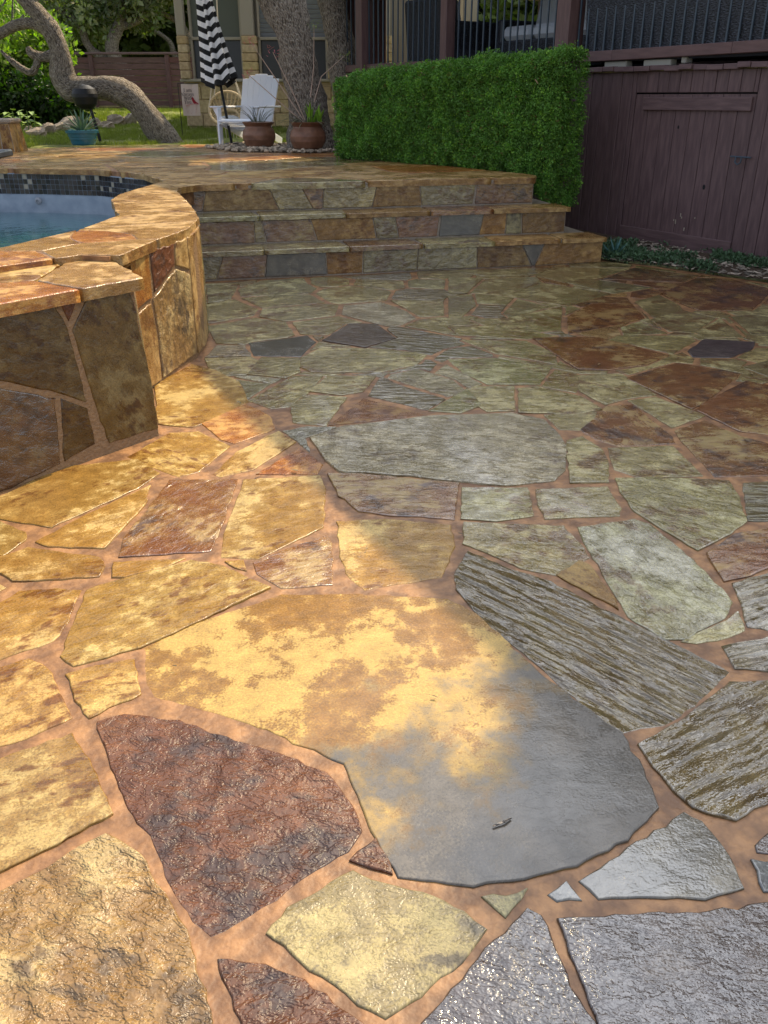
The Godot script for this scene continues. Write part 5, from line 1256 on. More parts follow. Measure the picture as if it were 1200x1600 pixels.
func build_porch() -> void:
	var up := Vector3.UP
	var skirt := thing("deck_skirting", "dark plum-brown vertical board skirting with a low hatch door under the porch", "board wall", Vector3.ZERO)
	var s := -5.3
	var turn := atan2(QD.y, QD.x)
	var bas := Basis(Vector3(QD.x, 0, -QD.y), up, Vector3(QN.x, 0, -QN.y))
	var hatch0: float = 0.820
	var hatch1: float = 2.225
	while s < 6.2:
		var w := rng.randf_range(0.125, 0.15)
		for edge in [hatch0, hatch1]:
			if s < edge - 0.001 and s + w > edge - 0.03:
				w = edge - s
		var mid := s + w / 2
		var mb := MB.new()
		mb.off = Vector2(rng.randf() * 5.0, rng.randf() * 5.0)
		var g := rng.randf_range(0.85, 1.12)
		mb.col = Color(g, g, g)
		var lo := gy(10.19 + QD.y * mid) - 0.06
		var hi := 1.615
		if mid > hatch0 and mid < hatch1:
			lo = 1.43
		mb.box(Transform3D(bas, sk(mid, 0.0 + rng.randf_range(-0.002, 0.003), (lo + hi) / 2)), Vector3(w - 0.006, hi - lo, 0.024), 0.003)
		add(skirt, "board", mb.mesh(), M.wood)
		s += w
	var bk := MB.new()
	bk.box(Transform3D(bas, sk(0.45, -0.07, 0.75)), Vector3(11.4, 1.7, 0.03), 0.0)
	add(skirt, "backing", bk.mesh(), M.black_iron)
	# the hatch: its own boards, a header across the top and a rail along the foot
	var door := MeshInstance3D.new()
	var hb := MB.new()
	var hl := 0.04
	hb.box(Transform3D(bas, sk((hatch0 + hatch1) / 2, -0.035, (hl + 1.42) / 2)), Vector3(hatch1 - hatch0 - 0.008, 1.42 - hl - 0.004, 0.02), 0.002)
	door = add(skirt, "hatch_door", hb.mesh(), M.wood)
	var cnt := 8
	var bw := (hatch1 - hatch0 - 0.008) / cnt
	for k in cnt:
		var mb := MB.new()
		mb.off = Vector2(rng.randf() * 5.0, rng.randf() * 5.0)
		var g := rng.randf_range(0.88, 1.12)
		mb.col = Color(g, g, g)
		mb.box(Transform3D(bas, sk(hatch0 + 0.004 + bw * (k + 0.5), -0.008, 0.79)), Vector3(bw - 0.006, 1.25, 0.024), 0.002)
		add(door, "board", mb.mesh(), M.wood)
	var hd := MB.new()
	hd.box(Transform3D(bas.rotated(bas.z, 0.004), sk((hatch0 + hatch1) / 2 + 0.05, 0.018, 1.335)), Vector3(hatch1 - hatch0 - 0.16, 0.115, 0.026), 0.004)
	add(door, "header_board", hd.mesh(), M.wood)
	var rl := MB.new()
	rl.box(Transform3D(bas, sk((hatch0 + hatch1) / 2, 0.012, 0.09)), Vector3(hatch1 - hatch0 - 0.008, 0.155, 0.024), 0.004)
	add(door, "foot_rail", rl.mesh(), M.wood)
	for k in 2:
		var kn := MB.new()
		var at: Vector3 = sk(1.407, 0.0055, 1.13) if k == 0 else sk(1.810, 0.0055, 0.62)
		kn.lathe([Vector2(0.0, 0.0), Vector2(0.013, 0.001), Vector2(0.016, 0.0)], Transform3D(Basis(bas.x * (0.7 + 0.3 * k), -bas.z * -1.0, bas.y * (1.0 + 0.5 * k)), at), 10)
		add(door, "knot_hole", kn.mesh(), M.black_iron)
	for k in 6:
		var pc := MB.new()
		var cs := lerpf(hatch0, hatch1, rng.randf_range(0.45, 0.75))
		pc.box(Transform3D(bas, sk(cs, 0.0055, rng.randf_range(0.18, 0.36))), Vector3(0.012, rng.randf_range(0.01, 0.05), 0.002), 0.0)
		add(door, "paint_flake", pc.mesh(), M.boulder)
	var la := MB.new()
	var lx := hatch1 - 0.05
	bar(la, sk(lx - 0.1, 0.04, 0.905), sk(lx + 0.12, 0.04, 0.905), 0.014, 0.012)
	la.tube([sk(lx - 0.03, 0.05, 0.905), sk(lx - 0.03, 0.055, 0.86), sk(lx, 0.055, 0.84), sk(lx + 0.03, 0.055, 0.86), sk(lx + 0.03, 0.05, 0.905)], [0.007, 0.007, 0.007, 0.007, 0.007], 6)
	add(door, "latch", la.mesh(), M.bar_iron)

	var porch := thing("covered_porch", "raised brown timber porch with black iron railing bars and a deep dark interior", "porch", Vector3.ZERO)
	# deck boards whose sawn ends show above the skirting
	s = -5.3
	while s < 6.2:
		var w := rng.randf_range(0.13, 0.2)
		var mb := MB.new()
		mb.off = Vector2(rng.randf() * 5.0, rng.randf() * 5.0)
		var g := rng.randf_range(0.95, 1.25)
		mb.col = Color(g, g * 0.97, g)
		var y := 1.642 + rng.randf_range(-0.008, 0.008)
		mb.box(Transform3D(Basis(bas.x, bas.y, bas.z), sk(s + w / 2, -2.0 + rng.randf_range(0.0, 0.03), y)), Vector3(w - 0.004, 0.045, 4.1), 0.004)
		add(porch, "deck_board", mb.mesh(), M.wood)
		s += w
	# bottom rail, sagging a little
	var rail := MB.new()
	rail.off = Vector2(0.3, 0.2)
	for seg in 8:
		var a := -5.3 + seg * 1.44
		bar(rail, sk(a, 0.0, 1.765 + 0.01 * maxf(0.0, a)), sk(a + 1.44, 0.0, 1.765 + 0.01 * maxf(0.0, a + 1.44)), 0.095, 0.07, 0.006)
	add(porch, "bottom_rail", rail.mesh(), M.post_wood)
	var top := MB.new()
	bar(top, sk(-5.3, 0.0, 2.72), sk(6.2, 0.0, 2.72), 0.09, 0.07, 0.006)
	add(porch, "top_rail", top.mesh(), M.post_wood)
	for k in 3:
		var cb := MB.new()
		var a: float = [0.482, 1.029, 1.350][k]
		cb.box(Transform3D(bas, sk(a, -0.05, 1.69 if k < 2 else 1.705)), Vector3([0.3, 0.34, 0.06][k], 0.055, 0.09), 0.006)
		add(porch, "spacer_block", cb.mesh(), M.concrete_block)
	# posts
	for ps in [[-4.448, 0.17], [-2.417, 0.13], [-0.212, 0.2], [5.6, 0.2]]:
		var mb := MB.new()
		mb.off = Vector2(rng.randf() * 5.0, rng.randf() * 5.0)
		mb.box(Transform3D(bas, sk(ps[0], 0.01, 3.7)), Vector3(ps[1], 4.16, ps[1] * 1.1), 0.006)
		add(porch, "post", mb.mesh(), M.post_wood)
	# railing bars
	s = -5.2
	while s < 6.1:
		var skip := false
		for ps in [-4.448, -2.417, -0.212]:
			if absf(s - ps) < 0.11:
				skip = true
		if not skip:
			var mb := MB.new()
			mb.box(Transform3D(bas, sk(s, 0.0, 2.25)), Vector3(0.017, 0.94, 0.017), 0.002)
			add(porch, "railing_bar", mb.mesh(), M.bar_iron)
		s += 0.125
	# end wall at the far side, back wall with an opening, ceiling, upper storey and roof
	var ew := MB.new()
	ew.box(Transform3D(bas, sk(-5.35, -0.45, 2.25)), Vector3(0.12, 1.2, 0.9), 0.01)
	add(porch, "end_wall", ew.mesh(), M.post_wood)
	var bw2 := MB.new()
	for seg in [[-5.4, -3.55, 1.6, 2.85], [-3.55, -2.7, 1.6, 2.6], [-3.55, -2.7, 2.95, 2.85], [-2.7, 6.3, 1.6, 2.85]]:
		bw2.box(Transform3D(bas, sk((seg[0] + seg[1]) / 2, -4.1, (seg[2] + seg[3]) / 2)), Vector3(seg[1] - seg[0], seg[3] - seg[2], 0.12), 0.0)
	add(porch, "back_wall", bw2.mesh(), M.roof_paint)
	var ce := MB.new()
	ce.box(Transform3D(bas, sk(0.45, -2.2, 2.92)), Vector3(11.6, 0.14, 4.6), 0.01)
	add(porch, "ceiling", ce.mesh(), M.roof_paint)
	# the pale shade sail whose straight edge throws the long shadow across the patio
	var e0 := Vector3(-0.25, 5.85, -13.4)
	var ed := Vector3(0.46, 0, 0.888)
	var en := Vector3(0.888, 0, -0.46)
	var sail := thing("shade_sail", "pale cloth shade sail stretched high above the porch front", "shade sail", Vector3.ZERO)
	var sc := MB.new()
	var S := func(i: int, j: int) -> Vector3:
		var v := j / 5.0
		return e0 + ed * (8.6 * i / 16.0) + en * (3.5 * v) + Vector3.DOWN * (0.12 * sin(PI * v) + 0.1 * sin(PI * i / 16.0) * sin(PI * v))
	for i in 16:
		for j in 5:
			var p0: Vector3 = S.call(i, j); var p1: Vector3 = S.call(i + 1, j); var p2: Vector3 = S.call(i + 1, j + 1); var p3: Vector3 = S.call(i, j + 1)
			sc.quad(p0, p1, p2, p3, Vector3.UP)
	add(sail, "cloth", sc.mesh(), M.sail_cloth)
	var hem := MB.new()
	hem.tube([S.call(0, 0), S.call(16, 0), S.call(16, 5), S.call(0, 5), S.call(0, 0)], [0.012, 0.012, 0.012, 0.012, 0.012], 6)
	add(sail, "hem", hem.mesh(), M.rope)
	for k in 2:
		var mast := MB.new()
		var foot := sk(5.85, 0.35, -0.1) if k == 0 else sk(5.0, -3.6, 1.6)
		mast.tube([foot, Vector3(foot.x, 6.1, foot.z)], [0.06, 0.05], 10)
		mast.tube([Vector3(foot.x, 6.0, foot.z), S.call(16, 0) if k == 0 else S.call(16, 5)], [0.008, 0.008], 5)
		add(sail, "mast", mast.mesh(), M.bar_iron)
	var tie := MB.new()
	tie.tube([S.call(0, 0), sk(-4.448, 0.01, 5.7)], [0.008, 0.008], 5)
	tie.tube([S.call(0, 5), sk(-4.448, -0.1, 5.7)], [0.008, 0.008], 5)
	add(sail, "rope", tie.mesh(), M.rope)

	# sofas on the porch, seen through the bars
	sofa("wicker_sofa", "dark wicker outdoor sofa turned away behind the railing at the right", 1.239, -0.4, 2.5, true)
	sofa("wicker_sofa", "dark wicker sofa with grey seat cushions behind the middle railing bay", -1.179, -0.9, 1.9, false)
	sofa("wicker_sofa", "dark wicker sofa back beside the left post of the porch", -2.992, -0.5, 1.1, true)

func sofa(called: String, label: String, s: float, out: float, width: float, turned: bool) -> void:
	var w := Q0 + QD * s + QN * out
	var t := thing(called, label, "sofa", Vector3(w.x, 1.665, -w.y), atan2(-QD.y, QD.x) * -1.0 + (PI if turned else 0.0) + PI, "wicker sofas on the porch")
	t.basis = Basis(Vector3(QD.x, 0, -QD.y), Vector3.UP, Vector3(QN.x, 0, -QN.y)) * Basis(Vector3.UP, PI if turned else 0.0)
	var b := MB.new()
	b.box(T(Vector3(0, 0.2, 0.0)), Vector3(width, 0.3, 0.75), 0.02)
	add(t, "base", b.mesh(), M.wicker)
	var k := MB.new()
	k.box(T(Vector3(0, 0.5, -0.36), 0.0, -0.08), Vector3(width, 0.75 if turned else 0.6, 0.09), 0.03)
	add(t, "backrest", k.mesh(), M.wicker)
	for sg in [-1.0, 1.0]:
		var a := MB.new()
		a.box(T(Vector3(sg * (width / 2 - 0.05), 0.42, 0.0)), Vector3(0.1, 0.34, 0.72), 0.02)
		add(t, "armrest", a.mesh(), M.wicker)
	var n := maxi(1, roundi(width / 0.75))
	for i in n:
		var c := MB.new()
		c.box(T(Vector3((i + 0.5 - n / 2.0) * (width - 0.22) / n, 0.43, 0.04)), Vector3((width - 0.24) / n, 0.15, 0.66), 0.05)
		add(t, "seat_cushion", c.mesh(), M.cushion)
		var d := MB.new()
		d.box(T(Vector3((i + 0.5 - n / 2.0) * (width - 0.22) / n, 0.66, -0.24), 0.0, -0.25), Vector3((width - 0.26) / n, 0.36, 0.13), 0.05)
		add(t, "back_cushion", d.mesh(), M.cushion)

# ------------------------------------------------------------------ house behind the terrace
func build_house() -> void:
	var h := thing("stone_house", "tan limestone house wing with tall screened windows between stone columns", "house", Vector3(-2.6, 0.7, -18.0))
	var X := func(px_x: float) -> float: return px_x + 2.6
	var body := MB.new()
	body.box(T(Vector3(1.6, 0.3, -1.6)), Vector3(5.6, 1.3, 3.0), 0.02)
	add(h, "base_wall", body.mesh(), M.limestone)
	var up := MB.new()
	up.box(T(Vector3(1.6, 2.3, -1.9)), Vector3(5.4, 3.0, 2.6), 0.02)
	add(h, "wall", up.mesh(), M.trim)
	var sill := MB.new()
	sill.box(T(Vector3(1.6, 0.965, -0.09)), Vector3(5.66, 0.05, 0.34), 0.01)
	add(h, "window_sill", sill.mesh(), M.trim)
	# columns built of coursed blocks, plain boards above
	var cols := [[-1.12, 0.17], [0.11, 0.27], [1.7, 0.3], [2.6, 0.3], [4.2, 0.3]]
	for c in cols:
		var col := Node3D.new()
		col.name = numbered(h, "column")
		h.add_child(col, true)
		for k in 5:
			var b := MB.new()
			var g := rng.randf_range(0.85, 1.1)
			b.col = Color(g, g * rng.randf_range(0.9, 1.0), g * rng.randf_range(0.75, 0.95))
			b.box(T(Vector3(c[0] + rng.randf_range(-0.008, 0.008), 1.06 + k * 0.142, 0.0)), Vector3(c[1], 0.135, 0.26), 0.012)
			add(col, "stone_block", b.mesh(), M.limestone)
		var u := MB.new()
		u.box(T(Vector3(c[0] - 0.02, 2.75, 0.0)), Vector3(c[1] * 0.85, 2.1, 0.2), 0.01)
		add(col, "column_board", u.mesh(), M.trim)
	for w in [[-1.0, -0.03], [0.26, 1.55], [1.86, 2.44]]:
		var mid: float = (w[0] + w[1]) / 2
		var wd: float = w[1] - w[0]
		var fr := MB.new()
		fr.box(T(Vector3(mid, 1.66, -0.1)), Vector3(wd, 0.05, 0.1), 0.005)
		for e in [w[0] + 0.02, w[1] - 0.02]:
			fr.box(T(Vector3(e, 2.3, -0.1)), Vector3(0.04, 2.7, 0.1), 0.005)
		var win := add(h, "window", fr.mesh(), M.trim)
		var lo := MB.new()
		lo.box(T(Vector3(mid, 1.31, -0.16)), Vector3(wd, 0.66, 0.02), 0.0)
		add(win, "lower_pane", lo.mesh(), M.screen_dark)
		if w[0] < 0.0:
			var sc := MB.new()
			sc.box(T(Vector3(mid, 2.6, -0.16)), Vector3(wd, 1.85, 0.02), 0.0)
			add(win, "screen", sc.mesh(), M.screen_cloth)
		else:
			for k in 22:
				var sl := MB.new()
				sl.box(T(Vector3(mid, 1.72 + k * 0.075, -0.15), 0.0, 0.5), Vector3(wd - 0.08, 0.07, 0.008), 0.001)
				add(win, "blind_slat", sl.mesh(), M.blind)
	# courses of the limestone base
	for r in 4:
		var x := -1.18 - 0.12 * (r % 2)
		while x < 4.3:
			var wd := rng.randf_range(0.3, 0.62)
			var b := MB.new()
			var g := rng.randf_range(0.8, 1.12)
			b.col = Color(g, g * rng.randf_range(0.92, 1.0), g * rng.randf_range(0.8, 0.98))
			var x1 := minf(x + wd, 4.38)
			b.box(T(Vector3((maxf(x, -1.2) + x1) / 2, 0.05 + r * 0.235, -0.085)), Vector3(x1 - maxf(x, -1.2) - 0.012, 0.222, 0.05), 0.01)
			add(h, "wall_stone", b.mesh(), M.limestone)
			x += wd
	var ro := MB.new()
	ro.box(T(Vector3(1.6, 3.85, -1.7)), Vector3(6.2, 0.14, 3.6), 0.02)
	add(h, "roof", ro.mesh(), M.roof_paint)

# ------------------------------------------------------------------ hedge
func sprig(leaves: int, size: float, spread: float, seed_: int) -> ArrayMesh:
	var r := RandomNumberGenerator.new()
	r.seed = seed_
	var mb := MB.new()
	for i in leaves:
		var d := Vector3(r.randf_range(-1, 1), r.randf_range(-0.6, 1.0), r.randf_range(-1, 1)).normalized()
		var at := d * spread * r.randf_range(0.2, 1.0)
		var s := d.cross(Vector3(r.randf_range(-1, 1), 1, r.randf_range(-1, 1))).normalized()
		var l := size * r.randf_range(0.7, 1.2)
		var tip := at + d * l
		var mid := at + d * l * 0.5
		var up := s.cross(d).normalized()
		mb.col = Color(1, 1, 1) * r.randf_range(0.8, 1.15)
		mb.flat(at, mid + s * l * 0.28, tip, up); mb.flat(at, tip, mid - s * l * 0.28 + up * l * 0.08, up)
	return mb.mesh()

func build_hedge() -> void:
	var a := Vector2(-0.6, 11.15)
	var b := Vector2(1.63, 9.04)
	var d := (b - a).normalized()
	var back := Vector2(-d.y, d.x)
	if back.y < 0.0:
		back = -back
	var length := a.distance_to(b)
	var hedge := thing("boxwood_hedge", "long clipped bright green boxwood hedge beside the steps", "hedge", Vector3.ZERO)
	var P := func(s: float, w: float, y: float) -> Vector3:
		var q := a + d * s + back * w
		return Vector3(q.x, y, -q.y)
	var top := func(s: float) -> float: return lerpf(1.585, 1.765, s / length)
	var low := func(s: float) -> float: return lerpf(0.735, 0.66, minf(1.0, s / (length * 0.8))) - 0.29 * smoothstep(length * 0.84, length, s)
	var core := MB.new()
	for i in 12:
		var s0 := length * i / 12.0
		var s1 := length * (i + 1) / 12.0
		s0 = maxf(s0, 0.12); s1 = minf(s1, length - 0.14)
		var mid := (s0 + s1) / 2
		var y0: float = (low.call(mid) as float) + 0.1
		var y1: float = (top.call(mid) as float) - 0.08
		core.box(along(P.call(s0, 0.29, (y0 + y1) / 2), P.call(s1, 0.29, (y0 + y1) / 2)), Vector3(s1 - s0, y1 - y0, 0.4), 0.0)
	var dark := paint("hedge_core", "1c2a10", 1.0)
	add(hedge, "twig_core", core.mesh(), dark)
	for k in 9:
		var st := MB.new()
		var s := 0.2 + k * (length - 0.35) / 8.0
		var gl := 0.0 if s > length * 0.8 else 0.7
		st.tube([P.call(s, 0.28, gl), P.call(s + 0.03, 0.3, (low.call(s) as float) + 0.3)], [0.022, 0.016], 6)
		add(hedge, "stem", st.mesh(), M.bark)
	var xs := []
	var cols := PackedColorArray()
	var cn := noise(71, 0.6, 3)
	while xs.size() < 42000:
		var s := rng.randf() * length
		var f := rng.randf()
		var y0: float = (low.call(s) as float) + 0.05 * cn.get_noise_2d(s * 7.0, 3.0)
		var y1: float = top.call(s)
		var w := 0.0
		var y := 0.0
		var nrm := Vector3(-back.x, 0, back.y)
		if f < 0.62:
			y = lerpf(y0, y1, rng.randf())
		elif f < 0.86:
			y = y1; w = rng.randf() * 0.55; nrm = Vector3.UP
		elif f < 0.94:
			s = length; y = lerpf(low.call(length), y1, rng.randf()); w = rng.randf() * 0.55; nrm = Vector3(d.x, 0, -d.y)
		else:
			s = 0.0; y = lerpf(0.735, 1.585, rng.randf()); w = rng.randf() * 0.55; nrm = Vector3(-d.x, 0, d.y)
		# round the arrises
		var es := minf(s, length - s)
		var cut := 0.0
		var r := 0.14
		var dy := minf(y1 - y, (y - y0) * 0.7)
		if w < 0.01 and dy < r:
			w += r - sqrt(maxf(0.0, r * r - (r - dy) * (r - dy)))
		if w < 0.01 and es < r:
			w += r - sqrt(maxf(0.0, r * r - (r - es) * (r - es)))
		if nrm == Vector3.UP and w < r:
			y -= r - sqrt(maxf(0.0, r * r - (r - w) * (r - w)))
		var p: Vector3 = P.call(s, w, y)
		var bump := cn.get_noise_3dv(p * 9.0)
		var wave := cn.get_noise_3dv(p * 2.6 + Vector3(7, 3, 1))
		p += nrm * (bump * 0.04 + wave * 0.07 + rng.randf_range(-0.05, 0.02))
		if nrm == Vector3.UP and rng.randf() < 0.14:
			p.y += rng.randf() * 0.05
		var bs := Basis.from_euler(Vector3(rng.randf() * TAU, rng.randf() * TAU, rng.randf() * TAU))
		var k := rng.randf_range(0.75, 1.25)
		xs.append(Transform3D(bs.scaled(Vector3.ONE * k), p))
		var g := rng.randf_range(0.65, 1.25) * (1.0 + 0.5 * bump)
		var fresh := 1.0 if rng.randf() < 0.18 else 0.0
		cols.append(Color((0.13 + 0.09 * fresh) * g, (0.285 + 0.12 * fresh) * g, 0.048 * g) if rng.randf() > 0.012 else Color(0.2, 0.13, 0.05))
	scatter(hedge, "leaves", sprig(10, 0.018, 0.018, 3), M.hedge_leaf, xs, cols, "stuff")
	for k in 2:
		var lf := MB.new()
		var at: Vector3 = P.call(length - 0.22, -0.03, 1.545) if k == 0 else P.call(0.12, 0.1, 1.62)
		lf.blade(at, Vector3(0.4, -0.5, 0.3), 0.06, 0.03, 0.3, 3)
		var o := add(self, "fallen_leaf", lf.mesh(), M.dead_leaf)
		tag(o, ["pale curled dead leaf caught on the right end of the hedge", "pale dead leaf lying on the left top of the hedge"][k], "leaf")

# ------------------------------------------------------------------ litter strip by the skirting
func build_planting_strip() -> void:
	var q := poly([2.0, 8.5, 2.12, 8.12, 2.4, 8.04, 2.85, 7.56, 3.4, 7.05, 4.9, 5.4, 5.2, 5.6, 3.6, 8.2, 2.2, 10.4, 1.5, 10.2])
	var mb := MB.new()
	var tr := Geometry2D.triangulate_polygon(q)
	for k in range(0, tr.size(), 3):
		var a := q[tr[k]]; var b := q[tr[k + 1]]; var c := q[tr[k + 2]]
		mb.flat(Vector3(a.x, gy(a.y) + 0.026, -a.y), Vector3(b.x, gy(b.y) + 0.026, -b.y), Vector3(c.x, gy(c.y) + 0.026, -c.y), Vector3.UP)
	add(self, "soil_strip", mb.mesh(), M.soil, "structure")
	var chip := MB.new()
	chip.box(T(Vector3.ZERO), Vector3(0.055, 0.006, 0.02), 0.002)
	var xs := []
	var cols := PackedColorArray()
	while xs.size() < 900:
		var p := Vector2(rng.randf_range(2.0, 4.4), rng.randf_range(5.8, 9.2))
		if Geometry2D.is_point_in_polygon(p, q):
			xs.append(Transform3D(Basis.from_euler(Vector3(rng.randf_range(-0.4, 0.4), rng.randf() * TAU, rng.randf_range(-0.4, 0.4))).scaled(Vector3.ONE * rng.randf_range(0.5, 1.5)), Vector3(p.x, gy(p.y) + 0.035, -p.y)))
			var g := rng.randf_range(0.08, 0.45)
			cols.append(Color(g, g * 0.82, g * 0.62))
	scatter(self, "leaf_litter", chip.mesh(), paint("chip", "ffffff", 0.8), xs, cols, "stuff")
	xs = []
	cols = PackedColorArray()
	var cn := noise(81, 0.5, 2)
	while xs.size() < 2600:
		var p := Vector2(rng.randf_range(2.05, 4.2), rng.randf_range(6.4, 9.0))
		if Geometry2D.is_point_in_polygon(p, q) and cn.get_noise_2d(p.x * 2.2, p.y * 2.2) > (-0.3 if p.x < 2.9 else 0.12):
			xs.append(Transform3D(Basis.from_euler(Vector3(rng.randf() * TAU, rng.randf() * TAU, 0)).scaled(Vector3.ONE * rng.randf_range(0.6, 1.3)), Vector3(p.x, gy(p.y) + 0.04 + rng.randf() * 0.03, -p.y)))
			var g := rng.randf_range(0.6, 1.2)
			cols.append(Color(0.07 * g, 0.13 * g, 0.06 * g))
	scatter(self, "ground_cover", sprig(6, 0.03, 0.025, 9), M.plant_leaf, xs, cols, "stuff")
	agave("small_agave", "small blue-green agave at the right end of the bottom step", Vector3(2.17, 0.03, -8.27), 22, 0.17, Color(0.06, 0.14, 0.13))

func agave(called: String, label: String, at: Vector3, count: int, length: float, col: Color) -> Node3D:
	var t := thing(called, label, "agave", at)
	for i in count:
		var mb := MB.new()
		var an := i * 2.4
		var lift := lerpf(0.15, 1.35, float(i) / count)
		var g := rng.randf_range(0.8, 1.25)
		mb.col = Color(col.r * g, col.g * g, col.b * g)
		var d := Vector3(cos(an) * cos(lift), sin(lift), sin(an) * cos(lift))
		mb.blade(d * 0.02, d, length * rng.randf_range(0.85, 1.1), length * 0.17, 0.15, 4)
		add(t, "leaf", mb.mesh(), M.plant_leaf)
	return t

# ------------------------------------------------------------------ trees
func smooth_path(p: Array, r: Array, k := 5) -> Array:
	var P := []
	var R := []
	for i in p.size() - 1:
		var a: Vector3 = p[maxi(i - 1, 0)]; var b: Vector3 = p[i]; var c: Vector3 = p[i + 1]; var d: Vector3 = p[mini(i + 2, p.size() - 1)]
		for j in k:
			var t := float(j) / k
			P.append(b.cubic_interpolate(c, a, d, t)); R.append(lerpf(r[i], r[i + 1], t))
	P.append(p[-1]); R.append(r[-1])
	return [P, R]

func limb(parent: Node, called: String, p: Array, r: Array, sides := 14) -> MeshInstance3D:
	var s := smooth_path(p, r)
	var mb := MB.new()
	mb.off = Vector2(rng.randf(), rng.randf())
	mb.tube(s[0], s[1], sides, noise(90, 1.6, 3), 0.05 * r[0] / 0.25)
	return add(parent, called, mb.mesh(), M.bark)

func crown(parent: Node, blobs: Array, count: int, mesh: Mesh, size: float, base: Color, gaps := 0.0, inner := 0.5) -> void:
	var xs := []
	var cols := PackedColorArray()
	var cn := noise(95, 0.35, 3)
	var vol := 0.0
	for b in blobs:
		vol += b[1].x * b[1].y * b[1].z
	for b in blobs:
		var n := int(count * b[1].x * b[1].y * b[1].z / vol)
		var hue := rng.randf_range(0.8, 1.25)
		for i in n:
			var d := Vector3(rng.randfn(), rng.randfn(), rng.randfn()).normalized()
			var p: Vector3 = b[0] + d * b[1] * pow(rng.randf(), inner) * (1.0 + 0.4 * cn.get_noise_3dv((b[0] + d * b[1]) * 2.0))
			if cn.get_noise_3dv(p * 4.0) < gaps - 0.5:
				continue
			xs.append(Transform3D(Basis.from_euler(Vector3(rng.randf() * TAU, rng.randf() * TAU, rng.randf() * TAU)).scaled(Vector3.ONE * size * rng.randf_range(0.7, 1.3)), p))
			var g := rng.randf_range(0.65, 1.3) * hue
			cols.append(Color(base.r * g * rng.randf_range(0.9, 1.15), base.g * g, base.b * g))
	scatter(parent, "crown", mesh, M.oak_leaf, xs, cols, "stuff")

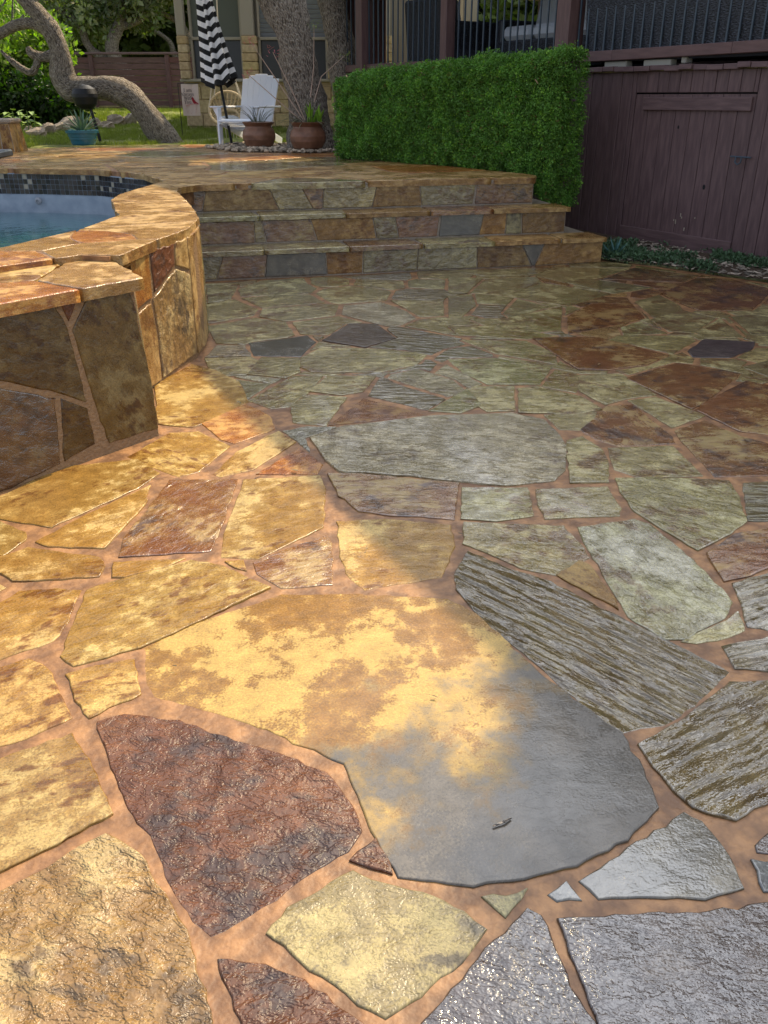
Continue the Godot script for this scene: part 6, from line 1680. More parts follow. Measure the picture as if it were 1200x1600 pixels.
func build_trees() -> void:
	var twig := sprig(11, 0.075, 0.085, 21)
	var big := sprig(12, 0.16, 0.2, 22)
	var oak := thing("live_oak", "thick grey-barked oak trunk rising behind the clay pots", "tree", Vector3(-1.0, 0.66, -12.95))
	limb(oak, "trunk", [Vector3(0.02, -0.15, 0), Vector3(0.0, 0.12, 0), Vector3(-0.04, 0.5, 0), Vector3(-0.11, 1.0, 0), Vector3(-0.2, 1.45, 0), Vector3(-0.32, 1.85, 0), Vector3(-0.6, 2.5, 0), Vector3(-0.9, 3.6, 0.1)], [0.42, 0.34, 0.28, 0.235, 0.25, 0.3, 0.31, 0.25], 20)
	limb(oak, "bough", [Vector3(-0.35, 2.2, 0), Vector3(-0.2, 2.7, 0.05), Vector3(0.3, 3.3, 0.1), Vector3(0.9, 4.2, 0.2)], [0.2, 0.19, 0.16, 0.1])
	limb(oak, "bough", [Vector3(-0.7, 3.5, 0.1), Vector3(-2.2, 4.3, 0.4), Vector3(-4.0, 4.9, 0.3)], [0.18, 0.13, 0.06])
	crown(oak, [[Vector3(-1.0, 5.2, -0.2), Vector3(2.4, 1.1, 2.0)], [Vector3(-3.6, 5.4, 0.6), Vector3(1.8, 1.0, 1.8)]], 4200, twig, 1.3, Color(0.05, 0.085, 0.025))
	var oak2 := thing("live_oak", "second oak trunk with pale flaky bark between the big oak and the porch", "tree", Vector3(-0.52, 0.7, -14.6))
	limb(oak2, "trunk", [Vector3(0.05, -0.1, 0), Vector3(0.0, 0.4, 0), Vector3(-0.08, 1.05, 0), Vector3(-0.12, 1.35, 0), Vector3(-0.19, 1.7, 0), Vector3(-0.25, 2.1, 0), Vector3(-0.3, 3.4, 0)], [0.3, 0.25, 0.225, 0.24, 0.2, 0.21, 0.16], 16)
	crown(oak2, [[Vector3(0.9, 5.0, -1.6), Vector3(1.3, 0.9, 1.2)]], 1500, twig, 1.3, Color(0.05, 0.085, 0.025))

	var lean := thing("leaning_oak", "gnarled oak whose trunk bends over almost flat above the lawn", "tree", Vector3(-3.62, 0.6, -15.4))
	var L := func(x: float, y: float, z := 0.0) -> Vector3: return Vector3(x + 3.62, y - 0.6, z)
	limb(lean, "trunk", [L.call(-3.5, 0.5), L.call(-3.63, 0.75), L.call(-3.83, 1.05), L.call(-4.1, 1.36), L.call(-4.4, 1.51), L.call(-4.75, 1.52), L.call(-5.02, 1.5), L.call(-5.17, 1.66), L.call(-5.16, 1.95), L.call(-5.22, 2.25), L.call(-5.42, 2.55), L.call(-5.7, 2.9), L.call(-5.9, 3.6)], [0.27, 0.225, 0.2, 0.19, 0.185, 0.17, 0.19, 0.2, 0.165, 0.14, 0.13, 0.11, 0.08], 18)
	limb(lean, "bough", [L.call(-5.25, 2.28), L.call(-5.5, 2.42), L.call(-5.8, 2.4), L.call(-6.2, 2.25), L.call(-6.6, 2.4)], [0.1, 0.09, 0.085, 0.07, 0.05], 10)
	limb(lean, "bough", [L.call(-5.2, 2.02), L.call(-5.4, 1.96), L.call(-5.6, 2.0), L.call(-5.66, 2.1)], [0.1, 0.08, 0.07, 0.03], 10)
	limb(lean, "bough", [L.call(-5.52, 1.98), L.call(-5.58, 1.82), L.call(-5.7, 1.74), L.call(-5.95, 1.9), L.call(-6.1, 2.05)], [0.06, 0.055, 0.06, 0.045, 0.02], 8)
	limb(lean, "bough", [L.call(-5.6, 2.8), L.call(-5.3, 3.1), L.call(-4.8, 3.5)], [0.08, 0.07, 0.05], 8)
	crown(lean, [[L.call(-5.6, 4.6), Vector3(2.2, 1.0, 1.8)], [L.call(-3.6, 4.8), Vector3(1.6, 0.8, 1.6)]], 2200, twig, 1.3, Color(0.05, 0.085, 0.025))

	# a tall oak behind the porch, out of the frame, that shades the near right of the patio
	var tall := thing("live_oak", "tall oak leaning over the porch from behind", "tree", Vector3(9.2, 0.2, -12.6))
	limb(tall, "trunk", [Vector3(0, -0.3, 0), Vector3(-0.2, 3.0, 0.3), Vector3(-0.8, 6.0, 1.4), Vector3(-2.2, 9.3, 3.4)], [0.4, 0.33, 0.26, 0.12], 14)
	limb(tall, "bough", [Vector3(-0.5, 5.0, 0.9), Vector3(0.4, 7.5, 2.4), Vector3(0.6, 9.4, 4.2)], [0.2, 0.14, 0.06], 10)
	crown(tall, [[Vector3(-2.98, 9.9, 3.85), Vector3(0.75, 0.5, 0.75)], [Vector3(-2.93, 9.9, 3.1), Vector3(0.7, 0.5, 0.7)], [Vector3(-3.0, 9.9, 4.6), Vector3(0.75, 0.5, 0.75)], [Vector3(-2.2, 9.9, 3.9), Vector3(1.2, 0.9, 1.1)], [Vector3(-1.1, 9.9, 5.0), Vector3(1.2, 1.1, 1.3)], [Vector3(0.4, 9.9, 4.6), Vector3(1.3, 1.1, 1.5)], [Vector3(-0.6, 9.6, 3.6), Vector3(1.2, 1.0, 1.0)]], 10000, twig, 1.3, Color(0.05, 0.085, 0.025))

	# trees beyond the brown fence
	var spots := [[-13.6, 27.0, 6.0, 0], [-10.6, 28.5, 6.4, 1], [-7.6, 27.5, 6.0, 1], [-5.0, 29.0, 6.6, 1], [-2.0, 31.0, 7.0, 0], [-16.5, 32.0, 8.0, 0], [-12.0, 35.0, 9.0, 1], [-7.0, 36.0, 9.5, 0], [-2.5, 37.0, 9.5, 1]]
	var names := ["bright yellow-green tree far left beyond the lawn", "grey-green oak above the left end of the brown fence", "dark twisting oak above the middle of the brown fence", "drooping grey-green oak above the right end of the brown fence", "leafy tree behind the stone house", "tall pale green tree at the far left edge", "tall olive tree rising behind the fence oaks", "tall dark tree behind the middle fence oak", "tall grey-green tree behind the house corner"]
	for i in spots.size():
		var s: Array = spots[i]
		var t := thing("background_tree", names[i], "tree", Vector3(s[0], 0.9, -s[1]), 0.0, "trees beyond the lawn")
		var hh: float = s[2]
		limb(t, "trunk", [Vector3(0, -0.2, 0), Vector3(0.25, 0.9, 0), Vector3(-0.1, 1.7, 0.1), Vector3(0.3, 2.6, 0), Vector3(0.1, hh * 0.6, 0)], [0.24, 0.2, 0.18, 0.14, 0.07], 9)
		limb(t, "bough", [Vector3(0.1, 1.2, 0), Vector3(-0.7, 1.7, 0.1), Vector3(-0.9, 2.3, 0.2), Vector3(-1.5, 2.7, 0.2)], [0.12, 0.11, 0.09, 0.05], 8)
		limb(t, "bough", [Vector3(0.1, 2.2, 0), Vector3(0.9, 2.5, 0.1), Vector3(1.2, 3.1, 0.2)], [0.1, 0.09, 0.05], 8)
		var base := Color(0.3, 0.36, 0.1) if s[3] == 0 else Color(0.27, 0.3, 0.17)
		var blobs := []
		for k in 9:
			blobs.append([Vector3(rng.randf_range(-1.7, 1.7), rng.randf_range(2.5, hh), rng.randf_range(-1.0, 1.0)), Vector3(rng.randf_range(0.8, 1.4), rng.randf_range(0.6, 1.0), rng.randf_range(0.8, 1.3))])
		crown(t, blobs, 3000, big, 0.9, base, 0.2)
	# the tall shrub at the left, sunlit from behind
	var sh := thing("tall_shrub", "tall loose bright green shrub at the left behind the bent trunk", "shrub", Vector3(-8.6, 0.8, -20.0))
	for k in 7:
		limb(sh, "stem", [Vector3(rng.randf_range(-1.4, 1.6), -0.2, rng.randf_range(-0.4, 0.4)), Vector3(rng.randf_range(-1.6, 1.8), 1.2, 0), Vector3(rng.randf_range(-2.0, 2.0), 2.6, 0)], [0.04, 0.03, 0.012], 6)
	var bl := []
	for k in 16:
		bl.append([Vector3(rng.randf_range(-2.2, 1.7), rng.randf_range(0.2, 2.9), rng.randf_range(-0.8, 0.8)), Vector3(rng.randf_range(0.5, 0.9), rng.randf_range(0.4, 0.8), rng.randf_range(0.4, 0.8))])
	crown(sh, bl, 6500, sprig(9, 0.13, 0.13, 23), 0.8, Color(0.28, 0.36, 0.08), 0.24)
	var sh2 := thing("dark_shrub", "dark low shrub filling the space under the bright green shrub", "shrub", Vector3(-7.3, 0.8, -18.8))
	for k in 4:
		limb(sh2, "stem", [Vector3(-0.6 + k * 0.4, -0.2, 0), Vector3(-0.7 + k * 0.5, 0.8, 0)], [0.03, 0.012], 6)
	crown(sh2, [[Vector3(0, 0.5, 0), Vector3(1.0, 0.6, 0.6)], [Vector3(0.9, 0.45, 0.1), Vector3(0.6, 0.5, 0.5)], [Vector3(-0.9, 0.6, 0), Vector3(0.7, 0.7, 0.6)]], 2600, sprig(9, 0.12, 0.12, 24), 0.8, Color(0.04, 0.075, 0.02), 0.1)
	# brown fence
	var fence := thing("brown_fence", "dark red-brown board fence at the far end of the lawn", "fence", Vector3.ZERO)
	var x := -9.2
	while x < -3.2:
		for r in 9:
			var b := MB.new()
			b.off = Vector2(rng.randf() * 4.0, rng.randf() * 4.0)
			var g := rng.randf_range(0.8, 1.1)
			b.col = Color(g * 1.4, g * 0.85, g * 0.8)
			b.box(T(Vector3(x + 0.95, 1.1 + r * 0.138, -24.0)), Vector3(1.88, 0.128, 0.03), 0.004)
			add(fence, "board", b.mesh(), M.wood)
		var p := MB.new()
		p.col = Color(0.9, 0.75, 0.75)
		p.box(T(Vector3(x, 1.62, -24.0)), Vector3(0.1, 1.4, 0.12), 0.005)
		add(fence, "post", p.mesh(), M.wood)
		x += 1.9
	var cap := MB.new()
	cap.box(T(Vector3(-6.2, 2.35, -24.0)), Vector3(6.2, 0.05, 0.16), 0.005)
	add(fence, "cap_rail", cap.mesh(), M.wood)
	# wooded slope that closes the view
	var xs := []
	var cols := PackedColorArray()
	for i in 9000:
		var p := Vector3(rng.randf_range(-34.0, 14.0), 0.0, -rng.randf_range(38.0, 50.0))
		p.y = ground_y(p.x, -p.z) + pow(rng.randf(), 0.7) * 6.5
		xs.append(Transform3D(Basis.from_euler(Vector3(rng.randf() * TAU, rng.randf() * TAU, 0)).scaled(Vector3.ONE * rng.randf_range(2.0, 4.0)), p))
		var g := rng.randf_range(0.6, 1.3)
		cols.append(Color(0.16 * g, 0.2 * g, 0.06 * g))
	scatter(self, "far_woods", big, M.oak_leaf, xs, cols, "stuff")

# ------------------------------------------------------------------ lawn edge, pots and garden things
func build_garden() -> void:
	var rn := noise(101, 0.02, 3)
	# lawn blades
	var tuft := MB.new()
	for i in 7:
		var an := i * 2.4
		tuft.blade(Vector3(cos(an), 0, sin(an)) * 0.03, Vector3(cos(an) * 0.5, 1, sin(an) * 0.5), 0.07, 0.008, 0.4, 2)
	var xs := []
	var cols := PackedColorArray()
	var gn := noise(102, 0.3, 3)
	for i in 16000:
		var z := 12.6 + 11.0 * pow(rng.randf(), 1.4)
		var p := Vector2(rng.randf_range(-9.0, 0.2), z)
		if p.x > -2.55 and p.y < 13.7 or p.y < 14.7 and p.x > -5.4 or p.y < 13.6 and p.x > -6.4 or p.y < 13.0:
			continue
		if gn.get_noise_2d(p.x, p.y) < -0.28:
			continue
		xs.append(Transform3D(Basis(Vector3.UP, rng.randf() * TAU).scaled(Vector3.ONE * rng.randf_range(0.7, 1.4)), Vector3(p.x, ground_y(p.x, p.y), -p.y)))
		var g := rng.randf_range(0.7, 1.3)
		cols.append(Color(0.2 * g, 0.23 * g, 0.06 * g))
	scatter(self, "grass", tuft.mesh(), M.grass_leaf, xs, cols, "stuff")
	# gravel and bark round the oak and the pots
	var mq := poly([-0.3, 12.72, -1.0, 12.26, -2.06, 12.53, -2.62, 13.6, -2.3, 14.5, -1.2, 14.2, -0.2, 13.9])
	var mb := MB.new()
	var tr := Geometry2D.triangulate_polygon(mq)
	for k in range(0, tr.size(), 3):
		var a := mq[tr[k]]; var b := mq[tr[k + 1]]; var c := mq[tr[k + 2]]
		mb.flat(Vector3(a.x, 0.712, -a.y), Vector3(b.x, 0.712, -b.y), Vector3(c.x, 0.712, -c.y), Vector3.UP)
	add(self, "soil_bed", mb.mesh(), M.soil, "structure")
	var peb := MB.new()
	peb.rock(Vector3.ZERO, Vector3(0.05, 0.02, 0.035), rn, 3.0, 4, 6)
	xs = []
	cols = PackedColorArray()
	while xs.size() < 1100:
		var p := Vector2(rng.randf_range(-2.6, 0.0), rng.randf_range(12.2, 14.5))
		if Geometry2D.is_point_in_polygon(p, mq):
			xs.append(Transform3D(Basis.from_euler(Vector3(rng.randf_range(-0.5, 0.5), rng.randf() * TAU, rng.randf_range(-0.5, 0.5))).scaled(Vector3.ONE * rng.randf_range(0.5, 1.3)), Vector3(p.x, 0.725 + rng.randf() * 0.02, -p.y)))
			var g := rng.randf_range(0.12, 0.55)
			cols.append(Color(g, g * 0.8, g * 0.58))
	scatter(self, "gravel", peb.mesh(), paint("pebble", "ffffff", 0.8), xs, cols, "stuff")
	# rocks edging the bed
	var spots := [[48, 222, 0.34, 0.2], [66, 213, 0.3, 0.22], [62, 206, 0.24, 0.16], [88, 205, 0.34, 0.2], [100, 196, 0.4, 0.24], [118, 190, 0.24, 0.2], [142, 194, 0.26, 0.2], [160, 196, 0.28, 0.16], [176, 186, 0.34, 0.24], [186, 178, 0.2, 0.16], [200, 180, 0.24, 0.26], [36, 212, 0.2, 0.16]]
	var said := ["broad flat rock nearest the stone pillar", "brown rock second from the stone pillar", "small grey rock under the broad-leaved plant", "wide grey rock under the dark shrub", "largest dark boulder left of the teal pot", "upright rock just behind the agave pot", "pale rock right behind the teal pot", "flat pale rock by the foot of the iron stand", "big pale rock under the bent trunk", "small rock behind the big pale rock", "tall pale rock nearest the bent trunk's elbow", "small rock beside the broad-leaved plant"]
	for i in spots.size():
		var s: Array = spots[i]
		var z: float = lerpf(19.0, 16.4, clampf((s[1] - 180.0) / 42.0, 0.0, 1.0))
		var rk := MB.new()
		var g := rng.randf_range(0.75, 1.15)
		rk.col = Color(g, g * 0.96, g * 0.9)
		rk.rock(Vector3.ZERO, Vector3(s[2], s[3], s[2] * 0.7) * 0.62, rn, i * 7.3, 7, 10)
		var o := add(self, "edging_rock", rk.mesh(), M.boulder)
		var xw: float = (s[0] - 600.0) * z / 1484.0
		o.position = Vector3(xw, ground_y(xw, z) + s[3] * 0.3, -z)
		tag(o, said[i], "rock", "rocks edging the planting bed")
	# broad-leaved plant at the left
	var bp := thing("broad_leaved_plant", "sunlit plant with broad pale green leaves beside the stone pillar", "plant", Vector3(-6.439, 0.764, -16.600))
	for i in 46:
		var lf := MB.new()
		var g := rng.randf_range(0.8, 1.3)
		lf.col = Color(0.2 * g, 0.29 * g, 0.06 * g)
		var an := rng.randf() * TAU
		var at := Vector3(rng.randf_range(-0.3, 0.32), rng.randf_range(0.05, 0.42), rng.randf_range(-0.18, 0.18))
		lf.blade(at, Vector3(cos(an), rng.randf_range(-0.2, 0.6), sin(an)), 0.16, 0.1, 0.7, 3, 0.1)
		add(bp, "leaf", lf.mesh(), M.plant_leaf)
	var stm := MB.new()
	stm.col = Color(0.12, 0.2, 0.05)
	for i in 5:
		stm.tube([Vector3(-0.2 + i * 0.1, -0.1, 0), Vector3(-0.25 + i * 0.13, 0.4, 0)], [0.012, 0.006], 5)
	add(bp, "stem", stm.mesh(), M.plant_leaf)
	# teal pot with agave
	var pot := thing("teal_pot", "glazed teal pot with ridged sides standing on the terrace edge", "pot", Vector3(-4.643, 0.715, -14.330))
	var pb := MB.new()
	pb.lathe([Vector2(0.0, 0.0), Vector2(0.16, 0.0), Vector2(0.175, 0.02), Vector2(0.19, 0.08), Vector2(0.2, 0.085), Vector2(0.205, 0.12), Vector2(0.215, 0.125), Vector2(0.222, 0.17), Vector2(0.245, 0.175), Vector2(0.25, 0.215), Vector2(0.225, 0.22), Vector2(0.2, 0.17), Vector2(0.0, 0.17)], Transform3D.IDENTITY, 28)
	add(pot, "pot_body", pb.mesh(), M.teal_glaze)
	var ag := agave("potted_agave", "spiky grey-green agave growing in the teal pot", pot.position + Vector3(0, 0.18, 0), 26, 0.34, Color(0.1, 0.16, 0.13))
	# iron stand with round black bowl under the bent trunk
	var st := thing("fire_bowl_stand", "round black iron bowl on a thin leaning stand under the bent trunk", "stand", Vector3(-4.598, 0.742, -14.950))
	var sp := MB.new()
	sp.tube([Vector3(0.03, 0, 0), Vector3(-0.07, 0.56, 0)], [0.026, 0.026], 8)
	add(st, "pole", sp.mesh(), M.black_iron)
	var sb := MB.new()
	sb.lathe([Vector2(0.0, -0.2), Vector2(0.1, -0.185), Vector2(0.17, -0.12), Vector2(0.2, -0.02), Vector2(0.2, 0.03), Vector2(0.17, 0.1), Vector2(0.08, 0.15), Vector2(0.0, 0.16)], T(Vector3(-0.12, 0.66, 0)), 24)
	add(st, "bowl", sb.mesh(), M.black_iron)
	# garden flag
	var fl := thing("garden_flag", "small pale pink garden flag with a red bird on an iron stake", "flag", Vector3(-3.541, 0.743, -16.600))
	var stake := MB.new()
	stake.tube([Vector3(-0.05, -0.05, 0), Vector3(-0.05, 0.86, 0)], [0.007, 0.007], 6)
	stake.tube([Vector3(-0.05, 0.85, 0), Vector3(0.33, 0.85, 0)], [0.006, 0.006], 6)
	add(fl, "stake", stake.mesh(), M.black_iron)
	var cl := MB.new()
	for i in 8:
		for j in 12:
			var F := func(a: int, b: int) -> Vector3: return Vector3(0.0 + 0.3 * a / 8.0, 0.845 - 0.5 * b / 12.0, 0.012 * sin(a * 0.9 + b * 0.25))
			cl.quad(F.call(i, j), F.call(i + 1, j), F.call(i + 1, j + 1), F.call(i, j + 1), Vector3(0, 0, 1))
	var cloth := add(fl, "cloth", cl.mesh(), M.flag_cloth)
	var lines := ["I am", "Always", "With", "You"]
	for i in 4:
		var tm := TextMesh.new()
		var sf := SystemFont.new()
		sf.font_names = PackedStringArray(["Droid Serif"])
		sf.font_italic = true
		tm.font = sf
		tm.text = lines[i]
		tm.font_size = 16
		tm.pixel_size = 0.0042
		tm.depth = 0.002
		var o := add(cloth, "lettering", tm, M.print_dark)
		o.position = Vector3(0.115 - 0.012 * (i % 2), 0.745 - i * 0.062, 0.017)
	var bird := MB.new()
	bird.prism(PackedVector2Array([Vector2(-0.05, 0.055), Vector2(-0.032, 0.062), Vector2(-0.03, 0.085), Vector2(-0.012, 0.062), Vector2(0.005, 0.03), Vector2(0.03, 0.0), Vector2(0.075, -0.03), Vector2(0.07, -0.038), Vector2(0.03, -0.028), Vector2(0.0, -0.03), Vector2(-0.025, -0.012), Vector2(-0.038, 0.02), Vector2(-0.04, 0.045)]), T(Vector3(0.215, 0.565, 0.016)), 0.003)
	add(cloth, "bird_print", bird.mesh(), M.print_red)
	var br := MB.new()
	br.tube([Vector3(0.06, 0.5, 0.016), Vector3(0.13, 0.52, 0.018), Vector3(0.2, 0.535, 0.018), Vector3(0.28, 0.52, 0.016)], [0.003, 0.004, 0.004, 0.003], 5)
	for k in 12:
		br.blade(Vector3(0.04 + rng.randf() * 0.22, 0.37 + rng.randf() * 0.15, 0.017), Vector3(rng.randf_range(-1, 1), rng.randf_range(-0.4, 1), 0.0), 0.045, 0.022, 0.0, 2, 0.0)
	add(cloth, "branch_print", br.mesh(), M.print_pink)
	# stone pillar at the left edge
	var pl := thing("stone_pillar", "short tapered stone pillar with a grey cap at the left edge of the terrace", "pillar", Vector3(-5.22, 0.70, -12.7))
	var body := MB.new()
	var bq := []
	for sx in [[-1, 1], [1, 1], [1, -1], [-1, -1]]:
		bq.append([Vector3(sx[0] * 0.24, 0.0, sx[1] * 0.24), Vector3(sx[0] * 0.2, 0.37, sx[1] * 0.2)])
	for k in 4:
		var a: Array = bq[k]; var b: Array = bq[(k + 1) % 4]
		body.quad(a[0], b[0], b[1], a[1], Vector3(a[0].x + b[0].x, 0, a[0].z + b[0].z))
	body.quad(bq[0][1], bq[1][1], bq[2][1], bq[3][1], Vector3.UP)
	add(pl, "core", body.mesh(), M.joint)
	for k in 3:
		var x0 := -0.235 + k * 0.16
		slab(pl, "facing_stone", PackedVector2Array([Vector2(x0, 0.005), Vector2(x0 + 0.15, 0.005), Vector2((x0 + 0.15) * 0.84, 0.365), Vector2(x0 * 0.84, 0.365)]), func(p: Vector2, h: float) -> Vector3: return Vector3(p.x, p.y, 0.242 - p.y * 0.108 + h), ["rust", "tan", "gold"][k], 1.1, PI / 2, 0.01, 0.04, 0.006, 0.004)
		slab(pl, "facing_stone", PackedVector2Array([Vector2(x0, 0.005), Vector2(x0 + 0.15, 0.005), Vector2((x0 + 0.15) * 0.84, 0.365), Vector2(x0 * 0.84, 0.365)]), func(p: Vector2, h: float) -> Vector3: return Vector3(0.242 - p.y * 0.108 + h, p.y, -p.x), ["tan", "gold", "tan"][k], 1.1, PI / 2, 0.01, 0.04, 0.006, 0.004)
	var pc := MB.new()
	pc.box(T(Vector3(0, 0.4, 0), 0.05), Vector3(0.46, 0.055, 0.46), 0.015)
	add(pl, "cap_stone", pc.mesh(), M.boulder)
	var spa := MB.new()
	spa.box(T(Vector3(-5.35, 0.75, -11.35), 0.1), Vector3(1.3, 0.085, 0.8), 0.02)
	tag(add(self, "spa_cover", spa.mesh(), M.bar_iron), "low dark cover lying on the terrace in front of the stone pillar", "cover")

# ------------------------------------------------------------------ seating corner
func clay_pot(called: String, label: String, at: Vector3, k: float) -> Node3D:
	var t := thing(called, label, "pot", at, 0.0, "clay pots under the oak")
	var mb := MB.new()
	mb.lathe([Vector2(0.0, 0.0), Vector2(0.15 * k, 0.0), Vector2(0.2 * k, 0.06 * k), Vector2(0.235 * k, 0.14 * k), Vector2(0.24 * k, 0.2 * k), Vector2(0.225 * k, 0.26 * k), Vector2(0.195 * k, 0.3 * k), Vector2(0.19 * k, 0.315 * k), Vector2(0.225 * k, 0.355 * k), Vector2(0.235 * k, 0.37 * k), Vector2(0.215 * k, 0.375 * k), Vector2(0.18 * k, 0.32 * k), Vector2(0.0, 0.32 * k)], Transform3D.IDENTITY, 32)
	add(t, "pot_body", mb.mesh(), M.clay)
	var so := MB.new()
	so.lathe([Vector2(0.178 * k, 0.325 * k), Vector2(0.0, 0.335 * k)], Transform3D.IDENTITY, 20)
	add(t, "soil", so.mesh(), M.soil)
	return t

func build_seating() -> void:
	var p1 := clay_pot("clay_pot", "round brown clay pot in front of the white chair", Vector3(-1.786, 0.705, -13.299), 0.98)
	var p2 := clay_pot("clay_pot", "larger reddish clay pot at the foot of the oak trunk", Vector3(-1.037, 0.705, -12.679), 1.02)
	var y1 := thing("red_yucca", "thin dark arching leaves growing in the pot before the chair", "plant", p1.position + Vector3(0, 0.32, 0))
	for i in 26:
		var mb := MB.new()
		var an := i * 2.4
		var g := rng.randf_range(0.7, 1.2)
		mb.col = Color(0.09 * g, 0.11 * g, 0.08 * g)
		mb.blade(Vector3(cos(an), 0, sin(an)) * 0.06, Vector3(cos(an) * 0.7, 1.2, sin(an) * 0.7), rng.randf_range(0.25, 0.5), 0.012, 1.3, 6)
		add(y1, "leaf", mb.mesh(), M.plant_leaf)
	var y2 := thing("red_yucca", "pale grassy plant with long pink flower stalks in the larger pot", "plant", p2.position + Vector3(0, 0.33, 0))
	for i in 44:
		var mb := MB.new()
		var an := i * 2.4
		var g := rng.randf_range(0.7, 1.25)
		mb.col = Color(0.2 * g, 0.21 * g, 0.13 * g)
		mb.blade(Vector3(cos(an), 0, sin(an)) * 0.08, Vector3(cos(an) * 0.9, rng.randf_range(0.4, 1.3), sin(an) * 0.9), rng.randf_range(0.25, 0.5), 0.014, 1.7, 6)
		add(y2, "leaf", mb.mesh(), M.plant_leaf)
	for i in 14:
		var mb := MB.new()
		var g := rng.randf_range(0.8, 1.3)
		mb.col = Color(0.16 * g, 0.3 * g, 0.03 * g)
		mb.blade(Vector3(0.08 + rng.randf_range(-0.06, 0.1), 0.02, 0.06), Vector3(rng.randf_range(-0.4, 0.5), 1, rng.randf_range(-0.2, 0.5)), rng.randf_range(0.14, 0.3), 0.07, 0.5, 4)
		add(y2, "broad_leaf", mb.mesh(), M.plant_leaf)
	for s in [[Vector3(-0.2, 0.45, 0), Vector3(-0.42, 0.88, 0.0)], [Vector3(-0.35, 0.5, 0), Vector3(-0.7, 1.0, 0.05)], [Vector3(0.1, 0.7, -0.1), Vector3(0.12, 1.2, -0.15)], [Vector3(0.2, 0.6, -0.1), Vector3(0.52, 0.85, -0.15)], [Vector3(-0.3, 0.25, 0.1), Vector3(-0.75, 0.62, 0.1)]]:
		var mb := MB.new()
		mb.col = Color(0.5, 0.36, 0.28)
		mb.tube([Vector3(0, 0, 0), s[0], s[1]], [0.009, 0.007, 0.004], 5)
		add(y2, "flower_stalk", mb.mesh(), M.plant_leaf)
		var fb := MB.new()
		for k in 14:
			fb.col = Color(0.62, 0.17, 0.2) if s[1].x < -0.3 else Color(0.3, 0.38, 0.1)
			fb.blade(s[1] + Vector3(rng.randf_range(-0.07, 0.07), rng.randf_range(-0.06, 0.06), rng.randf_range(-0.03, 0.03)), Vector3(rng.randf_range(-1, 1), rng.randf_range(-0.3, 1), rng.randf_range(-1, 1)), 0.05, 0.016, 0.2, 2)
		add(y2, "blossom", fb.mesh(), M.plant_leaf)
	adirondack(Vector3(-2.03, 0.705, -14.25), 0.36)
	umbrella()
	swing_chair()

func adirondack(at: Vector3, turn: float) -> void:
	var t := thing("adirondack_chair", "white slatted Adirondack chair with a rounded fan back", "chair", at, -turn)
	var fan := 6
	for i in fan:                      # back slats, fanned, leaning back
		var mb := MB.new()
		var u := (i + 0.5) / fan * 2.0 - 1.0
		var hgt := 0.86 - 0.1 * u * u
		var bas := Basis(Vector3.RIGHT, -0.38) * Basis(Vector3.BACK, -u * 0.05)
		mb.box(Transform3D(bas, Vector3(u * 0.27, 0.2, -0.12) + bas * Vector3(0, hgt / 2, 0)), Vector3(0.104, hgt, 0.02), 0.006)
		add(t, "back_slat", mb.mesh(), M.white_paint)
	for i in 6:
		var mb := MB.new()
		var z := 0.46 - i * 0.098
		mb.box(T(Vector3(0, 0.37 - i * 0.028, z), 0.0, 0.28), Vector3(0.54, 0.02, 0.088), 0.004)
		add(t, "seat_slat", mb.mesh(), M.white_paint)
	for sg in [-1.0, 1.0]:
		var arm := MB.new()
		arm.box(T(Vector3(sg * 0.34, 0.55, 0.12)), Vector3(0.14, 0.024, 0.72), 0.01)
		add(t, "armrest", arm.mesh(), M.white_paint)
		var leg := MB.new()
		leg.box(T(Vector3(sg * 0.29, 0.27, 0.42)), Vector3(0.03, 0.54, 0.1), 0.005)
		add(t, "leg", leg.mesh(), M.white_paint)
		var br := MB.new()
		br.prism(PackedVector2Array([Vector2(0, 0), Vector2(0.09, 0.16), Vector2(0, 0.16)]), Transform3D(Basis(Vector3(sg, 0, 0), Vector3.UP, Vector3(0, 0, sg)), Vector3(sg * 0.305, 0.378, 0.42)), 0.02)
		add(t, "arm_bracket", br.mesh(), M.white_paint)
		var rl := MB.new()
		bar(rl, Vector3(sg * 0.255, 0.37, 0.47), Vector3(sg * 0.255, 0.05, -0.5), 0.11, 0.026, 0.005)
		add(t, "side_rail", rl.mesh(), M.white_paint)
	for y in [0.34, 0.72]:
		var mb := MB.new()
		mb.box(T(Vector3(0, y, -0.135 - (y - 0.2) * 0.4)), Vector3(0.56, 0.07, 0.022), 0.004)
		add(t, "back_brace", mb.mesh(), M.white_paint)

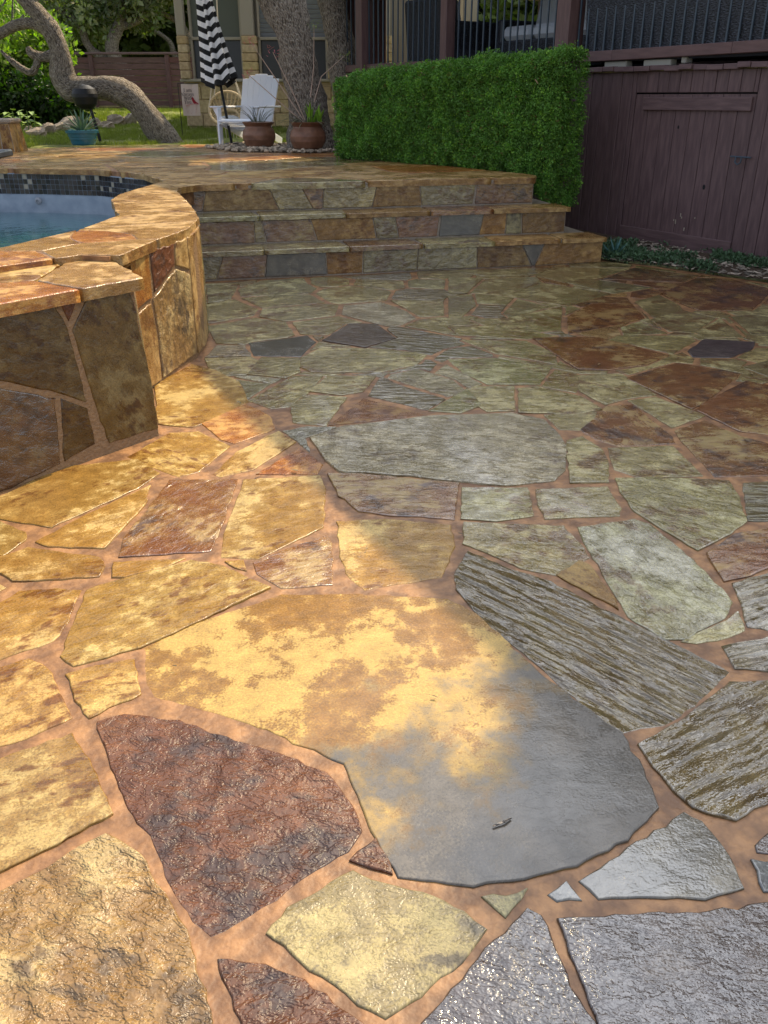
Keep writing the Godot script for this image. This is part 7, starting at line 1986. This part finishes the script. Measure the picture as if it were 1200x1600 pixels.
func umbrella() -> void:
	var foot: Vector3 = Vector3(-2.304, 0.710, -14.061)
	var t := thing("patio_umbrella", "closed patio umbrella with black and white stripes on a leaning black pole", "umbrella", foot)
	var ax := Vector3(-0.13, 1.0, 0.0).normalized()
	var mb := MB.new()
	mb.tube([Vector3.ZERO - ax * 0.05, ax * 2.75], [0.02, 0.02], 10)
	add(t, "pole", mb.mesh(), M.black_iron)
	var cn := MB.new()
	var x := ax.cross(Vector3.BACK).normalized() * -1.0
	var z := x.cross(ax).normalized()
	var sides := 64
	var rings := 26
	var R := func(i: float, k: int) -> Vector3:
		var f := i / rings
		var a := TAU * (k % sides) / sides
		var rad := lerpf(0.235, 0.03, pow(f, 0.75))
		if f < 0.03:
			rad *= 0.97
		rad *= 1.0 + 0.22 * cos(a * 8.0 + f * 0.6) + 0.05 * sin(a * 3.0 + f * 4.0)
		var y := 0.86 + f * 1.77 + (0.022 * cos(a * 8.0) + 0.045 * sin(a * 2.0 + 1.0)) * (1.0 - f)
		return x * cos(a) * rad + z * sin(a) * rad + ax * y
	for i in rings:
		cn.col = Color(0.012, 0.012, 0.014) if i % 2 == 0 else Color(0.78, 0.77, 0.76)
		for k in sides:
			var p0: Vector3 = R.call(i, k); var p1: Vector3 = R.call(i, k + 1); var p2: Vector3 = R.call(i + 1, k + 1); var p3: Vector3 = R.call(i + 1, k)
			var o := p0 - ax * p0.dot(ax)
			cn.flat(p0, p1, p2, o); cn.flat(p0, p2, p3, o)
	add(t, "canopy", cn.mesh(), M.canvas)
	var fi := MB.new()
	fi.lathe([Vector2(0.03, 2.62), Vector2(0.035, 2.66), Vector2(0.012, 2.72), Vector2(0.0, 2.78)], Transform3D(Basis(x, ax, z), Vector3.ZERO), 12)
	add(t, "finial", fi.mesh(), M.black_iron)
	var base := MB.new()
	base.lathe([Vector2(0.0, 0.05), Vector2(0.1, 0.05), Vector2(0.13, 0.03), Vector2(0.14, 0.0)], Transform3D.IDENTITY, 16)
	add(t, "base", base.mesh(), M.black_iron)

func swing_chair() -> void:
	var t := thing("swing_chair", "round rattan basket chair hung on pale ropes behind the white chair", "swing chair", Vector3(-2.568, 0.878, -15.400))
	var hoop := MB.new()
	var seat := MB.new()
	var rim := []
	var low := []
	for k in 25:
		var a := TAU * k / 24.0
		rim.append(Vector3(cos(a) * 0.29, 0.34 + sin(a) * 0.25, sin(a) * -0.15))
		low.append(Vector3(cos(a) * 0.17, 0.2 + sin(a) * 0.12, -0.16 + sin(a) * -0.08))
	for arr in [rim, low]:
		var rr := []
		for p in arr:
			rr.append(0.02)
		hoop.tube(arr, rr, 7)
	add(t, "hoop", hoop.mesh(), M.rattan)
	for k in 24:
		var sp := MB.new()
		sp.tube([rim[k], rim[k].lerp(low[(k + 1) % 24], 0.55) + Vector3(0, -0.02, -0.07), low[(k + 2) % 24]], [0.012, 0.012, 0.012], 5)
		add(t, "spoke", sp.mesh(), M.rattan)
	var cu := MB.new()
	cu.rock(Vector3(0.02, 0.17, -0.06), Vector3(0.19, 0.08, 0.14), noise(111, 0.005, 2), 1.0, 8, 14)
	add(t, "cushion", cu.mesh(), M.cushion)
	var fr := MB.new()
	for k in 9:
		fr.tube([Vector3(-0.18 + k * 0.045, 0.1, 0.02), Vector3(-0.18 + k * 0.045 + rng.randf_range(-0.01, 0.01), -0.1, 0.02)], [0.007, 0.004], 5)
	add(t, "fringe", fr.mesh(), M.rope)
	var apex := Vector3(-0.06, 1.5, -0.1)
	for p in [rim[3], rim[9], rim[0], rim[12]]:
		var rp := MB.new()
		rp.tube([p, apex], [0.009, 0.009], 6)
		add(t, "rope", rp.mesh(), M.rope)
	var up := MB.new()
	up.tube([apex, apex + Vector3(0.15, 2.6, 0.6)], [0.01, 0.01], 6)
	add(t, "rope", up.mesh(), M.rope)
